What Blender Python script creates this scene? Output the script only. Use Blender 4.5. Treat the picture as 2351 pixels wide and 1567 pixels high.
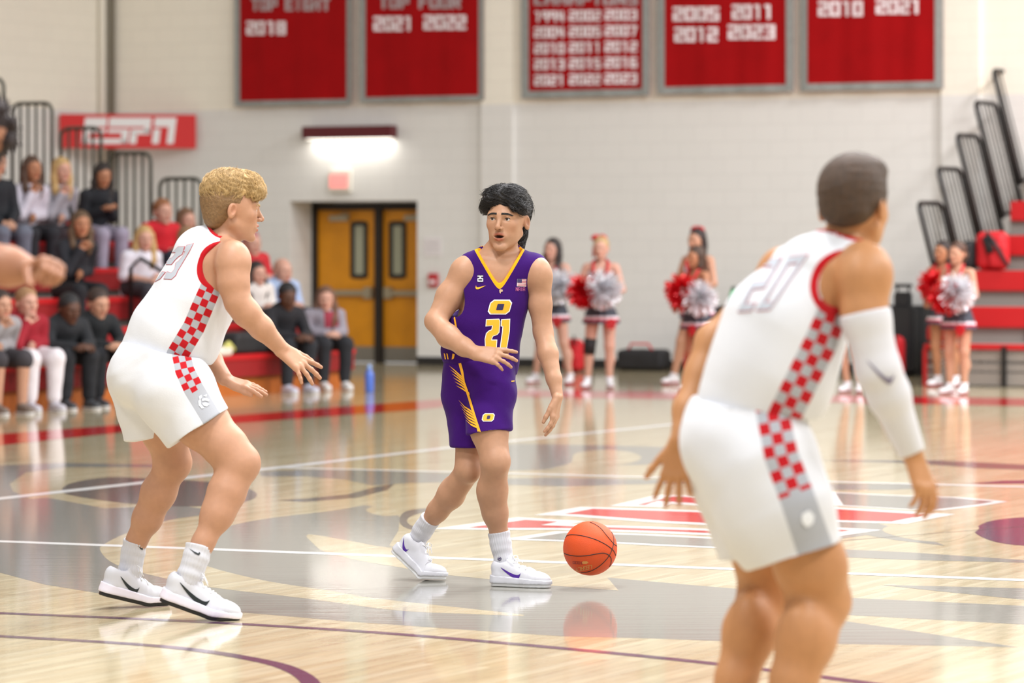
import bpy, bmesh, math, random
import numpy as np
from mathutils import Vector, Matrix
from mathutils.bvhtree import BVHTree
from mathutils.geometry import delaunay_2d_cdt

for _o in list(bpy.data.objects):
    bpy.data.objects.remove(_o, do_unlink=True)
SC = bpy.context.scene
COL = SC.collection

# ---------------------------------------------------------------- camera
F, CX, HY, HC = 8300.0, 1175.5, 562.0, 1.536      # focal length in px, principal column, horizon row, eye height
IMW, IMH = 2351.0, 1567.0
cam_d = bpy.data.cameras.new('camera')
cam = bpy.data.objects.new('camera', cam_d)
COL.objects.link(cam)
cam.location = (0, 0, HC)
cam.rotation_euler = (math.radians(90), 0, 0)
cam_d.sensor_width = 36.0
cam_d.lens = F / IMW * 36.0
cam_d.shift_y = -(IMH / 2 - HY) / IMW
cam_d.clip_end = 200
cam_d.dof.use_dof = True
cam_d.dof.focus_distance = 16.2
cam_d.dof.aperture_fstop = 2.8
SC.camera = cam

# ---------------------------------------------------------------- world, gym lamps, exposure
world = bpy.data.worlds.new('gym_air')
SC.world = world
world.use_nodes = True
_bg = world.node_tree.nodes['Background']
_bg.inputs['Color'].default_value = (0.98, 0.99, 1.0, 1)
_bg.inputs['Strength'].default_value = 0.5

YAW = math.radians(27.0)                           # the hall is turned 27 degrees to the lens
D1 = np.array([math.sin(YAW), math.cos(YAW), 0.0])   # along the court, away
D2 = np.array([math.cos(YAW), -math.sin(YAW), 0.0])  # across the court, to the right

def area_lamp(name, loc, size, power, col=(0.99, 0.985, 0.99)):
    l = bpy.data.lights.new(name, 'AREA')
    l.shape = 'SQUARE'; l.size = size; l.energy = power; l.color = col
    o = bpy.data.objects.new(name, l); COL.objects.link(o)
    o.location = loc
    return o

for _i in range(6):                                # high-bay lamps over the court, two rows
    for _j in (-1, 1):
        _p = D1 * (4 + 6.5 * _i) + D2 * (_j * 5.0 - 2.0)
        area_lamp('high_bay_lamp', (_p[0], _p[1], 9.5), 1.6, 480 + 110 * _i)

SC.view_settings.view_transform = 'Standard'
SC.view_settings.look = 'None'
SC.view_settings.gamma = 1.0
SC.view_settings.use_curve_mapping = False
SC.view_settings.exposure = 0.22
# ---------------------------------------------------------------- pixel helpers
def P(px, py, Y):
    return np.array([(px - CX) / F * Y, Y, HC - (py - HY) / F * Y])

def G(px, py, z=0.0):
    Y = F * (HC - z) / (py - HY)
    p = P(px, py, Y); p[2] = z
    return p

# ---------------------------------------------------------------- materials
def S(r, g, b):
    def c(v):
        v /= 255.0
        return v / 12.92 if v <= 0.04045 else ((v + 0.055) / 1.055) ** 2.4
    return (c(r), c(g), c(b), 1.0)

MATS = {}
def mat(name, rgb, rough=0.6, metal=0.0, coat=0.0, spec=0.5, noise=None, bump=None, sss=0.0, emit=None, attr=None, sheen=0.0):
    """rgb 0-255; noise=(scale, amount) colour variation; bump=(scale, strength, stretch)"""
    if name in MATS: return MATS[name]
    m = bpy.data.materials.new(name); m.use_nodes = True
    nt = m.node_tree; b = nt.nodes['Principled BSDF']
    col = S(*rgb)
    b.inputs['Base Color'].default_value = col
    b.inputs['Roughness'].default_value = rough
    b.inputs['Metallic'].default_value = metal
    b.inputs['Coat Weight'].default_value = coat
    b.inputs['Specular IOR Level'].default_value = spec
    if sheen: b.inputs['Sheen Weight'].default_value = sheen
    if sss:
        b.inputs['Subsurface Weight'].default_value = sss
        b.inputs['Subsurface Radius'].default_value = (0.012, 0.005, 0.003)
        b.inputs['Subsurface Scale'].default_value = 1.0
    if emit:
        b.inputs['Emission Color'].default_value = S(*emit[0]); b.inputs['Emission Strength'].default_value = emit[1]
    src = None
    if attr:
        a = nt.nodes.new('ShaderNodeAttribute'); a.attribute_name = attr; src = a.outputs['Color']
    tc = nt.nodes.new('ShaderNodeTexCoord')
    if noise:
        n = nt.nodes.new('ShaderNodeTexNoise'); n.inputs['Scale'].default_value = noise[0]; n.inputs['Detail'].default_value = 4
        nt.links.new(tc.outputs['Object'], n.inputs['Vector'])
        mp = nt.nodes.new('ShaderNodeMapRange')
        mp.inputs['From Min'].default_value = 0.3; mp.inputs['From Max'].default_value = 0.7
        mp.inputs['To Min'].default_value = 1 - noise[1]; mp.inputs['To Max'].default_value = 1 + noise[1] * 0.6
        nt.links.new(n.outputs['Fac'], mp.inputs['Value'])
        mx = nt.nodes.new('ShaderNodeMix'); mx.data_type = 'RGBA'; mx.blend_type = 'MULTIPLY'; mx.inputs[0].default_value = 1.0
        if src: nt.links.new(src, mx.inputs[6])
        else: mx.inputs[6].default_value = col
        nt.links.new(mp.outputs['Result'], mx.inputs[7]); src = mx.outputs[2]
    if src: nt.links.new(src, b.inputs['Base Color'])
    if bump:
        n = nt.nodes.new('ShaderNodeTexNoise'); n.inputs['Scale'].default_value = bump[0]; n.inputs['Detail'].default_value = 5
        vec = tc.outputs['Object']
        if len(bump) > 2:
            mpv = nt.nodes.new('ShaderNodeMapping'); mpv.inputs['Scale'].default_value = bump[2]
            nt.links.new(vec, mpv.inputs['Vector']); vec = mpv.outputs['Vector']
        nt.links.new(vec, n.inputs['Vector'])
        bp = nt.nodes.new('ShaderNodeBump'); bp.inputs['Strength'].default_value = bump[1]; bp.inputs['Distance'].default_value = 0.01
        nt.links.new(n.outputs['Fac'], bp.inputs['Height']); nt.links.new(bp.outputs['Normal'], b.inputs['Normal'])
    MATS[name] = m
    return m

# ---------------------------------------------------------------- objects
def mesh_obj(name, V, Fc, m, parent=None, smooth=True, base=None, attrs=None, mats=None, mat_idx=None):
    """V (n,3), Fc list or int array (quads/tris)"""
    V = np.asarray(V, dtype=np.float64).reshape(-1, 3)
    if base is None:
        q = parent
        while q is not None:
            if 'wbase' in q: base = np.array(q['wbase']); break
            q = q.parent
    if base is not None: V = V - base
    me = bpy.data.meshes.new(name)
    if isinstance(Fc, np.ndarray):
        n, k = Fc.shape
        me.vertices.add(len(V)); me.vertices.foreach_set('co', V.astype(np.float32).ravel())
        me.loops.add(n * k); me.loops.foreach_set('vertex_index', Fc.astype(np.int32).ravel())
        me.polygons.add(n); me.polygons.foreach_set('loop_start', np.arange(0, n * k, k, dtype=np.int32))
        me.update(calc_edges=True)
    else:
        me.from_pydata([tuple(v) for v in V], [], [tuple(f) for f in Fc])
        me.update()
    for mm in (mats or [m]): me.materials.append(mm)
    if mat_idx is not None: me.polygons.foreach_set('material_index', np.asarray(mat_idx, dtype=np.int32))
    if smooth: me.polygons.foreach_set('use_smooth', np.ones(len(me.polygons), dtype=bool))
    for k_, a in (attrs or {}).items():
        a = np.asarray(a, dtype=np.float32)
        if a.ndim == 1:
            at = me.attributes.new(k_, 'FLOAT', 'POINT'); at.data.foreach_set('value', a)
        elif a.shape[1] == 3:
            at = me.attributes.new(k_, 'FLOAT_COLOR', 'POINT')
            at.data.foreach_set('color', np.hstack([a, np.ones((len(a), 1), np.float32)]).ravel())
    o = bpy.data.objects.new(name, me); COL.objects.link(o)
    if parent is not None: o.parent = parent
    return o

def tag(o, label=None, cat=None, group=None, kind=None):
    if label: o['label'] = label
    if cat: o['category'] = cat
    if group: o['group'] = group
    if kind: o['kind'] = kind
    return o

def thing(name, label, cat, base, group=None):
    o = bpy.data.objects.new(name, None); COL.objects.link(o)
    o.empty_display_size = 0.1
    o.location = base; o['wbase'] = [float(v) for v in base]
    return tag(o, label, cat, group)

class MB:
    """collects boxes / tubes / polygons in one mesh"""
    def __init__(self): self.v = []; self.f = []; self.m = []; self.cur = 0
    def _add(self, vs, fs):
        n = len(self.v); self.v += [tuple(map(float, p)) for p in vs]
        for f in fs: self.f.append(tuple(n + i for i in f)); self.m.append(self.cur)
    def box(self, c, h, R=None, taper=1.0):
        c = np.array(c, float); R = np.eye(3) if R is None else np.array(R)
        vs = []
        for sz in (-1, 1):
            t = taper if sz > 0 else 1.0
            for sy, sx in ((-1, -1), (-1, 1), (1, 1), (1, -1)):
                vs.append(c + R @ np.array([sx * h[0] * t, sy * h[1] * t, sz * h[2]]))
        self._add(vs, [(3, 2, 1, 0), (4, 5, 6, 7), (0, 1, 5, 4), (1, 2, 6, 5), (2, 3, 7, 6), (3, 0, 4, 7)])
        return self
    def bbox(self, c, h, R=None, b=0.01):
        """box with bevelled edges"""
        bm = bmesh.new(); bmesh.ops.create_cube(bm, size=2.0)
        for v in bm.verts: v.co = Vector((v.co.x * h[0], v.co.y * h[1], v.co.z * h[2]))
        bmesh.ops.bevel(bm, geom=list(bm.edges), offset=b, segments=2, affect='EDGES')
        R = np.eye(3) if R is None else np.array(R); c = np.array(c, float)
        bm.verts.index_update()
        self._add([c + R @ np.array(v.co) for v in bm.verts], [[v.index for v in f.verts] for f in bm.faces])
        bm.free(); return self
    def tube(self, pts, r, n=8, caps=True):
        pts = [np.array(p, float) for p in pts]
        rs = r if hasattr(r, '__len__') else [r] * len(pts)
        rings = []; up = None
        for i, p in enumerate(pts):
            t = pts[min(i + 1, len(pts) - 1)] - pts[max(i - 1, 0)]; t /= (np.linalg.norm(t) + 1e-12)
            if up is None: up = np.array([0, 0, 1.0]) if abs(t[2]) < 0.9 else np.array([1.0, 0, 0])
            s = np.cross(t, up); s /= (np.linalg.norm(s) + 1e-12); up = np.cross(s, t)
            rings.append([p + rs[i] * (math.cos(a) * s + math.sin(a) * up) for a in np.linspace(0, 2 * math.pi, n, endpoint=False)])
        vs = [q for rg in rings for q in rg]; fs = []
        for i in range(len(pts) - 1):
            for k in range(n):
                k2 = (k + 1) % n
                fs.append((i * n + k, i * n + k2, (i + 1) * n + k2, (i + 1) * n + k))
        if caps: fs.append(tuple(range(n - 1, -1, -1))); fs.append(tuple(range((len(pts) - 1) * n, len(pts) * n)))
        self._add(vs, fs); return self
    def lathe(self, prof, c, n=24, R=None):
        c = np.array(c, float); R = np.eye(3) if R is None else np.array(R)
        vs = []; fs = []
        for (r, z) in prof:
            for a in np.linspace(0, 2 * math.pi, n, endpoint=False):
                vs.append(c + R @ np.array([r * math.cos(a), r * math.sin(a), z]))
        for i in range(len(prof) - 1):
            for k in range(n):
                k2 = (k + 1) % n
                fs.append((i * n + k, i * n + k2, (i + 1) * n + k2, (i + 1) * n + k))
        fs.append(tuple(range(n - 1, -1, -1))); fs.append(tuple(range((len(prof) - 1) * n, len(prof) * n)))
        self._add(vs, fs); return self
    def poly(self, pts): self._add(pts, [tuple(range(len(pts)))]); return self
    def build(self, name, m, parent=None, smooth=False, mats=None, base=None):
        return mesh_obj(name, self.v, self.f, m, parent, smooth, base=base, mats=mats, mat_idx=self.m if mats else None)

class Frame:
    """a vertical plane through ground point o; u to the right along it, w into it, z up"""
    def __init__(self, o, yaw=YAW):
        self.o = np.array([o[0], o[1], 0.0]); self.yaw = yaw
        self.u = np.array([math.cos(yaw), -math.sin(yaw), 0.0]); self.w = np.array([math.sin(yaw), math.cos(yaw), 0.0])
        self.R = np.array([self.u, self.w, [0, 0, 1.0]]).T
    def pix(self, px, py, w=0.0):
        d = np.array([(px - CX) / F, 1.0, -(py - HY) / F])
        Y = (self.o @ self.w + w) / (d @ self.w)
        p = d * Y; p[2] += HC; q = p - self.o
        return float(q @ self.u), float(p[2])
    def pt(self, u, w, z): return self.o + self.u * u + self.w * w + np.array([0, 0, z])

# ---------------------------------------------------------------- stroke font
GL = {
 '0': [[(0, 0), (0, 4), (2, 4), (2, 0), (0, 0)]], '1': [[(1.2, 0), (1.2, 4), (0.4, 4)]],
 '2': [[(0, 4), (2, 4), (2, 2), (0, 2), (0, 0), (2, 0)]], '3': [[(0, 4), (2, 4), (2, 0), (0, 0)], [(0.6, 2), (2, 2)]],
 '4': [[(0, 4), (0, 1.6), (2, 1.6)], [(1.6, 4), (1.6, 0)]], '5': [[(2, 4), (0, 4), (0, 2), (2, 2), (2, 0), (0, 0)]],
 '6': [[(2, 4), (0, 4), (0, 0), (2, 0), (2, 2), (0, 2)]], '7': [[(0, 4), (2, 4), (0.9, 0)]],
 '8': [[(0, 0), (0, 4), (2, 4), (2, 0), (0, 0)], [(0, 2), (2, 2)]], '9': [[(2, 0), (2, 4), (0, 4), (0, 2), (2, 2)]],
 'T': [[(0, 4), (2, 4)], [(1, 4), (1, 0)]], 'O': [[(0, 0), (0, 4), (2, 4), (2, 0), (0, 0)]],
 'P': [[(0, 0), (0, 4), (2, 4), (2, 1.8), (0, 1.8)]], 'E': [[(2, 4), (0, 4), (0, 0), (2, 0)], [(0, 2), (1.7, 2)]],
 'I': [[(1, 0), (1, 4)]], 'G': [[(2, 4), (0, 4), (0, 0), (2, 0), (2, 2), (1.1, 2)]],
 'H': [[(0, 0), (0, 4)], [(2, 0), (2, 4)], [(0, 2), (2, 2)]], 'F': [[(2, 4), (0, 4), (0, 0)], [(0, 2), (1.7, 2)]],
 'U': [[(0, 4), (0, 0), (2, 0), (2, 4)]], 'R': [[(0, 0), (0, 4), (2, 4), (2, 2), (0, 2)], [(0.9, 2), (2, 0)]],
 'C': [[(2, 4), (0, 4), (0, 0), (2, 0)]], 'A': [[(0, 0), (0, 4), (2, 4), (2, 0)], [(0, 1.8), (2, 1.8)]],
 'M': [[(0, 0), (0, 4), (1, 2), (2, 4), (2, 0)]], 'N': [[(0, 0), (0, 4), (2, 0), (2, 4)]],
 'S': [[(2, 4), (0, 4), (0, 2), (2, 2), (2, 0), (0, 0)]], 'X': [[(0, 0), (2, 4)], [(0, 4), (2, 0)]],
 'L': [[(0, 4), (0, 0), (2, 0)]], 'Y': [[(0, 4), (1, 2), (2, 4)], [(1, 2), (1, 0)]],
}
def strokes(text, hw=0.45, adv=3.3):
    """quads of a text in font units (height 4)"""
    out = []; x0 = 0.0
    for ch in text:
        if ch == ' ': x0 += adv * 0.7; continue
        for pl in GL[ch]:
            for a, b in zip(pl[:-1], pl[1:]):
                a = np.array([a[0] + x0, a[1]], float); b = np.array([b[0] + x0, b[1]], float)
                t = (b - a) / np.linalg.norm(b - a); n = np.array([-t[1], t[0]]) * hw
                a2, b2 = a - t * hw, b + t * hw
                out.append([a2 - n, b2 - n, b2 + n, a2 + n])
        x0 += adv
    return out, x0 - adv + 2.0

# ---------------------------------------------------------------- implicit surfaces
def _n(v): v = np.array(v, float); return v / np.linalg.norm(v)

def cone(a, b, ra, rb=None, flat=None):
    a = np.array(a, np.float64); b = np.array(b, np.float64); rb = ra if rb is None else rb
    v = b - a; vv = max(float(v @ v), 1e-10); fl = [(_n(n), s) for n, s in (flat or [])]
    def fn(x, y, z):
        X, Y_, Z = x - a[0], y - a[1], z - a[2]
        t = np.clip((X * v[0] + Y_ * v[1] + Z * v[2]) / vv, 0, 1)
        X = X - t * v[0]; Y_ = Y_ - t * v[1]; Z = Z - t * v[2]
        for n, s in fl:
            c = (X * n[0] + Y_ * n[1] + Z * n[2]) * (s - 1)
            X = X + c * n[0]; Y_ = Y_ + c * n[1]; Z = Z + c * n[2]
        return np.sqrt(X * X + Y_ * Y_ + Z * Z) - (ra + t * (rb - ra))
    m = max(ra, rb) / min([1.0] + [s for _, s in fl])
    return fn, np.minimum(a, b) - m, np.maximum(a, b) + m

def ell(c, r, R=None):
    c = np.array(c, np.float64); r = np.array(r, np.float64); R = np.eye(3) if R is None else np.array(R)
    ir = 1 / r; ir2 = ir * ir
    def fn(x, y, z):
        X, Y_, Z = x - c[0], y - c[1], z - c[2]
        k0 = 0; k1 = 0
        for i in range(3):
            q = X * R[0, i] + Y_ * R[1, i] + Z * R[2, i]
            k0 = k0 + (q * ir[i]) ** 2; k1 = k1 + (q * ir2[i]) ** 2
        k0 = np.sqrt(k0); k1 = np.sqrt(k1) + 1e-9
        return k0 * (k0 - 1) / k1
    m = float(max(r))
    return fn, c - m, c + m

def rbox(c, h, R=None, rnd=0.01):
    c = np.array(c, np.float64); h = np.array(h, np.float64) - rnd; R = np.eye(3) if R is None else np.array(R)
    def fn(x, y, z):
        X, Y_, Z = x - c[0], y - c[1], z - c[2]; s = 0; ins = -1e9
        for i in range(3):
            q = np.abs(X * R[0, i] + Y_ * R[1, i] + Z * R[2, i]) - h[i]
            s = s + np.maximum(q, 0) ** 2; ins = np.maximum(ins, q)
        return np.sqrt(s) + np.minimum(ins, 0) - rnd
    m = float(np.linalg.norm(h) + rnd)
    return fn, c - m, c + m

def half(n, p):
    n = _n(n); p = np.array(p, float); k = float(n @ p)
    return (lambda x, y, z: x * n[0] + y * n[1] + z * n[2] - k), None, None

def smin(a, b, k):
    h = np.clip(0.5 + 0.5 * (b - a) / k, 0, 1)
    return b + (a - b) * h - k * h * (1 - h)

class Field:
    def __init__(self): self.ops = []
    def add(self, pr, k=0.02): self.ops.append(('u', pr, k)); return self
    def sub(self, pr, k=0.008): self.ops.append(('s', pr, k)); return self
    def cut(self, pr, k=0.004): self.ops.append(('i', pr, k)); return self
    def limb(self, pts, rad, k=0.02, flat=None):
        for i in range(len(pts) - 1): self.add(cone(pts[i], pts[i + 1], rad[i], rad[i + 1], flat), k)
        return self
    def copy(self): f = Field(); f.ops = list(self.ops); return f
    def bounds(self):
        lo = np.full(3, 1e9); hi = np.full(3, -1e9)
        for t, p, k in self.ops:
            if t == 'u': lo = np.minimum(lo, p[1]); hi = np.maximum(hi, p[2])
        return lo, hi
    def grid(self, lo, hi, h):
        n = np.maximum(np.ceil((np.array(hi) - lo) / h).astype(int) + 1, 3)
        ax = [(lo[i] + h * np.arange(n[i])) for i in range(3)]
        D = np.full(n, 0.5, np.float32)
        for t, p, k in self.ops:
            if p[1] is None: sl = [slice(0, n[i]) for i in range(3)]
            else:
                m = k + 3 * h; sl = []
                for i in range(3):
                    a = int(np.floor((p[1][i] - m - lo[i]) / h)); b = int(np.ceil((p[2][i] + m - lo[i]) / h)) + 1
                    sl.append(slice(max(a, 0), min(max(b, 0), n[i])))
                if any(s.stop <= s.start for s in sl): continue
            sl = tuple(sl)
            x = ax[0][sl[0]][:, None, None].astype(np.float32); y = ax[1][sl[1]][None, :, None].astype(np.float32); z = ax[2][sl[2]][None, None, :].astype(np.float32)
            d = p[0](x, y, z).astype(np.float32); A = D[sl]
            if t == 'u': D[sl] = smin(A, d, k)
            elif t == 's': D[sl] = -smin(-A, d, k)
            else: D[sl] = -smin(-A, -d, k)
        return D
    def at(self, V):
        x, y, z = V[:, 0], V[:, 1], V[:, 2]; D = np.full(len(V), 0.5)
        for t, p, k in self.ops:
            d = p[0](x, y, z)
            D = smin(D, d, k) if t == 'u' else (-smin(-D, d, k) if t == 's' else -smin(-D, -d, k))
        return D

def nets(D, lo, h):
    ins = D < 0
    c = np.zeros(tuple(s - 1 for s in D.shape), np.int8)
    offs = [(i, j, k) for i in (0, 1) for j in (0, 1) for k in (0, 1)]
    nx, ny, nz = c.shape
    for i, j, k in offs: c += ins[i:i + nx, j:j + ny, k:k + nz]
    I, J, K = np.nonzero((c > 0) & (c < 8))
    idx = np.full(c.shape, -1, np.int32); idx[I, J, K] = np.arange(len(I))
    acc = np.zeros((len(I), 3)); cnt = np.zeros(len(I))
    for a in offs:
        for ax in range(3):
            if a[ax]: continue
            b = list(a); b[ax] = 1
            da = D[I + a[0], J + a[1], K + a[2]]; db = D[I + b[0], J + b[1], K + b[2]]
            m = (da < 0) != (db < 0)
            t = np.where(m, da / np.where(m, da - db, 1), 0)
            p = np.array(a, float)[None, :].repeat(len(I), 0); p[:, ax] += t
            acc += p * m[:, None]; cnt += m
    V = (acc / cnt[:, None] + np.stack([I, J, K], 1)) * h + lo
    Q = []
    for ax in range(3):
        a = [slice(None)] * 3; b = [slice(None)] * 3; a[ax] = slice(0, -1); b[ax] = slice(1, None)
        u, v = [i for i in range(3) if i != ax]
        for q in (u, v): a[q] = slice(1, -1); b[q] = slice(1, -1)
        A = ins[tuple(a)]; B = ins[tuple(b)]
        e = np.nonzero(A != B)
        if len(e[0]) == 0: continue
        flip = A[e]
        base = [e[0].copy(), e[1].copy(), e[2].copy()]
        for q in (u, v): base[q] = base[q] + 1
        def cell(du, dv):
            t = [base[0], base[1], base[2]]; t[u] = t[u] - du; t[v] = t[v] - dv
            return idx[t[0], t[1], t[2]]
        q = np.stack([cell(1, 1), cell(0, 1), cell(0, 0), cell(1, 0)], 1)
        if ax == 1: flip = ~flip
        q = np.where(flip[:, None], q, q[:, ::-1])
        Q.append(q)
    return V, (np.concatenate(Q) if Q else np.zeros((0, 4), np.int32))

def surf(f, h, lo=None, hi=None, fine=()):
    """mesh of a field; fine = [(lo, hi, h)] boxes meshed again at a smaller cell"""
    if lo is None: lo, hi = f.bounds()
    lo = np.array(lo) - 3 * h; hi = np.array(hi) + 3 * h
    V, Q = nets(f.grid(lo, hi, h), lo, h)
    Vs, Qs = [V], []
    if len(fine):
        c = V[Q].mean(1); keep = np.ones(len(Q), bool)
        for a, b, hh in fine: keep &= ~np.all((c > np.array(a) + 1.2 * h) & (c < np.array(b) - 1.2 * h), 1)
        Q = Q[keep]
    Qs.append(Q); n = len(V)
    for a, b, hh in fine:
        V2, Q2 = nets(f.grid(np.array(a), np.array(b), hh), np.array(a), hh)
        Vs.append(V2); Qs.append(Q2 + n); n += len(V2)
    V = np.concatenate(Vs); Q = np.concatenate(Qs)
    used = np.unique(Q); rm = np.full(len(V), -1); rm[used] = np.arange(len(used))
    return V[used], rm[Q].astype(np.int32)

# ---------------------------------------------------------------- decals that lie on a mesh
def bvh_of(V, Q): return BVHTree.FromPolygons([tuple(v) for v in V], [tuple(q) for q in Q])

CAM0 = Vector((0, 0, HC))
def px_ray(px, py): return Vector(((px - CX) / F, 1.0, -(py - HY) / F)).normalized()

def decal_px(name, bvh, polys, m, parent, off=0.002, step=3.0):
    """polygons in photograph pixels laid on the surface that the pixel meets"""
    mb_v = []; mb_f = []
    for poly in polys:
        pts = []
        n = len(poly)
        for i in range(n):
            a = np.array(poly[i], float); b = np.array(poly[(i + 1) % n], float)
            k = max(1, int(np.linalg.norm(b - a) / step))
            for t in range(k): pts.append(a + (b - a) * t / k)
        nb = len(pts); arr = np.array(pts)
        lo = arr.min(0); hi = arr.max(0)
        inner = []
        for x in np.arange(lo[0] + step / 2, hi[0], step):
            for y in np.arange(lo[1] + step / 2, hi[1], step): inner.append((x, y))
        allp = [Vector((float(p[0]), float(p[1]))) for p in pts] + [Vector((float(p[0]), float(p[1]))) for p in inner if _inside(p, arr)]
        r = delaunay_2d_cdt(allp, [(i, (i + 1) % nb) for i in range(nb)], [list(range(nb))], 1, 1e-4)
        n0 = len(mb_v); ok = []
        for v in r[0]:
            hit = bvh.ray_cast(CAM0, px_ray(v.x, v.y))
            if hit[0] is None: mb_v.append((0, 0, 0)); ok.append(False)
            else:
                nn = hit[1]
                if nn.dot(px_ray(v.x, v.y)) > 0: nn = -nn
                mb_v.append(tuple(hit[0] + nn * off)); ok.append(True)
        for fc in r[2]:
            if all(ok[i] for i in fc):
                q = [mb_v[n0 + i] for i in fc]
                if max((Vector(q[0]) - Vector(q[i])).length for i in range(1, len(q))) < 0.12: mb_f.append([n0 + i for i in fc])
    if not mb_f: print('decal missed', name); return None
    V = np.array(mb_v); used = sorted({i for f in mb_f for i in f}); rm = {j: i for i, j in enumerate(used)}
    return mesh_obj(name, V[used], [[rm[i] for i in f] for f in mb_f], m, parent, smooth=True)

def _inside(p, arr):
    x, y = p; c = False; n = len(arr); j = n - 1
    xi, yi = arr[:, 0], arr[:, 1]; xj, yj = np.roll(xi, 1), np.roll(yi, 1)
    m = ((yi > y) != (yj > y))
    with np.errstate(divide='ignore', invalid='ignore'):
        xx = (xj - xi) * (y - yi) / (yj - yi) + xi
    return bool(np.count_nonzero(m & (x < xx)) % 2)

def text_px(text, corners, hw=0.45, adv=3.3):
    """stroke text mapped on a pixel quad: corners = top-left, top-right, bottom-right, bottom-left"""
    qs, w = strokes(text, hw, adv); tl, tr, br, bl = [np.array(c, float) for c in corners]
    out = []
    for q in qs:
        o = []
        for p in q:
            s = p[0] / w; t = 1 - p[1] / 4.0
            o.append(tuple((tl * (1 - s) + tr * s) * (1 - t) + (bl * (1 - s) + br * s) * t))
        out.append(o)
    return out

def smooth_poly(pts, n=6, closed=True):
    """Catmull-Rom through points"""
    pts = [np.array(p, float) for p in pts]; N = len(pts); out = []
    rng = range(N) if closed else range(N - 1)
    for i in rng:
        g = (lambda k: pts[k % N]) if closed else (lambda k: pts[min(max(k, 0), N - 1)])
        p0, p1, p2, p3 = g(i - 1), g(i), g(i + 1), g(i + 2)
        for t in np.arange(n) / n:
            out.append(0.5 * ((2 * p1) + (-p0 + p2) * t + (2 * p0 - 5 * p1 + 4 * p2 - p3) * t * t + (-p0 + 3 * p1 - 3 * p2 + p3) * t ** 3))
    if not closed: out.append(pts[-1])
    return out
# ================================================================ the hall
WF = Frame(G(970, 838))                      # far wall with the banners
PAINT_Z = 3.31

def wall_mat(name, low, high, zc):
    m = bpy.data.materials.new(name); m.use_nodes = True; nt = m.node_tree; b = nt.nodes['Principled BSDF']
    b.inputs['Roughness'].default_value = 0.55
    tc = nt.nodes.new('ShaderNodeTexCoord'); sp = nt.nodes.new('ShaderNodeSeparateXYZ')
    nt.links.new(tc.outputs['Object'], sp.inputs[0])
    gt = nt.nodes.new('ShaderNodeMath'); gt.operation = 'GREATER_THAN'; gt.inputs[1].default_value = zc
    nt.links.new(sp.outputs['Z'], gt.inputs[0])
    mx = nt.nodes.new('ShaderNodeMix'); mx.data_type = 'RGBA'; mx.inputs[6].default_value = S(*low); mx.inputs[7].default_value = S(*high)
    nt.links.new(gt.outputs[0], mx.inputs[0])
    # painted concrete blocks: shallow joints
    cb = nt.nodes.new('ShaderNodeCombineXYZ'); nt.links.new(sp.outputs['X'], cb.inputs[0]); nt.links.new(sp.outputs['Z'], cb.inputs[1])
    br = nt.nodes.new('ShaderNodeTexBrick'); br.inputs['Scale'].default_value = 1.0
    br.inputs['Brick Width'].default_value = 0.4; br.inputs['Row Height'].default_value = 0.2; br.inputs['Mortar Size'].default_value = 0.006
    br.inputs['Color1'].default_value = (1, 1, 1, 1); br.inputs['Color2'].default_value = (0.97, 0.97, 0.97, 1); br.inputs['Mortar'].default_value = (0.86, 0.86, 0.86, 1)
    nt.links.new(cb.outputs[0], br.inputs['Vector'])
    mu = nt.nodes.new('ShaderNodeMix'); mu.data_type = 'RGBA'; mu.blend_type = 'MULTIPLY'; mu.inputs[0].default_value = 0.6
    nt.links.new(mx.outputs[2], mu.inputs[6]); nt.links.new(br.outputs['Color'], mu.inputs[7]); nt.links.new(mu.outputs[2], b.inputs['Base Color'])
    bp = nt.nodes.new('ShaderNodeBump'); bp.inputs['Strength'].default_value = 0.3; bp.inputs['Distance'].default_value = 0.01
    nt.links.new(br.outputs['Fac'], bp.inputs['Height']); bp.invert = True; nt.links.new(bp.outputs['Normal'], b.inputs['Normal'])
    return m

M_wall = wall_mat('painted_block_wall', (229, 227, 223), (245, 239, 225), PAINT_Z)

def frame_obj(o, fr):
    """o was built in (u, w, z) coordinates of frame fr"""
    o.matrix_world = Matrix.Translation(Vector(fr.o)) @ Matrix([[fr.R[i][j] for j in range(3)] for i in range(3)]).to_4x4()
    return o

def fbuild(mb, fr, name, m, parent=None, mats=None, smooth=False):
    """build a part given in frame coordinates; verts are taken to world space"""
    v = [fr.o + fr.R @ np.array(p) for p in mb.v]
    return mesh_obj(name, v, mb.f, m, parent, smooth, mats=mats, mat_idx=mb.m if mats else None)

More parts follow.
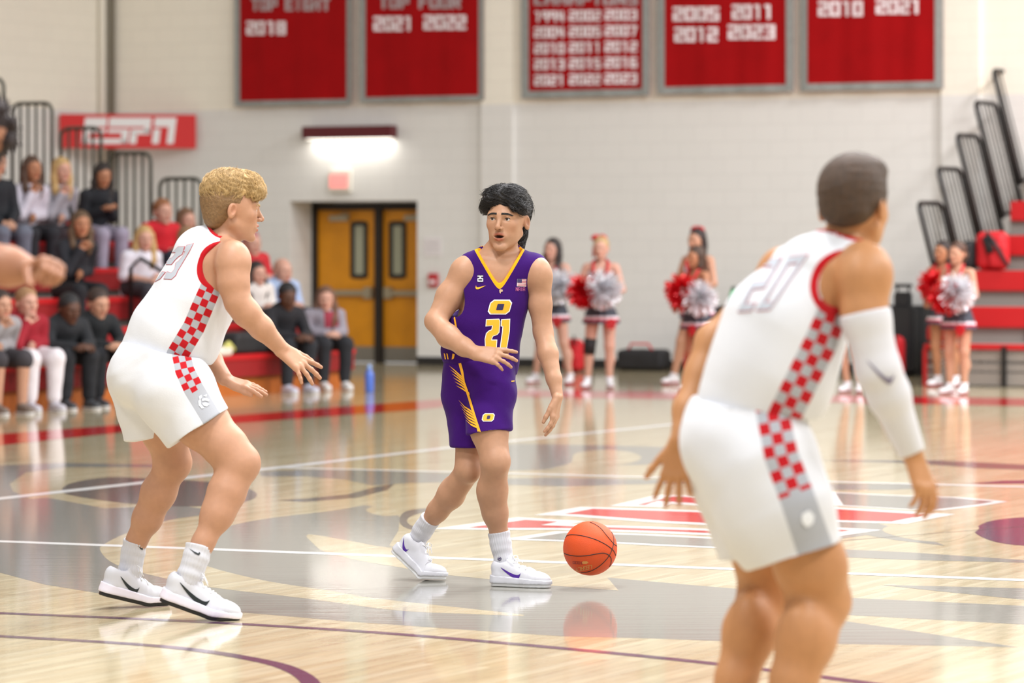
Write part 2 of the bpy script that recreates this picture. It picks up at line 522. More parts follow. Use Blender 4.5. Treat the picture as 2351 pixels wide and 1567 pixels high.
# ---- floor: varnished maple, boards along the court
def floor_mat():
    m = bpy.data.materials.new('varnished_maple'); m.use_nodes = True; nt = m.node_tree; b = nt.nodes['Principled BSDF']
    tc = nt.nodes.new('ShaderNodeTexCoord'); mp = nt.nodes.new('ShaderNodeMapping')
    geo = nt.nodes.new('ShaderNodeNewGeometry')
    mp.inputs['Rotation'].default_value = (0, 0, -(math.pi / 2 - YAW))
    nt.links.new(geo.outputs['Position'], mp.inputs['Vector'])
    br = nt.nodes.new('ShaderNodeTexBrick'); br.inputs['Scale'].default_value = 1.0; br.offset = 0.37
    br.inputs['Brick Width'].default_value = 1.1; br.inputs['Row Height'].default_value = 0.057; br.inputs['Mortar Size'].default_value = 0.0006
    br.inputs['Color1'].default_value = S(204, 191, 159); br.inputs['Color2'].default_value = S(189, 172, 137); br.inputs['Mortar'].default_value = S(164, 140, 102)
    nt.links.new(mp.outputs[0], br.inputs['Vector'])
    st = nt.nodes.new('ShaderNodeMapping'); st.inputs['Scale'].default_value = (1.2, 16, 1); nt.links.new(mp.outputs[0], st.inputs['Vector'])
    n = nt.nodes.new('ShaderNodeTexNoise'); n.inputs['Scale'].default_value = 1.6; n.inputs['Detail'].default_value = 6; nt.links.new(st.outputs[0], n.inputs['Vector'])
    rp = nt.nodes.new('ShaderNodeMapRange'); rp.inputs['From Min'].default_value = 0.3; rp.inputs['From Max'].default_value = 0.7; rp.inputs['To Min'].default_value = 0.80; rp.inputs['To Max'].default_value = 1.06
    nt.links.new(n.outputs['Fac'], rp.inputs['Value'])
    mu = nt.nodes.new('ShaderNodeMix'); mu.data_type = 'RGBA'; mu.blend_type = 'MULTIPLY'; mu.inputs[0].default_value = 1
    nt.links.new(br.outputs['Color'], mu.inputs[6]); nt.links.new(rp.outputs[0], mu.inputs[7]); nt.links.new(mu.outputs[2], b.inputs['Base Color'])
    gloss(nt, b)
    return m

def gloss(nt, b):
    """the floor's coat of varnish, slightly uneven"""
    geo = nt.nodes.new('ShaderNodeNewGeometry'); mp = nt.nodes.new('ShaderNodeMapping')
    mp.inputs['Rotation'].default_value = (0, 0, -(math.pi / 2 - YAW)); mp.inputs['Scale'].default_value = (0.7, 9, 1)
    nt.links.new(geo.outputs['Position'], mp.inputs['Vector'])
    n = nt.nodes.new('ShaderNodeTexNoise'); n.inputs['Scale'].default_value = 2.0; n.inputs['Detail'].default_value = 3
    nt.links.new(mp.outputs[0], n.inputs['Vector'])
    bp = nt.nodes.new('ShaderNodeBump'); bp.inputs['Strength'].default_value = 0.035; bp.inputs['Distance'].default_value = 0.01
    nt.links.new(n.outputs['Fac'], bp.inputs['Height']); nt.links.new(bp.outputs['Normal'], b.inputs['Normal'])
    b.inputs['Roughness'].default_value = 0.08; b.inputs['Specular IOR Level'].default_value = 0.42

M_floor = floor_mat()
def paint(name, rgb):
    m = bpy.data.materials.new(name); m.use_nodes = True; nt = m.node_tree; b = nt.nodes['Principled BSDF']
    b.inputs['Base Color'].default_value = S(*rgb); gloss(nt, b); return m
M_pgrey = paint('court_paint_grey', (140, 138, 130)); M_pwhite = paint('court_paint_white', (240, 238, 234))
M_pred = paint('court_paint_red', (198, 34, 38)); M_pplum = paint('court_paint_plum', (98, 72, 92)); M_pdark = paint('court_paint_dark', (112, 104, 98))

floor = mesh_obj('floor', [(-45, -6, 0), (45, -6, 0), (45, 70, 0), (-45, 70, 0)], [(0, 1, 2, 3)], M_floor, smooth=False)
tag(floor, kind='structure')

LAYER = [0]
def court_poly(name, pts, m, layer=1, curve=0):
    """painted area given by its corners in the photograph, laid on the floor"""
    if curve: pts = smooth_poly(pts, curve)
    LAYER[0] += 1; z = 0.0002 * layer + 0.00001 * LAYER[0]
    w = [G(p[0], p[1]) for p in pts]
    r = delaunay_2d_cdt([Vector((float(q[0]), float(q[1]))) for q in w], [(i, (i + 1) % len(w)) for i in range(len(w))], [list(range(len(w)))], 1, 1e-5)
    o = mesh_obj(name, [(v.x, v.y, z) for v in r[0]], r[2], m, floor, smooth=False)
    for p in o.data.polygons:
        if p.normal.z < 0: o.data.flip_normals(); break
    return o

def court_line(name, pts, width, m, layer=3):
    """painted line of constant width (m) through pixels"""
    w = [G(*p)[:2] for p in pts]; L = []; R = []
    for i, p in enumerate(w):
        t = w[min(i + 1, len(w) - 1)] - w[max(i - 1, 0)]; t /= np.linalg.norm(t); n = np.array([-t[1], t[0]]) * width / 2
        L.append(p + n); R.append(p - n)
    LAYER[0] += 1; z = 0.0002 * layer + 0.00001 * LAYER[0]; V = [(p[0], p[1], z) for p in L + R]; k = len(w)
    return mesh_obj(name, V, [(k + i, k + i + 1, i + 1, i) for i in range(k - 1)], m, floor, smooth=False)

# the grey emblem painted at centre court, with bands of bare wood inside it
court_poly('court_emblem', [(-60, 1150), (0, 1149), (110, 1142), (240, 1166), (420, 1160), (600, 1190), (612, 1190), (800, 1166), (836, 1159), (905, 1168), (918, 1187), (915, 1217), (894, 1251), (960, 1285), (1003, 1317), (1125, 1329),
    (1258, 1343), (1394, 1325), (1562, 1340), (1716, 1353), (1958, 1372), (2351, 1390), (2500, 1397), (2500, 1440), (2351, 1433), (1942, 1411), (1934, 1424), (2169, 1459), (2338, 1485), (1906, 1477), (1655, 1471), (1500, 1465), (1292, 1460), (1040, 1443), (800, 1426), (544, 1404), (400, 1388), (238, 1363), (102, 1341), (0, 1314), (-60, 1300)], M_pgrey, 1)
court_poly('bare_wood_band', [(800, 1142), (612, 1158), (456, 1183), (391, 1193), (306, 1217), (240, 1248), (231, 1265), (265, 1295), (357, 1322), (487, 1348), (700, 1373), (904, 1400), (1060, 1408), (1204, 1411), (870, 1374), (749, 1354), (612, 1333), (476, 1299), (440, 1270), (450, 1238), (517, 1210), (612, 1190), (800, 1166)], M_floor, 2, 4)
court_poly('bare_wood_crescent', [(708, 1226), (720, 1248), (751, 1268), (836, 1288), (920, 1302), (1003, 1317), (1030, 1290), (1010, 1262), (890, 1256), (802, 1241)], M_floor, 2, 4)
court_poly('bare_wood_tip', [(1003, 1317), (1258, 1343), (1420, 1355), (1394, 1325), (1280, 1312), (1120, 1300)], M_floor, 2)
court_poly('bare_wood_blob', [(841, 1172), (860, 1162), (925, 1160), (935, 1178), (880, 1184)], M_floor, 2, 4)
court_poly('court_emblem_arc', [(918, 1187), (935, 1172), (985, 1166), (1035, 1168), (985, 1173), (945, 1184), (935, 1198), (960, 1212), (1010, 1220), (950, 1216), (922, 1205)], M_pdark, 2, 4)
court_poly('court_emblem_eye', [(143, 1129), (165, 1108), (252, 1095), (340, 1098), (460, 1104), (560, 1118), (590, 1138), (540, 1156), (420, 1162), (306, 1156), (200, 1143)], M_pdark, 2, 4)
court_poly('court_emblem_ring', [(-60, 1075), (0, 1068), (143, 1062), (354, 1066), (430, 1072), (354, 1072), (150, 1072), (60, 1084), (22, 1110), (30, 1128), (70, 1143), (0, 1150), (-60, 1152)], M_pgrey, 1)
court_poly('court_emblem_band', [(595, 1082), (700, 1078), (860, 1080), (1060, 1088), (1060, 1106), (940, 1108), (856, 1114), (790, 1100), (700, 1093), (600, 1093)], M_pgrey, 1)
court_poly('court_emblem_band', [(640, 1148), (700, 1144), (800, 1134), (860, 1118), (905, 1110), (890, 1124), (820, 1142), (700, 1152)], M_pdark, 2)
court_poly('court_emblem_lobe', [(1130, 1022), (1200, 1018), (1480, 1024), (1600, 1030), (1600, 1060), (1480, 1066), (1300, 1072), (1240, 1078), (1170, 1080), (1130, 1060)], M_pgrey, 1)
court_poly('bare_wood_lobe', [(1310, 1062), (1322, 1040), (1390, 1032), (1450, 1038), (1472, 1050), (1450, 1062), (1380, 1072), (1260, 1078)], M_floor, 2, 4)
court_poly('court_emblem_band', [(1120, 1098), (1250, 1096), (1500, 1100), (1640, 1106), (1500, 1110), (1300, 1116), (1150, 1112)], M_pgrey, 1)
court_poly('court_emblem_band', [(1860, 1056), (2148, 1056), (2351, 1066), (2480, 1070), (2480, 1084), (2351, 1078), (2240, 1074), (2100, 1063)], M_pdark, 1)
court_poly('court_emblem_band', [(1900, 1110), (2128, 1112), (2160, 1118), (2050, 1124), (1900, 1124)], M_pgrey, 1)
court_poly('court_plum_band', [(2220, 1110), (2300, 1103), (2351, 1102), (2480, 1104), (2480, 1112), (2351, 1110)], M_pplum, 2)
court_poly('court_plum_ellipse', [(2237, 1220), (2260, 1200), (2310, 1190), (2380, 1187), (2460, 1196), (2490, 1220), (2440, 1250), (2351, 1252), (2280, 1242)], M_pplum, 2, 4)
court_poly('court_emblem_band', [(1900, 1259), (1946, 1261), (2100, 1268), (2351, 1285), (2480, 1293), (2351, 1291), (2100, 1285), (1946, 1279), (1900, 1278)], M_pgrey, 1)
court_poly('court_emblem_wedge', [(2023, 1342), (2351, 1350), (2480, 1352), (2480, 1385), (2351, 1376), (2150, 1356)], M_pgrey, 1)
court_poly('court_emblem_band', [(1900, 1196), (2010, 1200), (2080, 1216), (2170, 1252), (2060, 1240), (1990, 1228), (1900, 1240)], M_pgrey, 1)
court_poly('bare_wood_lobe', [(2026, 1215), (2060, 1203), (2140, 1200), (2240, 1206), (2236, 1222), (2180, 1242), (2110, 1240), (2050, 1228)], M_floor, 2, 4)
# lettering: red and grey bars with white edges
def outlined(name, pts, m, edge=0.13):
    court_poly(name + '_edge', pts, M_pwhite, 4)
    w = np.array([G(*p)[:2] for p in pts]); n = len(w); inn = []
    area = sum(w[i][0] * w[(i + 1) % n][1] - w[(i + 1) % n][0] * w[i][1] for i in range(n))
    sg = 1 if area > 0 else -1
    for i in range(n):
        a = w[i] - w[i - 1]; b = w[(i + 1) % n] - w[i]; a /= np.linalg.norm(a); b /= np.linalg.norm(b)
        na = np.array([-a[1], a[0]]) * sg; nb = np.array([-b[1], b[0]]) * sg; mm = na + nb; mm /= (np.linalg.norm(mm) + 1e-9)
        inn.append(w[i] + mm * edge / max(0.25, mm @ na))
    r = delaunay_2d_cdt([Vector(map(float, q)) for q in inn], [(i, (i + 1) % n) for i in range(n)], [list(range(n))], 1, 1e-5)
    o = mesh_obj(name, [(v.x, v.y, 0.0018) for v in r[0]], r[2], m, floor, smooth=False)
    if o.data.polygons and o.data.polygons[0].normal.z < 0: o.data.flip_normals()
outlined('court_letter', [(1400, 1161), (1511, 1135), (1700, 1141), (1930, 1146), (1930, 1160), (1700, 1166), (1541, 1156), (1521, 1164)], M_pred)
outlined('court_letter', [(1225, 1182), (1333, 1163), (1500, 1168), (1680, 1174), (1920, 1164), (2193, 1180), (2080, 1202), (1926, 1198), (1663, 1207), (1500, 1199), (1300, 1184)], M_pred)
outlined('court_letter', [(990, 1214), (1190, 1187), (1345, 1196), (1310, 1203), (1500, 1209), (1667, 1215), (1930, 1211), (2025, 1216), (1930, 1230), (1667, 1230), (1500, 1223), (1278, 1216), (1108, 1216)], M_pred)
outlined('court_letter_shade', [(1150, 1238), (1278, 1219), (1500, 1226), (1700, 1236), (1720, 1264), (1640, 1258), (1500, 1252), (1390, 1246)], M_pgrey, 0.09)
outlined('court_letter_shade', [(1890, 1128), (2050, 1136), (2200, 1141), (2314, 1151), (2260, 1160), (2165, 1171), (2080, 1170), (1910, 1160)], M_pgrey, 0.07)
# boundary and game lines
court_line('court_line', [(-1600, 1182), (-150, 1236.5), (1100, 1283.5), (2500, 1337), (4300, 1406)], 0.11, M_pwhite)
court_line('court_line', [(-900, 1238), (-100, 1154.5), (0, 1144), (700, 1066), (1057, 1024), (1600, 968)], 0.13, M_pwhite)
court_line('court_line', [(640, 1073), (1500, 1095), (2500, 1121), (4300, 1168)], 0.11, M_pwhite, 5)
court_line('court_arc', smooth_poly([(-900, 1378), (-120, 1402), (0, 1407), (400, 1424), (800, 1447), (1150, 1475), (1500, 1508), (1750, 1536), (1987, 1567), (2150, 1592), (2700, 1690)], 5, False), 0.07, M_pplum)
court_line('court_arc', smooth_poly([(-900, 1425), (-120, 1455), (0, 1460), (306, 1478), (476, 1495), (612, 1519), (670, 1537), (705, 1558), (716, 1580), (700, 1620), (560, 1700), (200, 1800)], 6, False), 0.07, M_pplum)
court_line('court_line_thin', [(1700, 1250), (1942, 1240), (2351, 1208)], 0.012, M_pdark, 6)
court_poly('sideline_band', [(-1500, 1137), (-200, 1016), (0, 996), (289, 974), (544, 953), (800, 932), (962, 920), (1100, 908), (1118, 922), (962, 940), (800, 952), (544, 971), (289, 991), (0, 1022), (-200, 1044), (-1500, 1174)], M_pred, 2)
court_poly('baseline_band', [(1085, 909), (1100, 893), (1400, 897), (2351, 914), (4200, 952), (4200, 974), (2351, 932), (1400, 914), (1106, 910)], M_pred, 1)

# ---- far wall with a recessed double door
def wu(px, py=600, w=0.0): return WF.pix(px, py, w)[0]
def wz(px, py, w=0.0): return WF.pix(px, py, w)[1]
U_CORN = wu(238); U_D0 = wu(665); U_D1 = wu(958); Z_D = wz(810, 461); WALL_H = 11.0; U_END = 16.0
mb = MB()
def slab(u0, u1, w0, w1, z0, z1): mb.box(((u0 + u1) / 2, (w0 + w1) / 2, (z0 + z1) / 2), ((u1 - u0) / 2, (w1 - w0) / 2, (z1 - z0) / 2))
T = 1.2
slab(U_CORN - 0.3, U_D0, 0, T, 0, WALL_H); slab(U_D1, U_END, 0, T, 0, WALL_H); slab(U_D0, U_D1, 0, T, Z_D, WALL_H)
wall_far = mb.build('wall_far', M_wall); frame_obj(wall_far, WF); tag(wall_far, kind='structure')
# shallow piers
for a, b_ in ((1110, 1182), (2165, 2252)):
    mb = MB(); u0, u1 = wu(a), wu(b_); slab(u0, u1, -0.07, 0.0, 0, WALL_H)
    o = mb.build('pier', M_wall, wall_far)
M_basebd = mat('black_rubber_base', (34, 32, 32), 0.5)
for u0, u1, n in ((U_D1, wu(1110), 1), (wu(1182), wu(2165), 2)):
    mb = MB(); slab(u0, u1, -0.012, 0.0, 0, 0.11)
    o = mb.build('baseboard_far', M_basebd); frame_obj(o, WF); tag(o, kind='structure')
# left wall
CORN = WF.pt(U_CORN, 0, 0)
mb = MB(); slab = lambda u0, u1, w0, w1, z0, z1: mb.box(((u0 + u1) / 2, (w0 + w1) / 2, (z0 + z1) / 2), ((u1 - u0) / 2, (w1 - w0) / 2, (z1 - z0) / 2))
LWF = Frame(CORN, YAW - math.pi / 2)          # plane of the left wall: u towards the far corner
slab(-42, 0.0, -0.4, 0.0, 0, WALL_H)
wall_left = mb.build('wall_left', M_wall); frame_obj(wall_left, LWF); tag(wall_left, kind='structure')
if True:
    # the slab must stand on the side away from the court
    c = np.array(wall_left.matrix_world @ Vector((-10, -0.2, 1)))
    if (c - CORN) @ D2 > 0:
        for v in wall_left.data.vertices: v.co.y += 0.4
# door
M_wood = mat('honey_oak_door', (228, 150, 14), 0.4, noise=(3.0, 0.12), bump=(20, 0.05))
M_frame = mat('dark_bronze_frame', (46, 40, 36), 0.45, metal=0.3)
M_kick = mat('kick_plate_steel', (150, 146, 138), 0.35, metal=0.7); M_bar = mat('push_bar_steel', (176, 164, 140), 0.35, metal=0.6)
M_pane = mat('wired_glass', (170, 172, 150), 0.1, spec=0.6)
DW = 0.62
dl = wu(718, 600, DW); dr = wu(1010, 600, DW); dz = wz(820, 466, DW); dm = wu(872, 600, DW)
door = thing('door_1', None, None, WF.pt((dl + dr) / 2, DW, 0)); tag(door, kind='structure')
mb = MB()
mb.box((dl + 0.03, DW, dz / 2), (0.05, 0.05, dz / 2)); mb.box((dr - 0.03, DW, dz / 2), (0.05, 0.05, dz / 2)); mb.box((dm, DW, dz / 2), (0.05, 0.06, dz / 2)); mb.box(((dl + dr) / 2, DW, dz - 0.04), ((dr - dl) / 2, 0.05, 0.05))
fbuild(mb, WF, 'door_frame', M_frame, door)
for k, (a, b_, pane0, pane1) in enumerate(((dl + 0.08, dm - 0.05, 812, 838), (dm + 0.05, dr - 0.08, 900, 926))):
    h = dz - 0.1
    mb = MB(); mb.bbox(((a + b_) / 2, DW + 0.03, h / 2 + 0.01), ((b_ - a) / 2, 0.025, h / 2), b=0.004); leaf = fbuild(mb, WF, 'door_leaf', M_wood, door)
    p0, z1 = WF.pix(pane0, 515, DW); p1, z0 = WF.pix(pane1, 632, DW)
    mb = MB(); e = 0.03
    mb.box((p0 - e / 2, DW, (z0 + z1) / 2), (e, 0.012, (z1 - z0) / 2 + e)); mb.box((p1 + e / 2, DW, (z0 + z1) / 2), (e, 0.012, (z1 - z0) / 2 + e))
    mb.box(((p0 + p1) / 2, DW, z1 + e / 2), ((p1 - p0) / 2, 0.012, e)); mb.box(((p0 + p1) / 2, DW, z0 - e / 2), ((p1 - p0) / 2, 0.012, e))
    fbuild(mb, WF, 'pane_frame', M_frame, leaf)
    mb = MB(); mb.box(((p0 + p1) / 2, DW + 0.003, (z0 + z1) / 2), ((p1 - p0) / 2, 0.004, (z1 - z0) / 2)); fbuild(mb, WF, 'pane', M_pane, leaf)
    mb = MB(); mb.box(((a + b_) / 2, DW, 0.11), ((b_ - a) / 2 - 0.01, 0.008, 0.1)); fbuild(mb, WF, 'kick_plate', M_kick, leaf)
    zb = wz(820, 672, DW); mb = MB()
    mb.bbox(((a + b_) / 2, DW - 0.06, zb), ((b_ - a) / 2 - 0.06, 0.025, 0.035), b=0.008)
    sgn = 1 if k == 0 else -1
    ue = (b_ if k == 0 else a) - sgn * 0.1
    mb.bbox((ue, DW - 0.03, zb), (0.06, 0.05, 0.075), b=0.01)
    fbuild(mb, WF, 'push_bar', M_bar, leaf)
    mb = MB(); uc = (a + b_) / 2 - 0.1 * sgn; mb.bbox((uc, DW - 0.03, h - 0.1), (0.14, 0.04, 0.035), b=0.008); mb.tube([(uc, DW - 0.05, h - 0.06), (uc + 0.22, DW - 0.12, h - 0.05), (uc + 0.05, DW - 0.03, h - 0.03)], 0.01, 6)
    fbuild(mb, WF, 'door_closer', M_bar, leaf)

# ---- red championship banners with grey felt borders
M_ban = mat('banner_red_cloth', (160, 8, 14), 0.8, spec=0.15, noise=(3, 0.08), bump=(60, 0.1)); M_bor = mat('banner_grey_border', (150, 153, 150), 0.85, noise=(40, 0.25), bump=(60, 0.4))
M_let = mat('banner_white_letter', (240, 228, 232), 0.7); M_letg = mat('banner_grey_letter', (176, 160, 162), 0.7)
def banner(x0, x1, yb, inner, texts, label):
    w = -0.09
    u0, zb = WF.pix(x0, yb, w); u1, _ = WF.pix(x1, yb, w); zt = zb + 2.35
    b = thing('wall_banner', label, 'banner', WF.pt((u0 + u1) / 2, w, zb), 'red banners on the far wall')
    def wave(u, z): return 0.02 * math.sin(u * 9) * (0.3 + 0.7 * (zt - z) / (zt - zb)) + 0.01 * math.sin(u * 23 + 1)
    def sheet(ua, ub, za, zb_, off, nu=24, nz=6):
        V = []; Fc = []
        for s in (0, 1):
            for i in range(nu + 1):
                for j in range(nz + 1):
                    u = ua + (ub - ua) * i / nu; z = za + (zb_ - za) * j / nz
                    V.append(WF.pt(u, w + wave(u, z) * 0.6 - off + s * 0.006, z))
        n1 = (nu + 1) * (nz + 1)
        for i in range(nu):
            for j in range(nz):
                a = i * (nz + 1) + j; Fc.append((a, a + nz + 1, a + nz + 2, a + 1)); Fc.append((n1 + a + 1, n1 + a + nz + 2, n1 + a + nz + 1, n1 + a))
        return V, Fc
    e = (inner - x0) / 190.0
    V, Fc = sheet(u0, u1, zb, zt, 0.0); mesh_obj('cloth', V, Fc, M_ban, b)
    for n_, (ua, ub, za, zc) in enumerate(((u0, u0 + e, zb, zt), (u1 - e, u1, zb, zt), (u0 + e, u1 - e, zb, zb + e * 0.9), (u0 + e, u1 - e, zt - e, zt))):
        V, Fc = sheet(ua, ub, za, zc, 0.008, nu=24 if n_ > 1 else 4); mesh_obj('border', V, Fc, M_bor, b)
    mb = MB(); mb.tube([WF.pt(u0 - 0.03, w, zt + 0.01), WF.pt(u1 + 0.03, w, zt + 0.01)], 0.014, 8); mb.build('hanging_rod', M_frame, b)
    words = []
    for (txt, tx0, tx1, ty0, ty1, mt) in texts:
        full = strokes(txt, 0.5, 3.35)[1]; x = 0.0
        for wd in txt.split(' '):
            ln = strokes(wd, 0.5, 3.35)[1]
            words.append((wd, tx0 + (tx1 - tx0) * x / full, tx0 + (tx1 - tx0) * (x + ln) / full, ty0, ty1, mt)); x += 3.35 * (len(wd) + 0.7)
    for (txt, tx0, tx1, ty0, ty1, mt) in words:
        qs, tw = strokes(txt, 0.5, 3.35); mb = MB()
        for q in qs:
            pts = []
            for p in q:
                px = tx0 + (tx1 - tx0) * p[0] / tw; py = ty1 - (ty1 - ty0) * p[1] / 4.0
                u, z = WF.pix(px, py, w); pts.append(WF.pt(u, w + wave(u, z) * 0.6 - 0.011, z))
            mb.poly(pts)
        mb.build('lettering', mt, b)
    return b
W, Gy = M_let, M_letg
banner(538, 808, 245, 553, [('TOP EIGHT', 580, 755, -2, 22, Gy), ('2018', 570, 653, 52, 77, W)], 'red banner with a single year 2018, leftmost on the wall')
banner(828, 1110, 236, 842, [('TOP FOUR', 873, 1055, -8, 17, Gy), ('2021', 862, 946, 41, 68, W), ('2022', 976, 1068, 38, 65, W)], 'red banner listing the years 2021 and 2022')
banner(1197, 1492, 226, 1216, [('CHAMPIONS', 1230, 1460, -14, 9, Gy)] + [(t, (1229, 1310, 1393)[c], (1295, 1378, 1460)[c], 28 + 36.5 * r - c * 2, 48 + 36.5 * r - c * 2, W)
    for r, row in enumerate((('1994', '2002', '2003'), ('2004', '2005', '2007'), ('2010', '2011', '2012'), ('2013', '2015', '2016'), ('2021', '2022', '2023'))) for c, t in enumerate(row)], 'red banner crowded with fifteen years in three columns')
banner(1510, 1822, 217, 1529, [('2005', 1549, 1648, 19, 45, W), ('2011', 1684, 1772, 14, 41, W), ('2012', 1552, 1645, 66, 93, W), ('2023', 1676, 1776, 60, 87, W)], 'red banner listing four years in two rows')
banner(1837, 2165, 210, 1856, [('2010', 1883, 1978, 6, 34, W), ('2021', 2016, 2112, 2, 29, W)], 'red banner with 2010 and 2021, nearest the right bleachers')

# ---- wall lamp, exit sign, notices
M_maroon = mat('maroon_lamp_housing', (92, 14, 26), 0.4)
lu0, lz1 = WF.pix(700, 291, -0.12); lu1, lz0 = WF.pix(903, 316, -0.12)
lamp = thing('wall_lamp', 'long maroon wall lamp glowing downward above the door', 'lamp', WF.pt((lu0 + lu1) / 2, -0.08, lz0))
mb = MB(); hz = (lz1 - lz0) / 2; uc = (lu0 + lu1) / 2; hu = (lu1 - lu0) / 2
mb.bbox((uc, -0.11, lz0 + hz), (hu, 0.1, hz), b=0.01); fbuild(mb, WF, 'housing', M_maroon, lamp)
mb = MB(); mb.box((uc, -0.1, lz0 - 0.004), (hu * 0.93, 0.07, 0.004)); fbuild(mb, WF, 'diffuser', mat('lamp_diffuser', (255, 250, 240), 0.5, emit=((255, 248, 235), 2.6)), lamp)
_l = bpy.data.lights.new('wall_lamp_light', 'AREA'); _l.shape = 'RECTANGLE'; _l.size = hu * 1.8; _l.size_y = 0.14; _l.energy = 4.5; _l.color = (1, 0.98, 0.93)
_lo = bpy.data.objects.new('lamp_light', _l); COL.objects.link(_lo); _lo.parent = lamp
_lo.location = Vector(WF.pt(uc, -0.11, lz0 - 0.015) - np.array(lamp['wbase'])); _lo.rotation_euler = (0, 0, -YAW)

def wall_box(name, x0, x1, y0, y1, depth, m, label, cat, b=0.006):
    u0, z1 = WF.pix(x0, y0, -depth); u1, z0 = WF.pix(x1, y1, -depth)
    t = thing(name, label, cat, WF.pt((u0 + u1) / 2, -depth / 2, z0))
    mb = MB(); mb.bbox(((u0 + u1) / 2, -depth / 2, (z0 + z1) / 2), ((u1 - u0) / 2, depth / 2, (z1 - z0) / 2), b=b)
    fbuild(mb, WF, 'body', m, t); return t, u0, u1, z0, z1
t, u0, u1, z0, z1 = wall_box('exit_sign', 754, 803, 392, 440, 0.07, mat('exit_sign_case', (232, 226, 214), 0.5), 'small lit exit sign with pink glowing face over the door', 'sign')
a0, c1 = WF.pix(757, 401, -0.075); a1, c0 = WF.pix(797, 431, -0.075)
mb = MB(); mb.box(((a0 + a1) / 2, -0.076, (c0 + c1) / 2), ((a1 - a0) / 2, 0.004, (c1 - c0) / 2)); fbuild(mb, WF, 'face', mat('exit_sign_glow', (250, 170, 165), 0.5, emit=((255, 120, 115), 0.55)), t)
t, u0, u1, z0, z1 = wall_box('paper_notice', 972, 1013, 545, 588, 0.01, mat('white_paper', (232, 226, 226), 0.8), 'white paper notice taped beside the door', 'notice', 0.002)
mb = MB()
for k in range(5): mb.box(((u0 + u1) / 2, -0.0115, z1 - 0.04 - 0.035 * k), ((u1 - u0) * (0.4 - 0.04 * (k % 2)), 0.0006, 0.005))
fbuild(mb, WF, 'text_line', mat('faded_print', (205, 196, 200), 0.8), t)
t, u0, u1, z0, z1 = wall_box('fire_alarm', 982, 1003, 627, 659, 0.05, mat('alarm_red', (190, 50, 55), 0.4), 'red fire alarm pull box beside the door', 'alarm')
mb = MB(); mb.bbox(((u0 + u1) / 2, -0.058, z0 + (z1 - z0) * 0.38), ((u1 - u0) * 0.32, 0.012, (z1 - z0) * 0.12), b=0.004); fbuild(mb, WF, 'pull_handle', M_let, t)

# corner pipes and the sign hung across the corner
mb = MB(); mb.tube([WF.pt(wu(246), -0.12, 0), WF.pt(wu(246), -0.12, WALL_H - 0.5)], 0.05, 12); p = mb.build('drain_pipe', mat('pipe_cream', (242, 236, 222), 0.5), None, True); tag(p, 'cream vertical pipe in the hall corner above the sign', 'pipe')
mb = MB(); mb.tube([WF.pt(wu(262), -0.05, 0), WF.pt(wu(262), -0.05, WALL_H - 0.5)], 0.035, 12); p = mb.build('conduit_pipe', mat('pipe_grey', (120, 112, 96), 0.6), None, True); tag(p, 'dark grey conduit pipe right of the cream pipe', 'pipe')
sa = WF.pt(wu(455), -0.10, 0)
rr = _n(np.array([(137 - CX) / F, 1, 0])); 
den = rr[0] * D2[0] + rr[1] * D2[1]; tt = (CORN @ D2 + 0.06) / den; sb = rr * tt
sgn_w = np.linalg.norm(sa - sb); SF = Frame(sb, -math.atan2((sa - sb)[1], (sa - sb)[0]))
s0u, s0z = SF.pix(137, 340); s1u, s1z = SF.pix(450, 263)
sign = thing('network_sign', 'red wall sign with white block letters ESPN across the corner', 'sign', SF.pt(s1u / 2, 0, s0z))
mb = MB(); mb.bbox(((s0u + s1u) / 2, 0.015, (s0z + s1z) / 2), ((s1u - s0u) / 2, 0.015, (s1z - s0z) / 2), b=0.004); fbuild(mb, SF, 'panel', mat('sign_red', (214, 40, 40), 0.6), sign)
def sgn_poly(pts):
    o = []
    for x, y in pts:
        u, z = SF.pix(x, y, -0.004); o.append(SF.pt(u, -0.004, z))
    return o
# letters in pixels of the photograph; slanted strokes, a slit through the middle
M_sl = mat('sign_white', (240, 236, 236), 0.6); K = 0.12
def bar(x0, x1, y0, y1):
    s = lambda y: (300 - y) * K
    return sgn_poly([(x0 + s(y0), y0), (x1 + s(y0), y0), (x1 + s(y1), y1), (x0 + s(y1), y1)])
LET = [[(192, 243, 270, 291), (190, 243, 296, 305), (190, 206, 305, 330), (190, 240, 318, 330)],
       [(248, 296, 270, 291), (248, 296, 296, 305), (280, 296, 305, 330), (240, 296, 318, 330)],
       [(296, 345, 270, 291), (330, 345, 291, 305), (300, 345, 296, 308), (300, 316, 305, 330)],
       [(352, 402, 270, 291), (352, 368, 296, 330), (386, 402, 291, 330)]]
for lt in LET:
    mb = MB()
    for b_ in lt: mb.poly(bar(*b_))
    mb.build('letter', M_sl, sign)

# ---- bleachers
M_seat = mat('bleacher_red_plastic', (196, 30, 34), 0.42, noise=(2, 0.06)); M_skirt = mat('bleacher_red_shaded', (150, 26, 28), 0.5, noise=(2, 0.08)); M_deck = mat('bleacher_grey_deck', (150, 142, 136), 0.5, metal=0.1)  # skirt red is darkened: shadow under the seats put into its colour
M_ply = mat('bleacher_orange_ply', (190, 104, 40), 0.5, noise=(4, 0.15)); M_rail = mat('rail_dark_green', (74, 76, 66), 0.45, metal=0.3); M_railb = mat('rail_black', (26, 24, 24), 0.4, metal=0.2)
M_black = mat('black_steel', (24, 23, 23), 0.45)

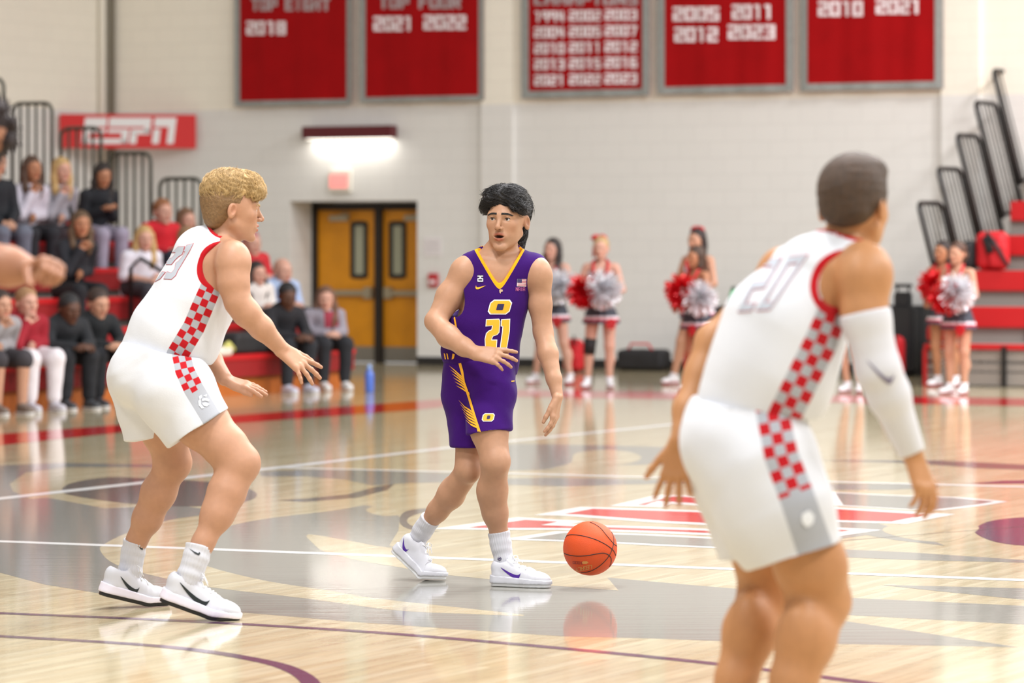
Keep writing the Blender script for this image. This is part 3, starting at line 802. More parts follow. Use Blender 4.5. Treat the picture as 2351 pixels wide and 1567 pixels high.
def railing(fr, parent, u0, u1, axis, fixed, z0, z1, m, lean=0.0, nb=5, r=0.02, rb=0.011):
    """rounded-top rail panel with upright bars; runs along axis 'u' or 'w'"""
    cr = 0.1
    def q(a, z):
        l = -(z - z0) * lean
        return fr.pt(a, fixed + (l if axis == 'u' else 0), z) if axis == 'u' else fr.pt(fixed + l, a, z)
    arc = [(u0, z0), (u0, z1 - cr)] + [(u0 + cr - cr * math.cos(t), z1 - cr + cr * math.sin(t)) for t in np.linspace(0.3, 1.57, 4)] + [(u1 - cr + cr * math.sin(t), z1 - cr + cr * math.cos(t)) for t in np.linspace(0, 1.27, 4)] + [(u1, z1 - cr), (u1, z0)]
    mb = MB(); mb.tube([q(*p) for p in arc], r, 8); mb.tube([q(u0, z0 + 0.06), q(u1, z0 + 0.06)], r * 0.8, 8)
    rl = mb.build('railing', m, parent, True)
    bar_mesh = None
    for k in range(nb):
        a = u0 + (u1 - u0) * (k + 1) / (nb + 1)
        p = q(a, z0 + 0.06)
        if bar_mesh is None:
            mb = MB(); mb.tube([p, q(a, z1 - 0.01)], rb, 6); b0 = mb.build('railing_bar', m, rl, True, base=np.array(parent['wbase'])); bar_mesh = b0; p0 = p
        else:
            b1 = bar_mesh.copy(); COL.objects.link(b1); b1.parent = rl; b1.location = Vector(p - p0)
    return rl

# left stand: rows run along the court, tiers climb towards the left wall
LBo = G(818, 889); LB = Frame(LBo); RUN, RISE, LEN = 0.66, 0.29, 24.0
lb = thing('bleacher', 'red bleacher full of spectators along the left wall', 'bleacher', LB.o)
NT = 9
def lseat(k): return -RUN * k, 0.42 + RISE * k      # u of the seat's front edge, seat height
for k in range(NT):
    u, z = lseat(k)
    mb = MB(); mb.bbox((u - 0.14, -LEN / 2, z - 0.03), (0.14, LEN / 2, 0.03), b=0.01); fbuild(mb, LB, 'seat_plank', M_seat, lb)
    mb = MB(); mb.box((u - 0.03, -LEN / 2, z - 0.14), (0.012, LEN / 2 - 0.01, 0.09)); fbuild(mb, LB, 'seat_skirt', M_skirt, lb)
    mb = MB(); mb.box((u - 0.14, -LEN / 2, z - 0.26 - RISE * 0.12), (0.015, LEN / 2 - 0.02, 0.12)); fbuild(mb, LB, 'riser_board', M_ply if k == 0 else M_deck, lb)
    if k: 
        mb = MB(); mb.box((u + 0.2, -LEN / 2, z - 0.40), (0.34, LEN / 2 - 0.015, 0.012)); fbuild(mb, LB, 'foot_deck', M_deck, lb)
mb = MB(); mb.box((-0.1, -LEN / 2, 0.1), (0.02, LEN / 2 - 0.05, 0.1)); fbuild(mb, LB, 'front_board', M_ply, lb)
for k in range(0, NT, 2):
    u, z = lseat(k)
    for wv in (-0.2, -6.0, -12.0):
        if k == 0 or wv == -0.2:
            mb = MB(); mb.box((u - 0.2, wv, (z - 0.06) / 2), (0.03, 0.03, (z - 0.06) / 2)); fbuild(mb, LB, 'support_leg', M_black, lb)
for k in range(3, NT):
    u, z = lseat(k)
    railing(LB, lb, u - 0.56, u - 0.02, 'u', 0.06, z - 0.12, z + 0.98, M_rail, nb=4, r=0.022, rb=0.017)

# right stand: rows run across the hall, tiers climb away from the court
RBo = G(2120, 885); RB = Frame(RBo); RRUN, RRISE, RLEN = 0.62, 0.395, 9.0
rb_ = thing('bleacher', 'empty red bleacher rising at the right edge', 'bleacher', RB.o)
NR = 8
for k in range(NR):
    w0 = RRUN * k; z = 0.46 + RRISE * k
    if k == 0:
        mb = MB(); mb.bbox((RLEN / 2, w0 + 0.16, z - 0.03), (RLEN / 2, 0.16, 0.03), b=0.01); fbuild(mb, RB, 'seat_plank', M_seat, rb_)
        for q, (za, zb_) in enumerate(((0.02, 0.15), (0.17, 0.25), (0.28, 0.38))):
            mb = MB(); mb.box((RLEN / 2, w0 + 0.04 + 0.01 * q, (za + zb_) / 2), (RLEN / 2 - 0.01, 0.012, (zb_ - za) / 2)); fbuild(mb, RB, 'riser_board', M_deck, rb_)
        mb = MB(); mb.box((0.012, w0 + 0.2, 0.2), (0.02, 0.2, 0.2)); fbuild(mb, RB, 'end_board', M_seat, rb_)
    else:
        mb = MB(); mb.bbox((RLEN / 2 + 0.13, w0 + 0.16, z - 0.115), (RLEN / 2, 0.16, 0.115), b=0.012); fbuild(mb, RB, 'seat_box', M_seat, rb_)
        mb = MB(); mb.box((RLEN / 2 + 0.1, w0 + 0.1, z - 0.31), (RLEN / 2, 0.012, 0.09)); fbuild(mb, RB, 'riser_board', M_deck, rb_)
        mb = MB(); mb.box((RLEN / 2 + 0.1, w0 - 0.13, z - 0.405), (RLEN / 2, 0.26, 0.012)); fbuild(mb, RB, 'foot_deck', M_deck, rb_)
for uu in (0.93, 3.6, 6.2):
    mb = MB(); mb.box((uu, -0.02, 0.22), (0.025, 0.02, 0.22)); fbuild(mb, RB, 'support_leg', M_black, rb_)
    for k in range(1, NR):
        mb = MB(); mb.box((uu + 0.05, RRUN * k + 0.05, 0.46 + RRISE * k - 0.28), (0.03, 0.03, 0.05)); fbuild(mb, RB, 'seat_bracket', M_black, rb_)
for k in range(1, NR):
    z = 0.46 + RRISE * k
    railing(RB, rb_, RRUN * k - 0.02, RRUN * k + 0.74, 'w', 0.06, z - 0.2, z + 1.15, M_railb, lean=0.26, nb=5, r=0.026, rb=0.009)
# ================================================================ people
SKIN = mat('skin', (225, 175, 145), 0.48, spec=0.35, sss=0.05, attr='col', noise=(38, 0.05), bump=(300, 0.05))
M_lace = mat('white_lace', (240, 240, 242), 0.8)
M_eye = mat('eye_white', (206, 196, 190), 0.15); M_iris = mat('eye_iris', (52, 34, 24), 0.1); M_teeth = mat('teeth', (235, 228, 215), 0.3)

def lin(rgb): return np.array(S(*rgb)[:3])

def basis(fwd, up):
    """columns: right, forward, up"""
    f = _n(fwd); u = np.array(up, float); u = _n(u - f * (u @ f)); return np.array([np.cross(f, u), f, u]).T

def rot(v, axis, a):
    axis = _n(axis); v = np.array(v, float)
    return v * math.cos(a) + np.cross(axis, v) * math.sin(a) + axis * (axis @ v) * (1 - math.cos(a))

def add_hand(f, W, d, n, side, curl=(0.3, 0.3, 0.35, 0.4), spread=0.35, thumb=(0.7, 0.3), s=1.0, k=0.005):
    """W wrist, d finger direction, n back-of-hand normal, side +1 right hand / -1 left hand; returns fine box and nail spots"""
    W = np.array(W, float); d = _n(d); n = np.array(n, float); n = _n(n - d * (n @ d)); x = np.cross(n, d) * side
    pts = [W - d * 0.02]; nails = []
    for i, (kx, ky) in enumerate(((0.030, 0.088), (0.010, 0.092), (-0.011, 0.088), (-0.029, 0.078))):
        K = W + (d * ky + x * kx) * s
        f.add(cone(W + x * kx * 0.55 * s - n * 0.002, K - n * 0.004, 0.0165 * s, 0.0125 * s, [(n, 1.1)]), 0.012 * s)
        a = spread * (0.55, 0.15, -0.22, -0.6)[i]
        dd = _n(d * math.cos(a) + x * math.sin(a)); ax = np.cross(dd, n)
        L = (0.078, 0.086, 0.080, 0.062)[i] * s; r = (0.0092, 0.0095, 0.009, 0.0078)[i] * s; p = K; cur = 0.0
        for j, (fr, w) in enumerate(((0.46, 1.0), (0.30, 1.15), (0.24, 0.7))):
            cur -= curl[i] * w; v = rot(dd, ax, cur); q = p + v * L * fr
            f.add(cone(p, q, r * (1.0, 0.93, 0.86)[j], r * (0.93, 0.86, 0.74)[j]), k * (2.2 if j == 0 else 1)); p = q; pts.append(q)
        nails.append((p + rot(n, ax, cur) * r * 0.75, r))
    T = W + (d * 0.020 + x * 0.022 - n * 0.006) * s; v = _n(d * math.cos(thumb[0]) + x * math.sin(thumb[0]) - n * thumb[1])
    f.add(cone(W + x * 0.01, T + v * 0.03 * s, 0.017 * s, 0.0145 * s), 0.012 * s); p = T
    for j, L in enumerate((0.046, 0.033, 0.026)):
        v2 = rot(v, n, (0.0, -0.18, -0.3)[j] * -side * -1); q = p + v2 * L * s
        f.add(cone(p, q, (0.0145, 0.0112, 0.0102)[j] * s, (0.0112, 0.0102, 0.0082)[j] * s), 0.006); p = q; pts.append(q)
    nails.append((p + n * 0.004, 0.0095 * s))
    pts = np.array(pts); return (pts.min(0) - 0.025, pts.max(0) + 0.025), nails

def add_head(f, C, R, s=1.0, mouth=0.0, ears=True, female=False, lod=0):
    """C: between the eyes, inside the head; R: columns right, forward, up"""
    C = np.array(C, float)
    T = lambda x, y, z: C + R @ (np.array([x, y, z]) * s)
    e = lambda c, r, k: f.add(ell(T(*c), np.array(r) * s, R), k * s)
    e((0, -0.014, 0.030), (0.0765, 0.098, 0.090), 0.02)
    e((0, 0.030, -0.012), (0.066, 0.062, 0.086), 0.03)
    e((0, 0.034, -0.064 - mouth * 0.004), (0.0515 - 0.003 * female, 0.052, 0.046), 0.03)
    e((0, 0.075, -0.104 - mouth * 0.008), (0.017, 0.015, 0.014), 0.016)
    for m in (-1, 1):
        f.add(cone(T(m * 0.053, -0.004, -0.055), T(m * 0.016, 0.070, -0.102 - mouth * 0.008), 0.014 * s, 0.010 * s), 0.022 * s)
        e((m * 0.040, 0.060, -0.022), (0.018, 0.017, 0.014), 0.026)
        f.add(cone(T(m * 0.012, 0.087, 0.017), T(m * 0.046, 0.074, 0.019), 0.010 * s, 0.009 * s), 0.016 * s)
    if lod == 0:
        for m in (-1, 1):
            f.sub(ell(T(m * 0.031, 0.100, 0.0005), np.array((0.0185, 0.019, 0.0105)) * s, R), 0.010 * s)
            e((m * 0.031, 0.0735, 0.0), (0.0165, 0.0135, 0.0125), 0.004)
            f.sub(ell(T(m * 0.0305, 0.0925, -0.0008), np.array((0.0138, 0.012, 0.0053)) * s, R), 0.003 * s)
            f.add(cone(T(m * 0.019, 0.0835, 0.0055), T(m * 0.031, 0.0885, 0.0092), 0.0026 * s, 0.003 * s), 0.003 * s)
            f.add(cone(T(m * 0.031, 0.0885, 0.0092), T(m * 0.044, 0.0815, 0.0048), 0.003 * s, 0.0026 * s), 0.003 * s)
            f.add(cone(T(m * 0.020, 0.0830, -0.0065), T(m * 0.043, 0.0805, -0.0070), 0.0028 * s, 0.0026 * s), 0.003 * s)
    else:
        for m in (-1, 1): f.sub(ell(T(m * 0.031, 0.100, 0.0), np.array((0.018, 0.018, 0.011)) * s, R), 0.012 * s)
    f.add(cone(T(0, 0.089, 0.008), T(0, 0.110, -0.030), 0.0068 * s, 0.0092 * s), 0.012 * s)
    e((0, 0.110, -0.034), (0.0095, 0.010, 0.0095), 0.006)
    for m in (-1, 1):
        e((m * 0.0108, 0.100, -0.037), (0.0070, 0.010, 0.0070), 0.005)
        if lod == 0: f.sub(ell(T(m * 0.0068, 0.1085, -0.0440), np.array((0.0040, 0.0060, 0.0045)) * s, R), 0.0015 * s)
    # lips
    g = mouth
    e((0, 0.076, -0.066), (0.028, 0.020, 0.020), 0.012)
    for m in (-1, 1):
        f.add(cone(T(0, 0.0955, -0.0585), T(m * 0.027, 0.0835, -0.0665), 0.0055 * s, 0.0030 * s), 0.005 * s)
        f.add(cone(T(0, 0.0930, -0.0730 - g * 0.0085), T(m * 0.026, 0.0825, -0.0680 - g * 0.003), 0.0060 * s, 0.0032 * s), 0.005 * s)
    if lod == 0:
        f.sub(ell(T(0, 0.098, -0.0655 - g * 0.0045), np.array((0.0225, 0.020, 0.0012 + g * 0.0050)) * s, R), 0.0025 * s)
    if ears:
        for m in (-1, 1):
            Re = R @ np.array(Matrix.Rotation(m * 0.35, 3, 'Z') @ Matrix.Rotation(-0.12, 3, 'X'))
            c = T(m * 0.0795, -0.014, -0.008)
            f.add(ell(c, np.array((0.0080, 0.0180, 0.0290)) * s, Re), 0.006 * s)
            f.sub(ell(c + Re @ (np.array((m * 0.0085, 0.003, 0.004)) * s), np.array((0.0088, 0.0105, 0.0180)) * s, Re), 0.002 * s)
            f.add(ell(c + Re @ (np.array((m * 0.001, -0.002, -0.022)) * s), np.array((0.006, 0.008, 0.008)) * s, Re), 0.005 * s)
    lo = C - 0.165 * s; hi = C + 0.165 * s
    return T, (lo, hi)

def face_colors(V, T, R, C, s, skin, mouth=0.0, lod=0, beard=0.0):
    """albedo per vertex: skin, lips, flush"""
    col = np.tile(lin(skin), (len(V), 1))
    q = (V - np.array(C)) @ R / s
    def blend(w, c):
        nonlocal col
        w = np.clip(w, 0, 1)[:, None]; col = col * (1 - w) + np.array(c) * w
    base = lin(skin)
    flush = base * np.array([1.0, 0.80, 0.76])
    for m in (-1, 1): blend(0.45 * np.exp(-(((q - np.array([m * 0.045, 0.07, -0.035])) / 0.022) ** 2).sum(1)), flush)
    blend(0.45 * np.exp(-(((q - np.array([0, 0.11, -0.036])) / 0.014) ** 2).sum(1)), flush)
    for m in (-1, 1): blend(0.55 * np.exp(-(((q - np.array([m * 0.08, -0.01, -0.005])) / 0.028) ** 2).sum(1)), flush)
    if beard: blend(beard * np.exp(-(((q - np.array([0, 0.06, -0.085])) / np.array([0.055, 0.05, 0.03])) ** 2).sum(1)), base * np.array([0.72, 0.68, 0.68]))
    lip = base * np.array([0.84, 0.46, 0.47])
    front = q[:, 1] > 0.07
    up = np.exp(-((q[:, 0] / 0.021) ** 4)) * np.exp(-((q[:, 2] + 0.0595 + 0.12 * np.abs(q[:, 0])) / 0.0062) ** 4)
    lo = np.exp(-((q[:, 0] / 0.019) ** 4)) * np.exp(-((q[:, 2] + 0.0735 + mouth * 0.0085 - 0.10 * np.abs(q[:, 0])) / 0.0068) ** 4)
    blend(1.0 * np.maximum(up, lo) * front, lip)
    if mouth > 0: blend(1.0 * (np.exp(-((q[:, 0] / 0.018) ** 4) - ((q[:, 2] + 0.0655 + mouth * 0.0045) / (0.0045 * mouth + 0.001)) ** 4)) * (q[:, 1] > 0.05) * (q[:, 1] < 0.0885), np.array([0.03, 0.006, 0.006]))
    if lod == 0:
        for m in (-1, 1): blend(0.9 * (((q - np.array([m * 0.0068, 0.1075, -0.0425])) ** 2).sum(1) < 0.0046 ** 2), base * 0.18)  # shade inside the nostrils painted into the skin colour
    else:
        for m in (-1, 1):
            blend(0.9 * np.exp(-(((q[:, 0] - m * 0.031) / 0.012) ** 2 + ((q[:, 2]) / 0.006) ** 2) ** 2) * (q[:, 1] > 0.05), np.array([0.10, 0.06, 0.05]))
            blend(0.7 * np.exp(-(((q[:, 0] - m * 0.031) / 0.017) ** 2 + ((q[:, 2] - 0.018) / 0.005) ** 2) ** 2) * (q[:, 1] > 0.05), base * 0.3)
    return col

def add_eyes(parent, T, R, s, look=(0, 0)):
    """eyeball with iris as parts of the head"""
    for m in (-1, 1):
        c = T(m * 0.031, 0.0755, 0.0)
        V = []; Fc = []; mi = []; n = 20; k = 14; r = 0.0125 * s
        d = _n(R @ np.array([look[0], 1.0, look[1]])); B = basis(d, R[:, 2])
        for j in range(k + 1):
            a = math.pi * j / k
            for i in range(n): V.append(c + B @ (r * np.array([math.sin(a) * math.cos(2 * math.pi * i / n), math.cos(a), math.sin(a) * math.sin(2 * math.pi * i / n)])))
        for j in range(k):
            for i in range(n):
                Fc.append((j * n + i, j * n + (i + 1) % n, (j + 1) * n + (i + 1) % n, (j + 1) * n + i)); mi.append(1 if j < 2 else 0)
        mesh_obj('eye', V, Fc, M_eye, parent, True, mats=[M_eye, M_iris], mat_idx=mi)

def add_brows(parent, T, R, s, m_hair, lift=0.0, worried=0.0, thick=1.0):
    """eyebrows and lashes laid on the face of the body mesh"""
    me = parent.data; b0 = np.array(parent.parent['wbase']); n = len(me.vertices); co = np.empty(n * 3, np.float32); me.vertices.foreach_get('co', co); co = co.reshape(-1, 3) + b0
    loc = (co - T(0, 0, 0)) @ R / s; keep = (np.abs(loc[:, 0]) < 0.075) & (loc[:, 1] > 0.02) & (np.abs(loc[:, 2]) < 0.06)
    fs = [tuple(p.vertices) for p in me.polygons if keep[p.vertices[0]]]; bv = BVHTree.FromPolygons([tuple(v) for v in co], fs); fw = Vector(R[:, 1])
    for m in (-1, 1):
        mb = MB()
        ctr = smooth_poly([(0.011, 0.0150 + worried * 0.0055), (0.022, 0.0185 + worried * 0.0025), (0.036, 0.0200), (0.050, 0.0150 - worried * 0.001)], 5, False); rnd = random.Random(4); N = len(ctr)
        for i, (x, z) in enumerate(ctr):
            w = (0.0029 if i < N * 0.55 else 0.0029 * (1 - (i / N - 0.55) / 0.5)) * thick
            for dz in np.linspace(-1, 1, 7):
                p0 = (m * (x - 0.001), z + lift + dz * w); p1 = (m * (x + 0.005), z + lift + dz * w * 0.5 + 0.001); pts = []
                for t in (0, 0.5, 1):
                    h = bv.ray_cast(Vector(T(p0[0] + (p1[0] - p0[0]) * t, 0.16, p0[1] + (p1[1] - p0[1]) * t)), -fw)
                    if h[0]: pts.append(np.array(h[0]) + R[:, 1] * 0.0012 * s)
                if len(pts) == 3: mb.tube(pts, [0.0011 * s, 0.0010 * s, 0.0004 * s], 4)
        if mb.v: mb.build('eyebrow', m_hair, parent, True)
        mb = MB(); c = T(m * 0.031, 0.0755, 0.0); r = 0.0125 * s; pts = []
        for t in np.linspace(-1, 1, 9):
            a_ = t * 0.95; el = 0.42 - 0.30 * t * t; d = np.array([math.sin(a_) * math.cos(el), math.cos(a_) * math.cos(el), math.sin(el)]); pts.append(c + R @ d * r * 1.10)
        mb.tube(pts, [0.0007 * s] + [0.0017 * s] * 7 + [0.0007 * s], 5); mb.build('eyelash', m_hair, parent, True)

def locks(name, parent, roots, dirs, normals, m, length, r, seed=0, lift=0.35, curl=0.4, n=6, droop=0.5, hug=None, wave=0.0):
    """tapered hair locks growing from a scalp: roots, flow directions, normals; hug keeps them on a surface"""
    rnd = random.Random(seed); mb = MB()
    for p, d, nn in zip(roots, dirs, normals):
        L = length * rnd.uniform(0.6, 1.15); d = _n(d + np.array([rnd.uniform(-curl, curl) for _ in range(3)])); pts = []; q = np.array(p, float) - nn * 0.002
        v = _n(d + nn * lift); h0 = rnd.uniform(0.0005, 0.0040); ph = rnd.uniform(0, 1.5); sd = np.cross(v, nn)
        for j in range(n):
            pts.append(q.copy())
            if hug is None: v = _n(v * 1.0 - nn * (lift * 0.9 / n * 2) + np.array([0, 0, -droop / n]) + np.array([rnd.uniform(-1, 1) for _ in range(3)]) * curl * 0.25); q = q + v * L / n
            else:
                q = q + v * L / n + sd * wave * math.sin(j * 1.7 + ph); h = hug.find_nearest(Vector(q)); nv = np.array(h[1]); nv = nv if nv @ nn > 0 else -nv
                if (q - np.array(h[0])) @ nv < h0: q = np.array(h[0]) + nv * h0
                v = _n(v - nv * 0.6 * max(0.0, float(v @ nv)) + np.array([0, 0, -droop / n]))
        rs = [r * (1 - (j / (n - 1)) ** 1.5 * 0.92) * rnd.uniform(0.85, 1.1) for j in range(n)]
        mb.tube(pts, rs, 4, caps=False)
    return mb.build(name, m, parent, True)

# ---- shoes: one pattern, posed per foot
SHOE = {}
def shoe_pattern():
    if SHOE: return SHOE
    def outline(fl):
        segs = [((0, 0.034), (0.003, 0.115), 0.034, 0.036), ((0.003, 0.115), (0.006, 0.195), 0.036, 0.046), ((0.006, 0.195), (0.000, 0.262), 0.046, 0.035)]
        def fn(x, y, z):
            D = 1.0
            for a, b, ra, rb in segs:
                vx, vy = b[0] - a[0], b[1] - a[1]; t = np.clip(((x - a[0]) * vx + (y - a[1]) * vy) / (vx * vx + vy * vy), 0, 1)
                d = np.sqrt((x - a[0] - t * vx) ** 2 + (y - a[1] - t * vy) ** 2) - (ra + t * (rb - ra)) - fl(z); D = d if isinstance(D, float) else smin(D, d, 0.02)
            return D
        return fn
    def slabf(z0, z1f, fl):
        o = outline(fl)
        return (lambda x, y, z: np.maximum(o(x, y, z) + 0 * z, np.maximum(z0 - z, z - z1f(y)))), np.array([-0.07, -0.02, z0 - 0.01]), np.array([0.07, 0.32, 0.07])
    f = Field(); f.add(slabf(0.0, lambda y: 0.016 + 0.012 * np.exp(-((y - 0.225) / 0.055) ** 2), lambda z: 0.0 * z), 0.004); SHOE['outsole'] = surf(f, 0.0035)
    f = Field(); f.add(slabf(0.013, lambda y: 0.046 - 0.055 * y, lambda z: 0.0045 + 0.10 * np.maximum(0.02 - np.abs(z - 0.02), 0)), 0.004); SHOE['midsole'] = surf(f, 0.0035)
    f = Field()
    f.add(cone((0, 0.036, 0.03), (0, 0.036, 0.078), 0.034, 0.029), 0.01)
    f.add(cone((0, 0.05, 0.045), (0.002, 0.19, 0.036), 0.034, 0.037), 0.02)
    f.add(ell((0.003, 0.218, 0.030), (0.045, 0.078, 0.036)), 0.02)
    f.add(cone((0, 0.075, 0.078), (0.002, 0.19, 0.052), 0.029, 0.022), 0.02)
    f.add(cone((0, 0.03, 0.078), (0, 0.075, 0.076), 0.029, 0.030), 0.012)
    f.add(cone((0, 0.085, 0.108), (0, 0.115, 0.090), 0.018, 0.020, [((0, 0.6, 0.8), 2.0)]), 0.008)
    f.sub(ell((0, 0.052, 0.118), (0.024, 0.036, 0.034)), 0.006)
    f.cut(half((0, 0, -1), (0, 0, 0.012)), 0.003)
    V, Q = surf(f, 0.0035)
    V[:, 2] += 0.0009 * np.sin(V[:, 1] * 190) * (V[:, 1] > 0.16) * (V[:, 1] < 0.24)
    SHOE['upper'] = (V, Q); bv = bvh_of(V, Q); SHOE['bvh'] = bv
    return SHOE

SWOOSH = [(0, 1.0), (0.18, 0.66), (0.38, 0.36), (0.58, 0.13), (0.74, 0.01), (0.86, 0.0), (0.95, 0.12), (1.0, 0.52), (0.95, 0.40), (0.86, 0.33), (0.74, 0.35), (0.56, 0.46), (0.36, 0.63), (0.16, 0.84)]
def make_shoe(parent, heel, toe_dir, up, side, m_up, m_mid, m_out, m_sw, bend=0.0, s=1.0, sw=((0.062, 0.150), (0.030, 0.072)), medial=True, tall=0.0):
    """heel: sole point under the heel (world); toe_dir along the sole; side +1 right foot"""
    pt = shoe_pattern(); B = basis(toe_dir, up); heel = np.array(heel, float)
    def bendf(V):
        V = np.array(V, float).copy()
        if bend:
            yb = 0.19; w = np.clip((V[:, 1] - yb) / 0.04 + 0.5, 0, 1); a = bend * w
            y = V[:, 1] - yb; z = V[:, 2]; V[:, 1] = yb + y * np.cos(a) - z * np.sin(a) * 0.9; V[:, 2] = y * np.sin(a) + z * np.cos(a)
        return V
    def W(V): V = bendf(V) * s; V[:, 0] *= side; V[:, 2] *= 1.12; return heel + V @ B.T
    def put(name, key, m, par):
        V, Q = pt[key]; return mesh_obj(name, W(V), Q if side > 0 else Q[:, ::-1].copy(), m, par)
    shoe = put('shoe', 'upper', m_up, parent)
    put('midsole', 'midsole', m_mid, shoe); put('outsole', 'outsole', m_out, shoe)
    # laces
    mb = MB(); bv = pt['bvh']
    def top(x, y):
        h = bv.ray_cast(Vector((x, y, 0.3)), Vector((0, 0, -1))); return np.array(h[0]) + np.array([0, 0, 0.002]) if h[0] else np.array([x, y, 0.07])
    for k in range(6):
        y = 0.108 + 0.016 * k; w = 0.016 + 0.0015 * k
        mb.tube(W(np.array([top(x, y + 0.008 * (x / w) * (1 if k % 2 else -1)) for x in np.linspace(-w, w, 7)])), 0.0023 * s, 5)
    for m in (-1, 1):
        mb.tube(W(np.array([(0, 0.108, 0.112), (m * 0.012, 0.112, 0.128), (m * 0.026, 0.122, 0.124), (m * 0.022, 0.128, 0.108), (m * 0.006, 0.114, 0.108)])), 0.002 * s, 5)
        mb.tube(W(np.array([(0, 0.108, 0.112), (m * 0.014, 0.128, 0.116), (m * 0.03, 0.146, 0.098)])), 0.002 * s, 5)
    mb.build('shoe_lace', M_lace, shoe, True)
    if m_sw:
        (y0, y1), (z0, z1) = sw
        poly = smooth_poly(SWOOSH, 3)
        for sd in ((1, -1) if medial else (1,)):
            arr = np.array(poly); pts = [Vector((y0 + (y1 - y0) * p[0], z0 + (z1 - z0) * p[1])) for p in poly]; nb = len(pts)
            inner = [Vector((y0 + (y1 - y0) * a, z0 + (z1 - z0) * b)) for a in np.arange(0.04, 1, 0.06) for b in np.arange(0.05, 1, 0.1) if _inside((a, b), arr)]
            r = delaunay_2d_cdt(pts + inner, [(i, (i + 1) % nb) for i in range(nb)], [list(range(nb))], 1, 1e-6); vs = []
            for v in r[0]:
                h = bv.ray_cast(Vector((sd * 0.2, v.x, v.y)), Vector((-sd, 0, 0)))
                vs.append(tuple(h[0] + Vector((sd * 0.0016, 0, 0))) if h[0] else (sd * 0.034, v.x, v.y))
            mesh_obj('swoosh', W(np.array(vs)), r[2], m_sw, shoe)
    return shoe

def sock(parent, pts, rad, m):
    f = Field(); f.limb(pts, rad, 0.012)
    a = np.array(pts[0]); d = _n(np.array(pts[1]) - a); f.cut(half(-d, a), 0.004)
    V, Q = surf(f, 0.0035)
    # ribs around the leg
    ax = _n(np.array(pts[-1]) - a); u = _n(np.cross(ax, [0.3, 1, 0.2])); v = np.cross(ax, u); q = V - a
    th = np.arctan2(q @ v, q @ u); t = q @ ax
    rad_dir = q - np.outer(t, ax); rad_dir /= (np.linalg.norm(rad_dir, axis=1)[:, None] + 1e-9)
    V = V + rad_dir * (0.0009 * np.sin(th * 26) + 0.0009 * np.sin(t * 160 + np.sin(th) * 1.5))[:, None]
    return mesh_obj('sock', V, Q, m, parent)

def cloth_disp(V, Q, fn):
    """displace along vertex normals"""
    n = np.zeros_like(V); a = V[Q[:, 0]]; b = V[Q[:, 1]]; c = V[Q[:, 2]]; fn_ = np.cross(b - a, c - a)
    for i in range(4): np.add.at(n, Q[:, i], fn_)
    n /= (np.linalg.norm(n, axis=1)[:, None] + 1e-12)
    return V + n * fn(V)[:, None]

def obj_bvh(o):
    b0 = np.array(o.parent['wbase']); return BVHTree.FromPolygons([tuple(np.array(v.co) + b0) for v in o.data.vertices], [tuple(p.vertices) for p in o.data.polygons])

def subfield(g):
    """a whole field as one primitive"""
    lo, hi = g.bounds()
    def fn(x, y, z):
        D = None
        for t, p, k in g.ops:
            d = p[0](x, y, z)
            if D is None: D = d
            elif t == 'u': D = smin(D, d, k)
            elif t == 's': D = -smin(-D, d, k)
            else: D = -smin(-D, -d, k)
        return D
    return fn, lo, hi

def wrinkle(amp, freq, seed=0, stretch=(1, 1, 1), n=5):
    rs = np.random.RandomState(seed); ks = rs.normal(size=(n, 3)) * np.array(stretch); ks = ks / np.linalg.norm(ks, axis=1)[:, None] * freq * rs.uniform(0.6, 1.5, (n, 1)); ph = rs.uniform(0, 6.28, n); k2 = rs.normal(size=(n, 3)) * freq * 0.35
    def fn(V):
        o = np.zeros(len(V))
        for i in range(n):
            w = np.sin(V @ ks[i] + ph[i] + 1.8 * np.sin(V @ k2[i] + ph[-i]))
            o += np.sign(w) * np.abs(w) ** 1.6
        return amp * o / n
    return fn

def to_px(V):
    return np.stack([CX + V[:, 0] / V[:, 1] * F, HY - (V[:, 2] - HC) / V[:, 1] * F], 1)

def strip(V, centers, hw, ymax=None):
    """t across (-1..1 inside), s along (px) of a painted strip traced in the photograph"""
    q = to_px(V); best = np.full(len(V), 1e9); T = np.full(len(V), 9.0); Sx = np.zeros(len(V)); acc = 0.0
    c = [np.array(p, float) for p in centers]
    for i in range(len(c) - 1):
        a, b = c[i], c[i + 1]; v = b - a; L = np.linalg.norm(v); t = ((q - a) @ v) / (L * L)
        tc = np.clip(t, -0.15 if i == 0 else 0, 1.15 if i == len(c) - 2 else 1)
        off = q - a - tc[:, None] * v; d = np.linalg.norm(off, axis=1)
        sg = np.sign(v[0] * off[:, 1] - v[1] * off[:, 0]); w = hw[i] + np.clip(tc, 0, 1) * (hw[i + 1] - hw[i])
        m = d < best; best[m] = d[m]; T[m] = (sg * d / w)[m]; Sx[m] = (acc + tc * L)[m]; acc += L
    if ymax is not None: T = np.where(V[:, 1] < ymax, T, 9.0)
    return T, Sx

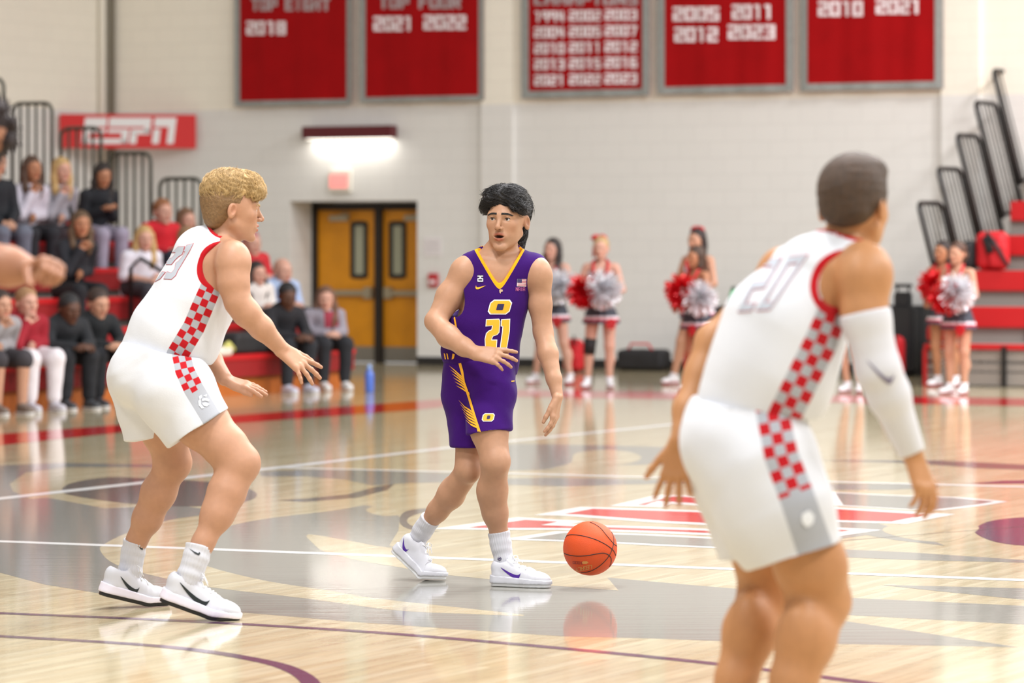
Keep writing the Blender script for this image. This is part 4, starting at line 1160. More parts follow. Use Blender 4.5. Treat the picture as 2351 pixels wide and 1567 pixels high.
def cloth_mat(name, base, trim=None, trim_w=0.016, checker=None, rough=0.75, trim2=None, sheen=0.15, scale=240):
    """woven cloth; attribute 'trim' = distance from a cut edge, 'pt'/'ps' = checked side panel coordinates"""
    m = bpy.data.materials.new(name); m.use_nodes = True; nt = m.node_tree; b = nt.nodes['Principled BSDF']
    b.inputs['Roughness'].default_value = rough; b.inputs['Sheen Weight'].default_value = sheen; b.inputs['Specular IOR Level'].default_value = 0.12
    col = None
    def rgb(c): r = nt.nodes.new('ShaderNodeRGB'); r.outputs[0].default_value = S(*c); return r.outputs[0]
    def math_(op, a, bb=None):
        n = nt.nodes.new('ShaderNodeMath'); n.operation = op
        for i, v in enumerate((a, bb)):
            if v is None: continue
            if isinstance(v, (int, float)): n.inputs[i].default_value = v
            else: nt.links.new(v, n.inputs[i])
        return n.outputs[0]
    def attr(n): a = nt.nodes.new('ShaderNodeAttribute'); a.attribute_name = n; return a.outputs['Fac']
    def mix(f, a, c):
        n = nt.nodes.new('ShaderNodeMix'); n.data_type = 'RGBA'; nt.links.new(f, n.inputs[0]); nt.links.new(a, n.inputs[6]); nt.links.new(c, n.inputs[7]); return n.outputs[2]
    col = rgb(base)
    if checker:
        c1, c2, ncol, sq, s_end = checker          # colours, columns, square length px, s where squares stop
        t, s_ = attr('pt'), attr('ps')
        ins = math_('LESS_THAN', math_('ABSOLUTE', t), 1.0)
        a = math_('FLOOR', math_('MULTIPLY', math_('ADD', t, 1.0), ncol / 2.0)); bq = math_('FLOOR', math_('DIVIDE', s_, sq))
        par = math_('MODULO', math_('ADD', math_('ADD', a, bq), 40.0), 2.0)
        par = math_('MULTIPLY', math_('GREATER_THAN', par, 0.5), math_('LESS_THAN', s_, s_end))
        col = mix(ins, col, mix(par, rgb(c1), rgb(c2)))
    if trim: col = mix(math_('LESS_THAN', attr('trim'), trim_w), col, rgb(trim))
    nt.links.new(col, b.inputs['Base Color'])
    tc = nt.nodes.new('ShaderNodeTexCoord'); n = nt.nodes.new('ShaderNodeTexNoise'); n.inputs['Scale'].default_value = scale; nt.links.new(tc.outputs['Object'], n.inputs['Vector'])
    bp = nt.nodes.new('ShaderNodeBump'); bp.inputs['Strength'].default_value = 0.08; bp.inputs['Distance'].default_value = 0.01
    nt.links.new(n.outputs['Fac'], bp.inputs['Height']); nt.links.new(bp.outputs['Normal'], b.inputs['Normal'])
    return m

def vdist(pr, V): return pr[0](V[:, 0], V[:, 1], V[:, 2])

def skin_mesh(name, f, h, fine, parent, skin, head=None, nails=(), extra=None):
    V, Q = surf(f, h, fine=fine)
    if head: col = face_colors(V, *head)
    else: col = np.tile(lin(skin), (len(V), 1))
    base = lin(skin)
    for p, r in nails:
        w = np.clip(1.3 - np.linalg.norm(V - p, axis=1) / (r * 0.9), 0, 1)[:, None]; col = col * (1 - 0.35 * w) + (base * np.array([1.1, 0.92, 0.92])) * 0.35 * w
    if extra: col = extra(V, col)
    return mesh_obj(name, V, Q, SKIN, parent, attrs={'col': col})

def vnormals(V, Q):
    n = np.zeros_like(V); a = V[Q[:, 0]]; b = V[Q[:, 1]]; c = V[Q[:, 2]]; fn_ = np.cross(b - a, c - a)
    for i in range(4): np.add.at(n, Q[:, i], fn_)
    return n / (np.linalg.norm(n, axis=1)[:, None] + 1e-12)

def trim_dist(pr, V, Q):
    """distance from a cut edge measured along the cloth"""
    n = vnormals(V, Q); e = 1e-3; d = vdist(pr, V)
    g = np.stack([vdist(pr, V + np.eye(3)[i] * e) - d for i in range(3)], 1) / e
    t = g - (g * n).sum(1)[:, None] * n
    return np.abs(d) / np.clip(np.linalg.norm(t, axis=1), 0.15, 2.0)
# ---------------------------------------------------------------- ball handler in purple
def build_purple():
    Y0 = 16.36; k = Y0 / F
    J = lambda px, py, dy=0.0: P(px, py, Y0 + dy)
    r = lambda px: px * k
    t = thing('person', 'basketball player in purple and gold uniform dribbling the ball', 'person', np.array([J(1110, 1340)[0], Y0, 0.0]))
    yax = np.array([0, 1.0, 0])
    skin = (180, 136, 107)
    # ---- body
    f = Field()
    f.add(cone(J(1146, 640, 0.03), J(1110, 760, 0.03), 0.140, 0.128, [(yax, 1.38)]), 0.03)
    f.add(cone(J(1108, 770, 0.03), J(1100, 860, 0.03), 0.128, 0.140, [(yax, 1.35)]), 0.04)
    f.add(cone(J(1082, 616, 0.03), J(1222, 618, 0.03), 0.060, 0.060), 0.05)
    f.add(cone(J(1151, 606, 0.035), J(1160, 548, 0.035), 0.066, 0.056), 0.035)      # neck
    for m in (-1, 1): f.add(cone(J(1148 + m * 36, 588, 0.04), J(1148 + m * 12, 560, 0.02), 0.030, 0.030), 0.03)   # trapezius
    f.add(cone(J(1104, 592, -0.018), J(1140, 600, -0.040), 0.010, 0.011), 0.02); f.add(cone(J(1196, 592, -0.018), J(1160, 600, -0.040), 0.010, 0.011), 0.02)  # collarbones
    # his right arm, bent across the belly
    f.add(ell(J(1067, 626, 0.01), (0.068, 0.070, 0.075)), 0.03)
    f.limb([J(1064, 632, 0.01), J(1032, 680, 0.0), J(1002, 735, -0.04)], [0.060, 0.059, 0.047], 0.025)
    f.limb([J(998, 738, -0.05), J(1030, 772, -0.12), J(1065, 796, -0.19), J(1092, 811, -0.23)], [0.046, 0.050, 0.040, 0.031], 0.022)
    hb1, n1 = add_hand(f, J(1094, 810, -0.235), J(1150, 818, -0.27) - J(1094, 810, -0.235), np.array([0.1, -0.85, 0.55]), +1, curl=(0.16, 0.26, 0.34, 0.42), spread=0.42, thumb=(0.38, 0.25), s=1.06)
    # his left arm, hanging
    f.add(ell(J(1237, 630, 0.01), (0.060, 0.068, 0.078)), 0.03)
    f.limb([J(1239, 640, 0.02), J(1240, 700, 0.02), J(1247, 762, 0.01)], [0.054, 0.051, 0.043], 0.025)
    f.limb([J(1247, 762, 0.01), J(1258, 812, -0.04), J(1272, 870, -0.09), J(1280, 910, -0.12)], [0.043, 0.045, 0.033, 0.0255], 0.02)
    hb2, n2 = add_hand(f, J(1281, 914, -0.125), J(1269, 1000, -0.15) - J(1281, 914, -0.125), np.array([0.9, -0.25, 0.15]), -1, curl=(0.22, 0.2, 0.24, 0.3), spread=0.22, thumb=(0.28, 0.35), s=1.0)
    # legs
    f.limb([J(1126, 880, -0.01), J(1123, 985, -0.12), J(1137, 1055, -0.17)], [0.085, 0.082, 0.065], 0.03)
    f.add(ell(J(1143, 1062, -0.205), (0.044, 0.034, 0.054)), 0.03)
    f.limb([J(1137, 1062, -0.17), J(1131, 1125, -0.10), J(1137, 1178, -0.07), J(1147, 1230, -0.05), J(1155, 1285, -0.045)], [0.060, 0.064, 0.054, 0.037, 0.033], 0.03)
    f.add(ell(J(1127, 1130, -0.075), (0.056, 0.060, 0.095)), 0.03)
    f.limb([J(1078, 880, 0.06), J(1082, 1000, 0.06), J(1074, 1075, 0.04)], [0.085, 0.070, 0.060], 0.03)
    f.add(ell(J(1080, 1082, 0.01), (0.042, 0.040, 0.050)), 0.03)
    f.limb([J(1071, 1085, 0.06), J(1035, 1135, 0.14), J(1005, 1172, 0.19), J(970, 1218, 0.26), J(950, 1250, 0.27)], [0.056, 0.060, 0.048, 0.034, 0.032], 0.02)
    f.add(ell(J(1040, 1125, 0.165), (0.050, 0.060, 0.070)), 0.03)
    # head
    a = math.radians(19); fwd = np.array([-math.sin(a), -math.cos(a), 0.02]); R = basis(fwd, np.array([0.03, 0, 1.0])); C = J(1164, 504, 0.0); s = 1.13
    T, hb = add_head(f, C, R, s, mouth=1.0)
    body = skin_mesh('body', f, 0.006, [(hb[0], hb[1], 0.0023), (*hb1, 0.003), (*hb2, 0.003)], t, skin, head=(T, R, C, s, skin, 1.0, 0, 0.35), nails=n1 + n2)
    M_h = mat('hair_black', (26, 22, 22), 0.42, spec=0.5, bump=(90, 0.5, (3, 3, 0.6)))
    add_eyes(body, T, R, s, look=(0.10, 0.02)); add_brows(body, T, R, s, M_h, lift=0.0, worried=1.0, thick=1.1)
    mb = MB(); mb.tube([T(x, 0.082 - abs(x) * 0.35, -0.0625) for x in np.linspace(-0.014, 0.014, 7)], 0.0030 * s, 6); mb.build('teeth', M_teeth, body, True)
    # hair: swept back volume with a fringe parted to the sides
    g = Field()
    g.add(ell(T(0, -0.022, 0.050), np.array((0.088, 0.104, 0.088)) * s, R), 0.02)
    g.add(ell(T(0, 0.030, 0.098), np.array((0.074, 0.066, 0.040)) * s, R), 0.03)
    g.add(ell(T(-0.035, 0.055, 0.090), np.array((0.040, 0.040, 0.030)) * s, R), 0.02); g.add(ell(T(0.040, 0.050, 0.088), np.array((0.042, 0.042, 0.032)) * s, R), 0.02)
    g.add(ell(T(0, -0.075, -0.020), np.array((0.062, 0.042, 0.075)) * s, R), 0.03)
    g.add(cone(T(-0.030, -0.080, -0.06), T(-0.035, -0.070, -0.115), 0.030 * s, 0.016 * s), 0.02); g.add(cone(T(0.03, -0.080, -0.06), T(0.03, -0.075, -0.115), 0.030 * s, 0.016 * s), 0.02)
    for m, zz in ((1, 0.022), (-1, 0.028)):
        g.limb([T(m * 0.050, 0.074, 0.078), T(m * 0.072, 0.052, 0.050), T(m * 0.080, 0.030, zz)], [0.024 * s, 0.020 * s, 0.008 * s], 0.012)
    g.limb([T(-0.045, 0.082, 0.068), T(-0.052, 0.088, 0.045), T(-0.050, 0.089, 0.026)], [0.014 * s, 0.010 * s, 0.004 * s], 0.008)
    g.sub(ell(T(0, 0.120, 0.008), np.array((0.070, 0.062, 0.055)) * s, R), 0.008)
    for m in (-1, 1): g.sub(ell(T(m * 0.088, -0.004, -0.020), np.array((0.030, 0.040, 0.042)) * s, R), 0.01); g.sub(ell(T(m * 0.082, 0.055, -0.030), np.array((0.04, 0.062, 0.045)) * s, R), 0.012)
    V, Q = surf(g, 0.0035)
    q = (V - C) @ R / s
    ph = q[:, 0] * 120 + 22 * np.sin(q[:, 1] * 22 + q[:, 2] * 14)
    V = cloth_disp(V, Q, lambda V_: 0.0022 * np.sin(ph) + 0.0012 * np.sin(ph * 2.3 + q[:, 2] * 60))
    hair = mesh_obj('hair', V, Q, M_h, body)
    rs = np.random.RandomState(3); idx = rs.choice(len(V), 4500, replace=False); idx = [i for i in idx if q[i, 2] > 0.02 or q[i, 1] < -0.04]
    cen = np.array([0, -0.02, 0.03]); dirs = []; nr = []
    for i in idx:
        nn = _n(q[i] - cen); sd = 1 if q[i, 0] > 0 else -1
        loc = np.array([sd * 0.5, -0.75, 0.1]) if q[i, 1] < 0.055 else np.array([sd * 1.0, 0.1, -0.4 if q[i, 2] < 0.09 else 0.4])
        if q[i, 1] < -0.04: loc = np.array([sd * 0.1, -0.3, -1.0])
        loc = loc - nn * (nn @ loc); dirs.append(R @ _n(loc + 1e-6)); nr.append(R @ nn)
    locks('hair_lock', hair, V[idx], dirs, nr, M_h, 0.065, 0.0011, 5, lift=0.10, curl=0.10, n=7, droop=0.15, hug=bvh_of(V, Q), wave=0.0006)
    # ---- jersey
    M_pur = cloth_mat('purple_jersey_cloth', (54, 12, 98), (240, 164, 26), 0.013, sheen=0.04); M_purs = cloth_mat('purple_shorts_cloth', (58, 14, 104), sheen=0.04); M_gold = mat('gold_print', (246, 176, 34), 0.6); M_wh = mat('white_print', (240, 238, 240), 0.6); M_pd = mat('navy_print', (38, 30, 80), 0.6)
    g = Field()
    g.limb([J(1147, 628, 0.03), J(1130, 690, 0.03), J(1112, 745, 0.03), J(1104, 810, 0.03), J(1106, 850, 0.03)], [0.148, 0.160, 0.168, 0.170, 0.158], 0.03, [(yax, 1.32)])
    g.add(cone(J(1080, 613, 0.03), J(1224, 613, 0.03), 0.066, 0.066), 0.05)
    g.add(cone(J(1150, 598, 0.04), J(1152, 585, 0.03), 0.082, 0.076), 0.04)
    xs, zt, zb, yc = J(1147, 0)[0], J(0, 566)[2], J(0, 664)[2], Y0 + 0.02
    def vneck(x, y, z):
        zv = np.where(y < yc, zb, J(0, 588)[2]); sl = np.where(y < yc, 0.56, 1.6)
        ww = (z - zv) * sl; return (np.sqrt((x - xs) ** 2 + 0.0003) - ww) * 0.85
    vn = (vneck, None, None); g.sub(vn, 0.004)
    arm = [ell(J(1033, 668, 0.0), (0.062, 0.16, 0.128), np.array(Matrix.Rotation(-0.35, 3, 'Y'))), ell(J(1266, 655, 0.0), (0.066, 0.16, 0.110), np.array(Matrix.Rotation(0.10, 3, 'Y')))]
    for e_ in arm: g.sub(e_, 0.006)
    g.cut(half((-0.16, -0.10, -1.0), J(1100, 846, 0.03)), 0.004)
    V, Q = surf(g, 0.005)
    w1 = wrinkle(0.010, 24, 4, (1, 1, 0.45)); low = lambda V_: np.clip((J(0, 700)[2] - V_[:, 2]) / 0.15, 0.25, 1.3)
    V = cloth_disp(V, Q, lambda V_: w1(V_) * low(V_))
    jers = mesh_obj('jersey', V, Q, M_pur, t, attrs={'trim': np.abs(vdist(vn, V))})
    bv = bvh_of(V, Q)
    def dec(name, polys, m, off, par=jers, b=bv, step=3.0): return decal_px(name, b, polys, m, par, off, step)
    # O emblem and number 21
    def rrect(c, w, h, sk, cut): 
        pts = [(-w, -h + cut), (-w + cut, -h), (w - cut, -h), (w, -h + cut), (w, h - cut), (w - cut, h), (-w + cut, h), (-w, h - cut)]
        return [(c[0] + x - y * sk, c[1] + y) for x, y in pts]
    dec('emblem_edge', [rrect((1147.5, 704.5), 25, 17, 0.28, 7)], M_wh, 0.0025); dec('emblem', [rrect((1147.5, 704.5), 22.5, 14.5, 0.28, 6)], M_gold, 0.004); dec('emblem_hole', [rrect((1148, 704), 7.5, 7, 0.28, 1)], M_pd, 0.0055)
    n2p = [[(1119, 734), (1146, 733), (1148, 737), (1146, 762), (1142, 767), (1133, 770), (1130, 775), (1129, 781), (1141, 781), (1140, 797), (1117, 797), (1116, 778), (1119, 765), (1124, 760), (1131, 757), (1133, 746), (1118, 747)]]
    n1p = [[(1150, 734), (1167, 733), (1166, 760), (1160, 797), (1147, 797), (1152, 760), (1153, 748), (1149, 747)]]
    n2p = [[(x - 1.5, y) for x, y in n2p[0]]]; n1p = [[(x + 2.0, y) for x, y in n1p[0]]]
    def grow(poly, d):
        c = np.array(poly, float); n = len(c); out = []; ar = sum(c[i][0] * c[(i + 1) % n][1] - c[(i + 1) % n][0] * c[i][1] for i in range(n)); sg = 1 if ar > 0 else -1
        for i in range(n):
            a_ = _n(c[i] - c[i - 1]); b_ = _n(c[(i + 1) % n] - c[i]); na = np.array([a_[1], -a_[0]]) * sg; nb = np.array([b_[1], -b_[0]]) * sg; mm = _n(na + nb + 1e-9); out.append(tuple(c[i] + mm * d / max(0.5, mm @ na)))
        return out
    dec('number_edge', [grow(n2p[0], 1.8)], M_wh, 0.0025); dec('number_edge', [grow(n1p[0], 1.8)], M_wh, 0.0025); dec('number', n2p, M_gold, 0.004); dec('number', n1p, M_gold, 0.004)
    # small marks on the chest
    dec('chest_swoosh', [[(1093.5, 655), (1092, 660), (1093.5, 663.5), (1098, 664), (1104, 661.5), (1116, 655.3), (1103, 658.5), (1097, 659.5), (1094, 658)]], M_gold, 0.003, step=2)
    dec('chest_patch', [[(1097, 631), (1109, 631), (1109, 648), (1097, 648)]], mat('patch_dark', (30, 24, 44), 0.7), 0.0025)
    for ch, x in (('2', 1098), ('5', 1104.5)): dec('patch_digit', text_px(ch, [(x, 634), (x + 4.3, 634), (x + 4.3, 645.5), (x, 645.5)], 0.42), M_wh, 0.004, step=2)
    dec('collar_mark', [[(1146, 665), (1149, 663.5), (1154, 665), (1154, 669), (1150, 670), (1149, 674), (1146.5, 671)]], mat('bronze_print', (190, 160, 130), 0.6), 0.003, step=2)
    M_fr = mat('flag_red', (178, 62, 84), 0.7); M_fb = mat('flag_blue', (58, 52, 96), 0.7)
    dec('flag', [[(1187, 640), (1208, 640), (1207, 657.5), (1186, 657)]], M_wh, 0.0025)
    for i in range(5): dec('flag_stripe', [[(1187, 640.3 + 3.5 * i), (1207.5, 640.6 + 3.5 * i), (1207.5, 642.3 + 3.5 * i), (1187, 642 + 3.5 * i)]], M_fr, 0.0035, step=2)
    dec('flag_canton', [[(1187, 640), (1197, 640), (1196.8, 648.5), (1186.6, 648.5)]], M_fb, 0.0045)
    for ch, x in (('N', 1184), ('A', 1189.5), ('I', 1195), ('A', 1200)): dec('league_letter', text_px(ch, [(x, 659.5), (x + 3.8, 659.5), (x + 3.8, 667), (x, 667)], 0.3), mat('league_pink', (188, 96, 140), 0.7), 0.003, step=2)
    dec('side_piping', [[(1042, 727), (1046, 729), (1049, 745), (1053, 768), (1051, 774), (1047, 772), (1048, 766), (1045, 745)]], M_gold, 0.003)
    for x in (1020, 1026): dec('hem_piping', [[(x, 810), (x + 3, 812), (x + 5, 824), (x + 2.5, 824)]], M_gold, 0.003)
    dec('hem_piping', [[(1040, 811), (1045, 813), (1043, 822), (1038, 825)]], M_gold, 0.003)
    # ---- shorts
    g = Field()
    A = Field(); A.limb([J(1122, 850, 0.0), J(1126, 905, -0.04), J(1121, 1010, -0.14)], [0.120, 0.112, 0.099], 0.03)
    dirA = _n(J(1119, 1000, -0.14) - J(1130, 900, -0.04)); A.cut(half(np.array([0.12, -0.10, -1.0]), J(1120, 992, -0.14)), 0.004)
    B = Field(); B.limb([J(1080, 850, 0.05), J(1076, 905, 0.06), J(1084, 1040, 0.05)], [0.125, 0.118, 0.094], 0.03)
    B.cut(half(np.array([0.0, 0.02, -1.0]), J(1082, 1024, 0.05)), 0.004)
    g.add(subfield(A), 0.02); g.add(subfield(B), 0.02)
    g.add(cone(J(1100, 838, 0.03), J(1098, 880, 0.03), 0.150, 0.152, [(yax, 1.30)]), 0.04)
    g.sub(cone(J(1122, 980, -0.12), J(1120, 1040, -0.16), 0.080, 0.094), 0.004); g.sub(cone(J(1080, 985, 0.06), J(1084, 1075, 0.06), 0.070, 0.080), 0.004)
    g.cut(half((0, 0, 1), J(1100, 826, 0)), 0.004)
    V, Q = surf(g, 0.005); w2 = wrinkle(0.010, 22, 9, (1, 1, 0.35)); V = cloth_disp(V, Q, w2)
    sh = mesh_obj('shorts', V, Q, M_purs, t); bv2 = bvh_of(V, Q)
    d2 = lambda n_, pl, m, off, step=3.0: decal_px(n_, bv2, pl, m, sh, off, step)
    d2('gold_stripe', [[(1052, 829), (1058, 829), (1064, 850), (1068, 876), (1074, 892), (1083, 920), (1090, 945), (1097, 968), (1104, 990), (1097, 990), (1092, 968), (1083, 940), (1076, 915), (1066, 885), (1060, 860)]], M_gold, 0.003)
    for i in range(6): d2('gold_feather', [[(1032 + 3 * i, 839 + 9 * i), (1044 + 4 * i, 848 + 8.6 * i), (1060 + 3.6 * i, 862 + 7.6 * i), (1062 + 3.6 * i, 868 + 7.6 * i), (1046 + 4 * i, 853 + 8.6 * i)]], M_gold, 0.003)
    for i in range(6): d2('gold_feather', [[(1053 + 3.4 * i, 917 + 9.2 * i), (1066 + 3 * i, 930 + 8.4 * i), (1083 + 2.6 * i, 942 + 7.2 * i), (1085 + 2.6 * i, 948 + 7.2 * i), (1068 + 3 * i, 935 + 8.4 * i)]], M_gold, 0.003)
    d2('shorts_emblem_edge', [rrect((1121, 958), 13.5, 9.5, 0.22, 4)], M_wh, 0.003); d2('shorts_emblem', [rrect((1121, 958), 11.5, 7.8, 0.22, 3)], M_gold, 0.0045, 2); d2('shorts_emblem_hole', [rrect((1121.5, 958), 3.4, 4, 0.22, 0.6)], M_pd, 0.006, 2)
    d2('shorts_mark', [[(1173, 874), (1180, 873), (1180, 875.5), (1173, 876.5)]], M_gold, 0.003, 2)
    # ---- socks and shoes
    M_sock = mat('white_sock', (204, 204, 210), 0.9); M_su = mat('white_shoe_upper', (204, 204, 210), 0.55); M_sm = mat('white_midsole', (204, 204, 210), 0.5); M_so = mat('clear_outsole', (226, 226, 226), 0.35); M_sw = mat('purple_swoosh', (72, 30, 140), 0.4)
    sk = sock(t, [J(1145, 1220, -0.05), J(1150, 1250, -0.05), J(1158, 1290, -0.05), J(1164, 1315, -0.06)], [0.0500, 0.046, 0.043, 0.042], M_sock)
    sock(t, [J(989, 1190, 0.215), J(971, 1216, 0.255), J(953, 1246, 0.28), J(944, 1266, 0.275)], [0.0470, 0.045, 0.043, 0.044], M_sock)
    for rr, mm, of in ((4.4, M_pd, 0.002), (3.0, M_wh, 0.003), (1.8, M_pd, 0.004)): decal_px('sock_badge', obj_bvh(sk), [[(1147 + rr * math.cos(a_), 1282 + rr * math.sin(a_)) for a_ in np.linspace(0, 2 * math.pi, 14, endpoint=False)]], mm, sk, of, 2)
    heel = J(1128, 1341, -0.06); heel[2] = 0.002
    make_shoe(t, heel, np.array([0.93, -0.36, 0.0]), (0, 0, 1), +1 if False else -1, M_su, M_sm, M_so, M_sw, s=0.96, sw=((0.060, 0.160), (0.036, 0.080)))
    toe = P(972, 1331, F * HC / (1331 - HY)); dr = _n(np.array([0.72, -0.26, -0.62])); hl = toe - dr * 0.196
    make_shoe(t, hl + np.array([-0.005, 0, 0.006]), dr, np.array([0.5, -0.1, 0.6]), +1, M_su, M_sm, M_so, M_sw, bend=0.62, s=1.02, sw=((0.012, 0.066), (0.040, 0.080)))
    return t
purple = build_purple()

# ---------------------------------------------------------------- the ball
def build_ball():
    Yb = F * 0.2426 / 124.5; c = P(1355, 1258, Yb); r = 0.1213
    m = mat('basketball_leather', (214, 78, 26), 0.55, spec=0.35, noise=(14, 0.05), bump=(420, 0.35))
    t = thing('basketball', 'orange basketball bouncing beside the purple player', 'ball', c)
    bm = bmesh.new(); bmesh.ops.create_uvsphere(bm, u_segments=64, v_segments=40, radius=r)
    V = [np.array(v.co) + c for v in bm.verts]; Fc = [[v.index for v in f.faces_ if False] if False else [v.index for v in f.verts] for f in bm.faces]; bm.free()
    mesh_obj('cover', V, Fc, m, t)
    ms = mat('ball_seam', (44, 22, 16), 0.6)
    def hit(px, py):
        d = np.array(px_ray(px, py)); o = np.array([0, 0, HC]) - c; b = o @ d; q = b * b - (o @ o - r * r)
        return None if q < 0 else np.array([0, 0, HC]) + d * (-b - math.sqrt(q))
    def on(pts):
        o = []
        for p in smooth_poly(pts, 6, False):
            v = np.array([p[0] - 1355.0, 0, 1258.0 - p[1]]) ; L = np.linalg.norm(v)
            if L > 61: p = np.array([1355 + v[0] / L * 61, 1258 - v[2] / L * 61])
            h = hit(p[0], p[1])
            if h is not None: o.append(h)
        return o
    z = lambda x, y: (1280 + x / 10.447, 1180 + y / 10.447)
    for pl in ([(180, 560), (240, 505), (380, 490), (620, 520), (900, 600), (1150, 720), (1300, 830), (1360, 900), (1400, 990)],
               [(150, 930), (250, 970), (450, 1000), (700, 990), (900, 955), (1080, 930), (1180, 950), (1240, 990), (1285, 1060), (1280, 1180), (1240, 1260)],
               [(780, 190), (900, 240), (1040, 340), (1180, 510), (1290, 640), (1350, 710), (1425, 760)],
               [(1300, 420), (1340, 540), (1345, 690), (1305, 850), (1240, 990), (1120, 1140), (950, 1280), (760, 1370), (560, 1395)]):
        mb = MB(); mb.tube(on([z(*p) for p in pl]), 0.0021, 6); mb.build('seam', ms, t, True)
    # the seams of the far side
    Rm = np.array(Matrix.Rotation(0.5, 3, 'Z') @ Matrix.Rotation(0.4, 3, 'X'))
    for ax in range(2):
        pts = []
        for a in np.linspace(0.15, math.pi - 0.15, 24):
            v = np.array([math.cos(a), math.sin(a), 0.25 * math.sin(2 * a)]) if ax == 0 else np.array([0.3 * math.sin(2 * a), math.sin(a), math.cos(a)]); pts.append(c + _n(v) * r)
        mb = MB(); mb.tube(pts, 0.0021, 6); mb.build('seam', ms, t, True)
    # worn gold stamp, upside down
    mg = mat('worn_gold_stamp', (206, 140, 70), 0.5)
    V = np.array(V); bv = bvh_of(V, Fc)
    wd = 'LEGACY'
    for i, ch in enumerate(wd):
        x0 = 820 - 66 * i; y0 = 1215 + 13 * i
        cs = [z(x0, y0 + 85), z(x0 - 52, y0 + 95), z(x0 - 50, y0 + 8), z(x0, y0)]
        decal_px('stamp_letter', bv, text_px(ch, cs, 0.3), mg, t, 0.0006, 1.5)
    for i in range(4):
        decal_px('stamp_digit', bv, text_px('0' if i else '1', [z(600 - 62 * i, 1195 - 4 * i), z(560 - 62 * i, 1195 - 4 * i), z(560 - 62 * i, 1140 - 4 * i), z(600 - 62 * i, 1140 - 4 * i)], 0.5), mat('worn_dark_stamp', (150, 44, 20), 0.5), t, 0.0006, 1.5)
    decal_px('stamp_ball', bv, [[z(585, 1150), z(620, 1125), z(700, 1120), z(745, 1155), z(690, 1190), z(600, 1185)]], mg, t, 0.0006, 1.5)
    return t
ball = build_ball()
# ---------------------------------------------------------------- players in white
RED_T = (182, 20, 30); GREY_T = (168, 170, 176); WHITE_T = (217, 218, 222)
M_sockw = mat('white_sock', (204, 204, 210), 0.9); M_shu = mat('white_shoe_upper', (204, 204, 210), 0.55); M_shm = mat('lilac_white_midsole', (230, 224, 236), 0.5); M_sho = mat('black_outsole', (30, 29, 30), 0.45); M_shs = mat('black_swoosh', (26, 34, 36), 0.4)
M_num = mat('number_grey', (178, 182, 190), 0.6); M_numr = mat('number_red', (206, 52, 60), 0.6); M_emb = mat('emblem_white', (228, 230, 234), 0.6)

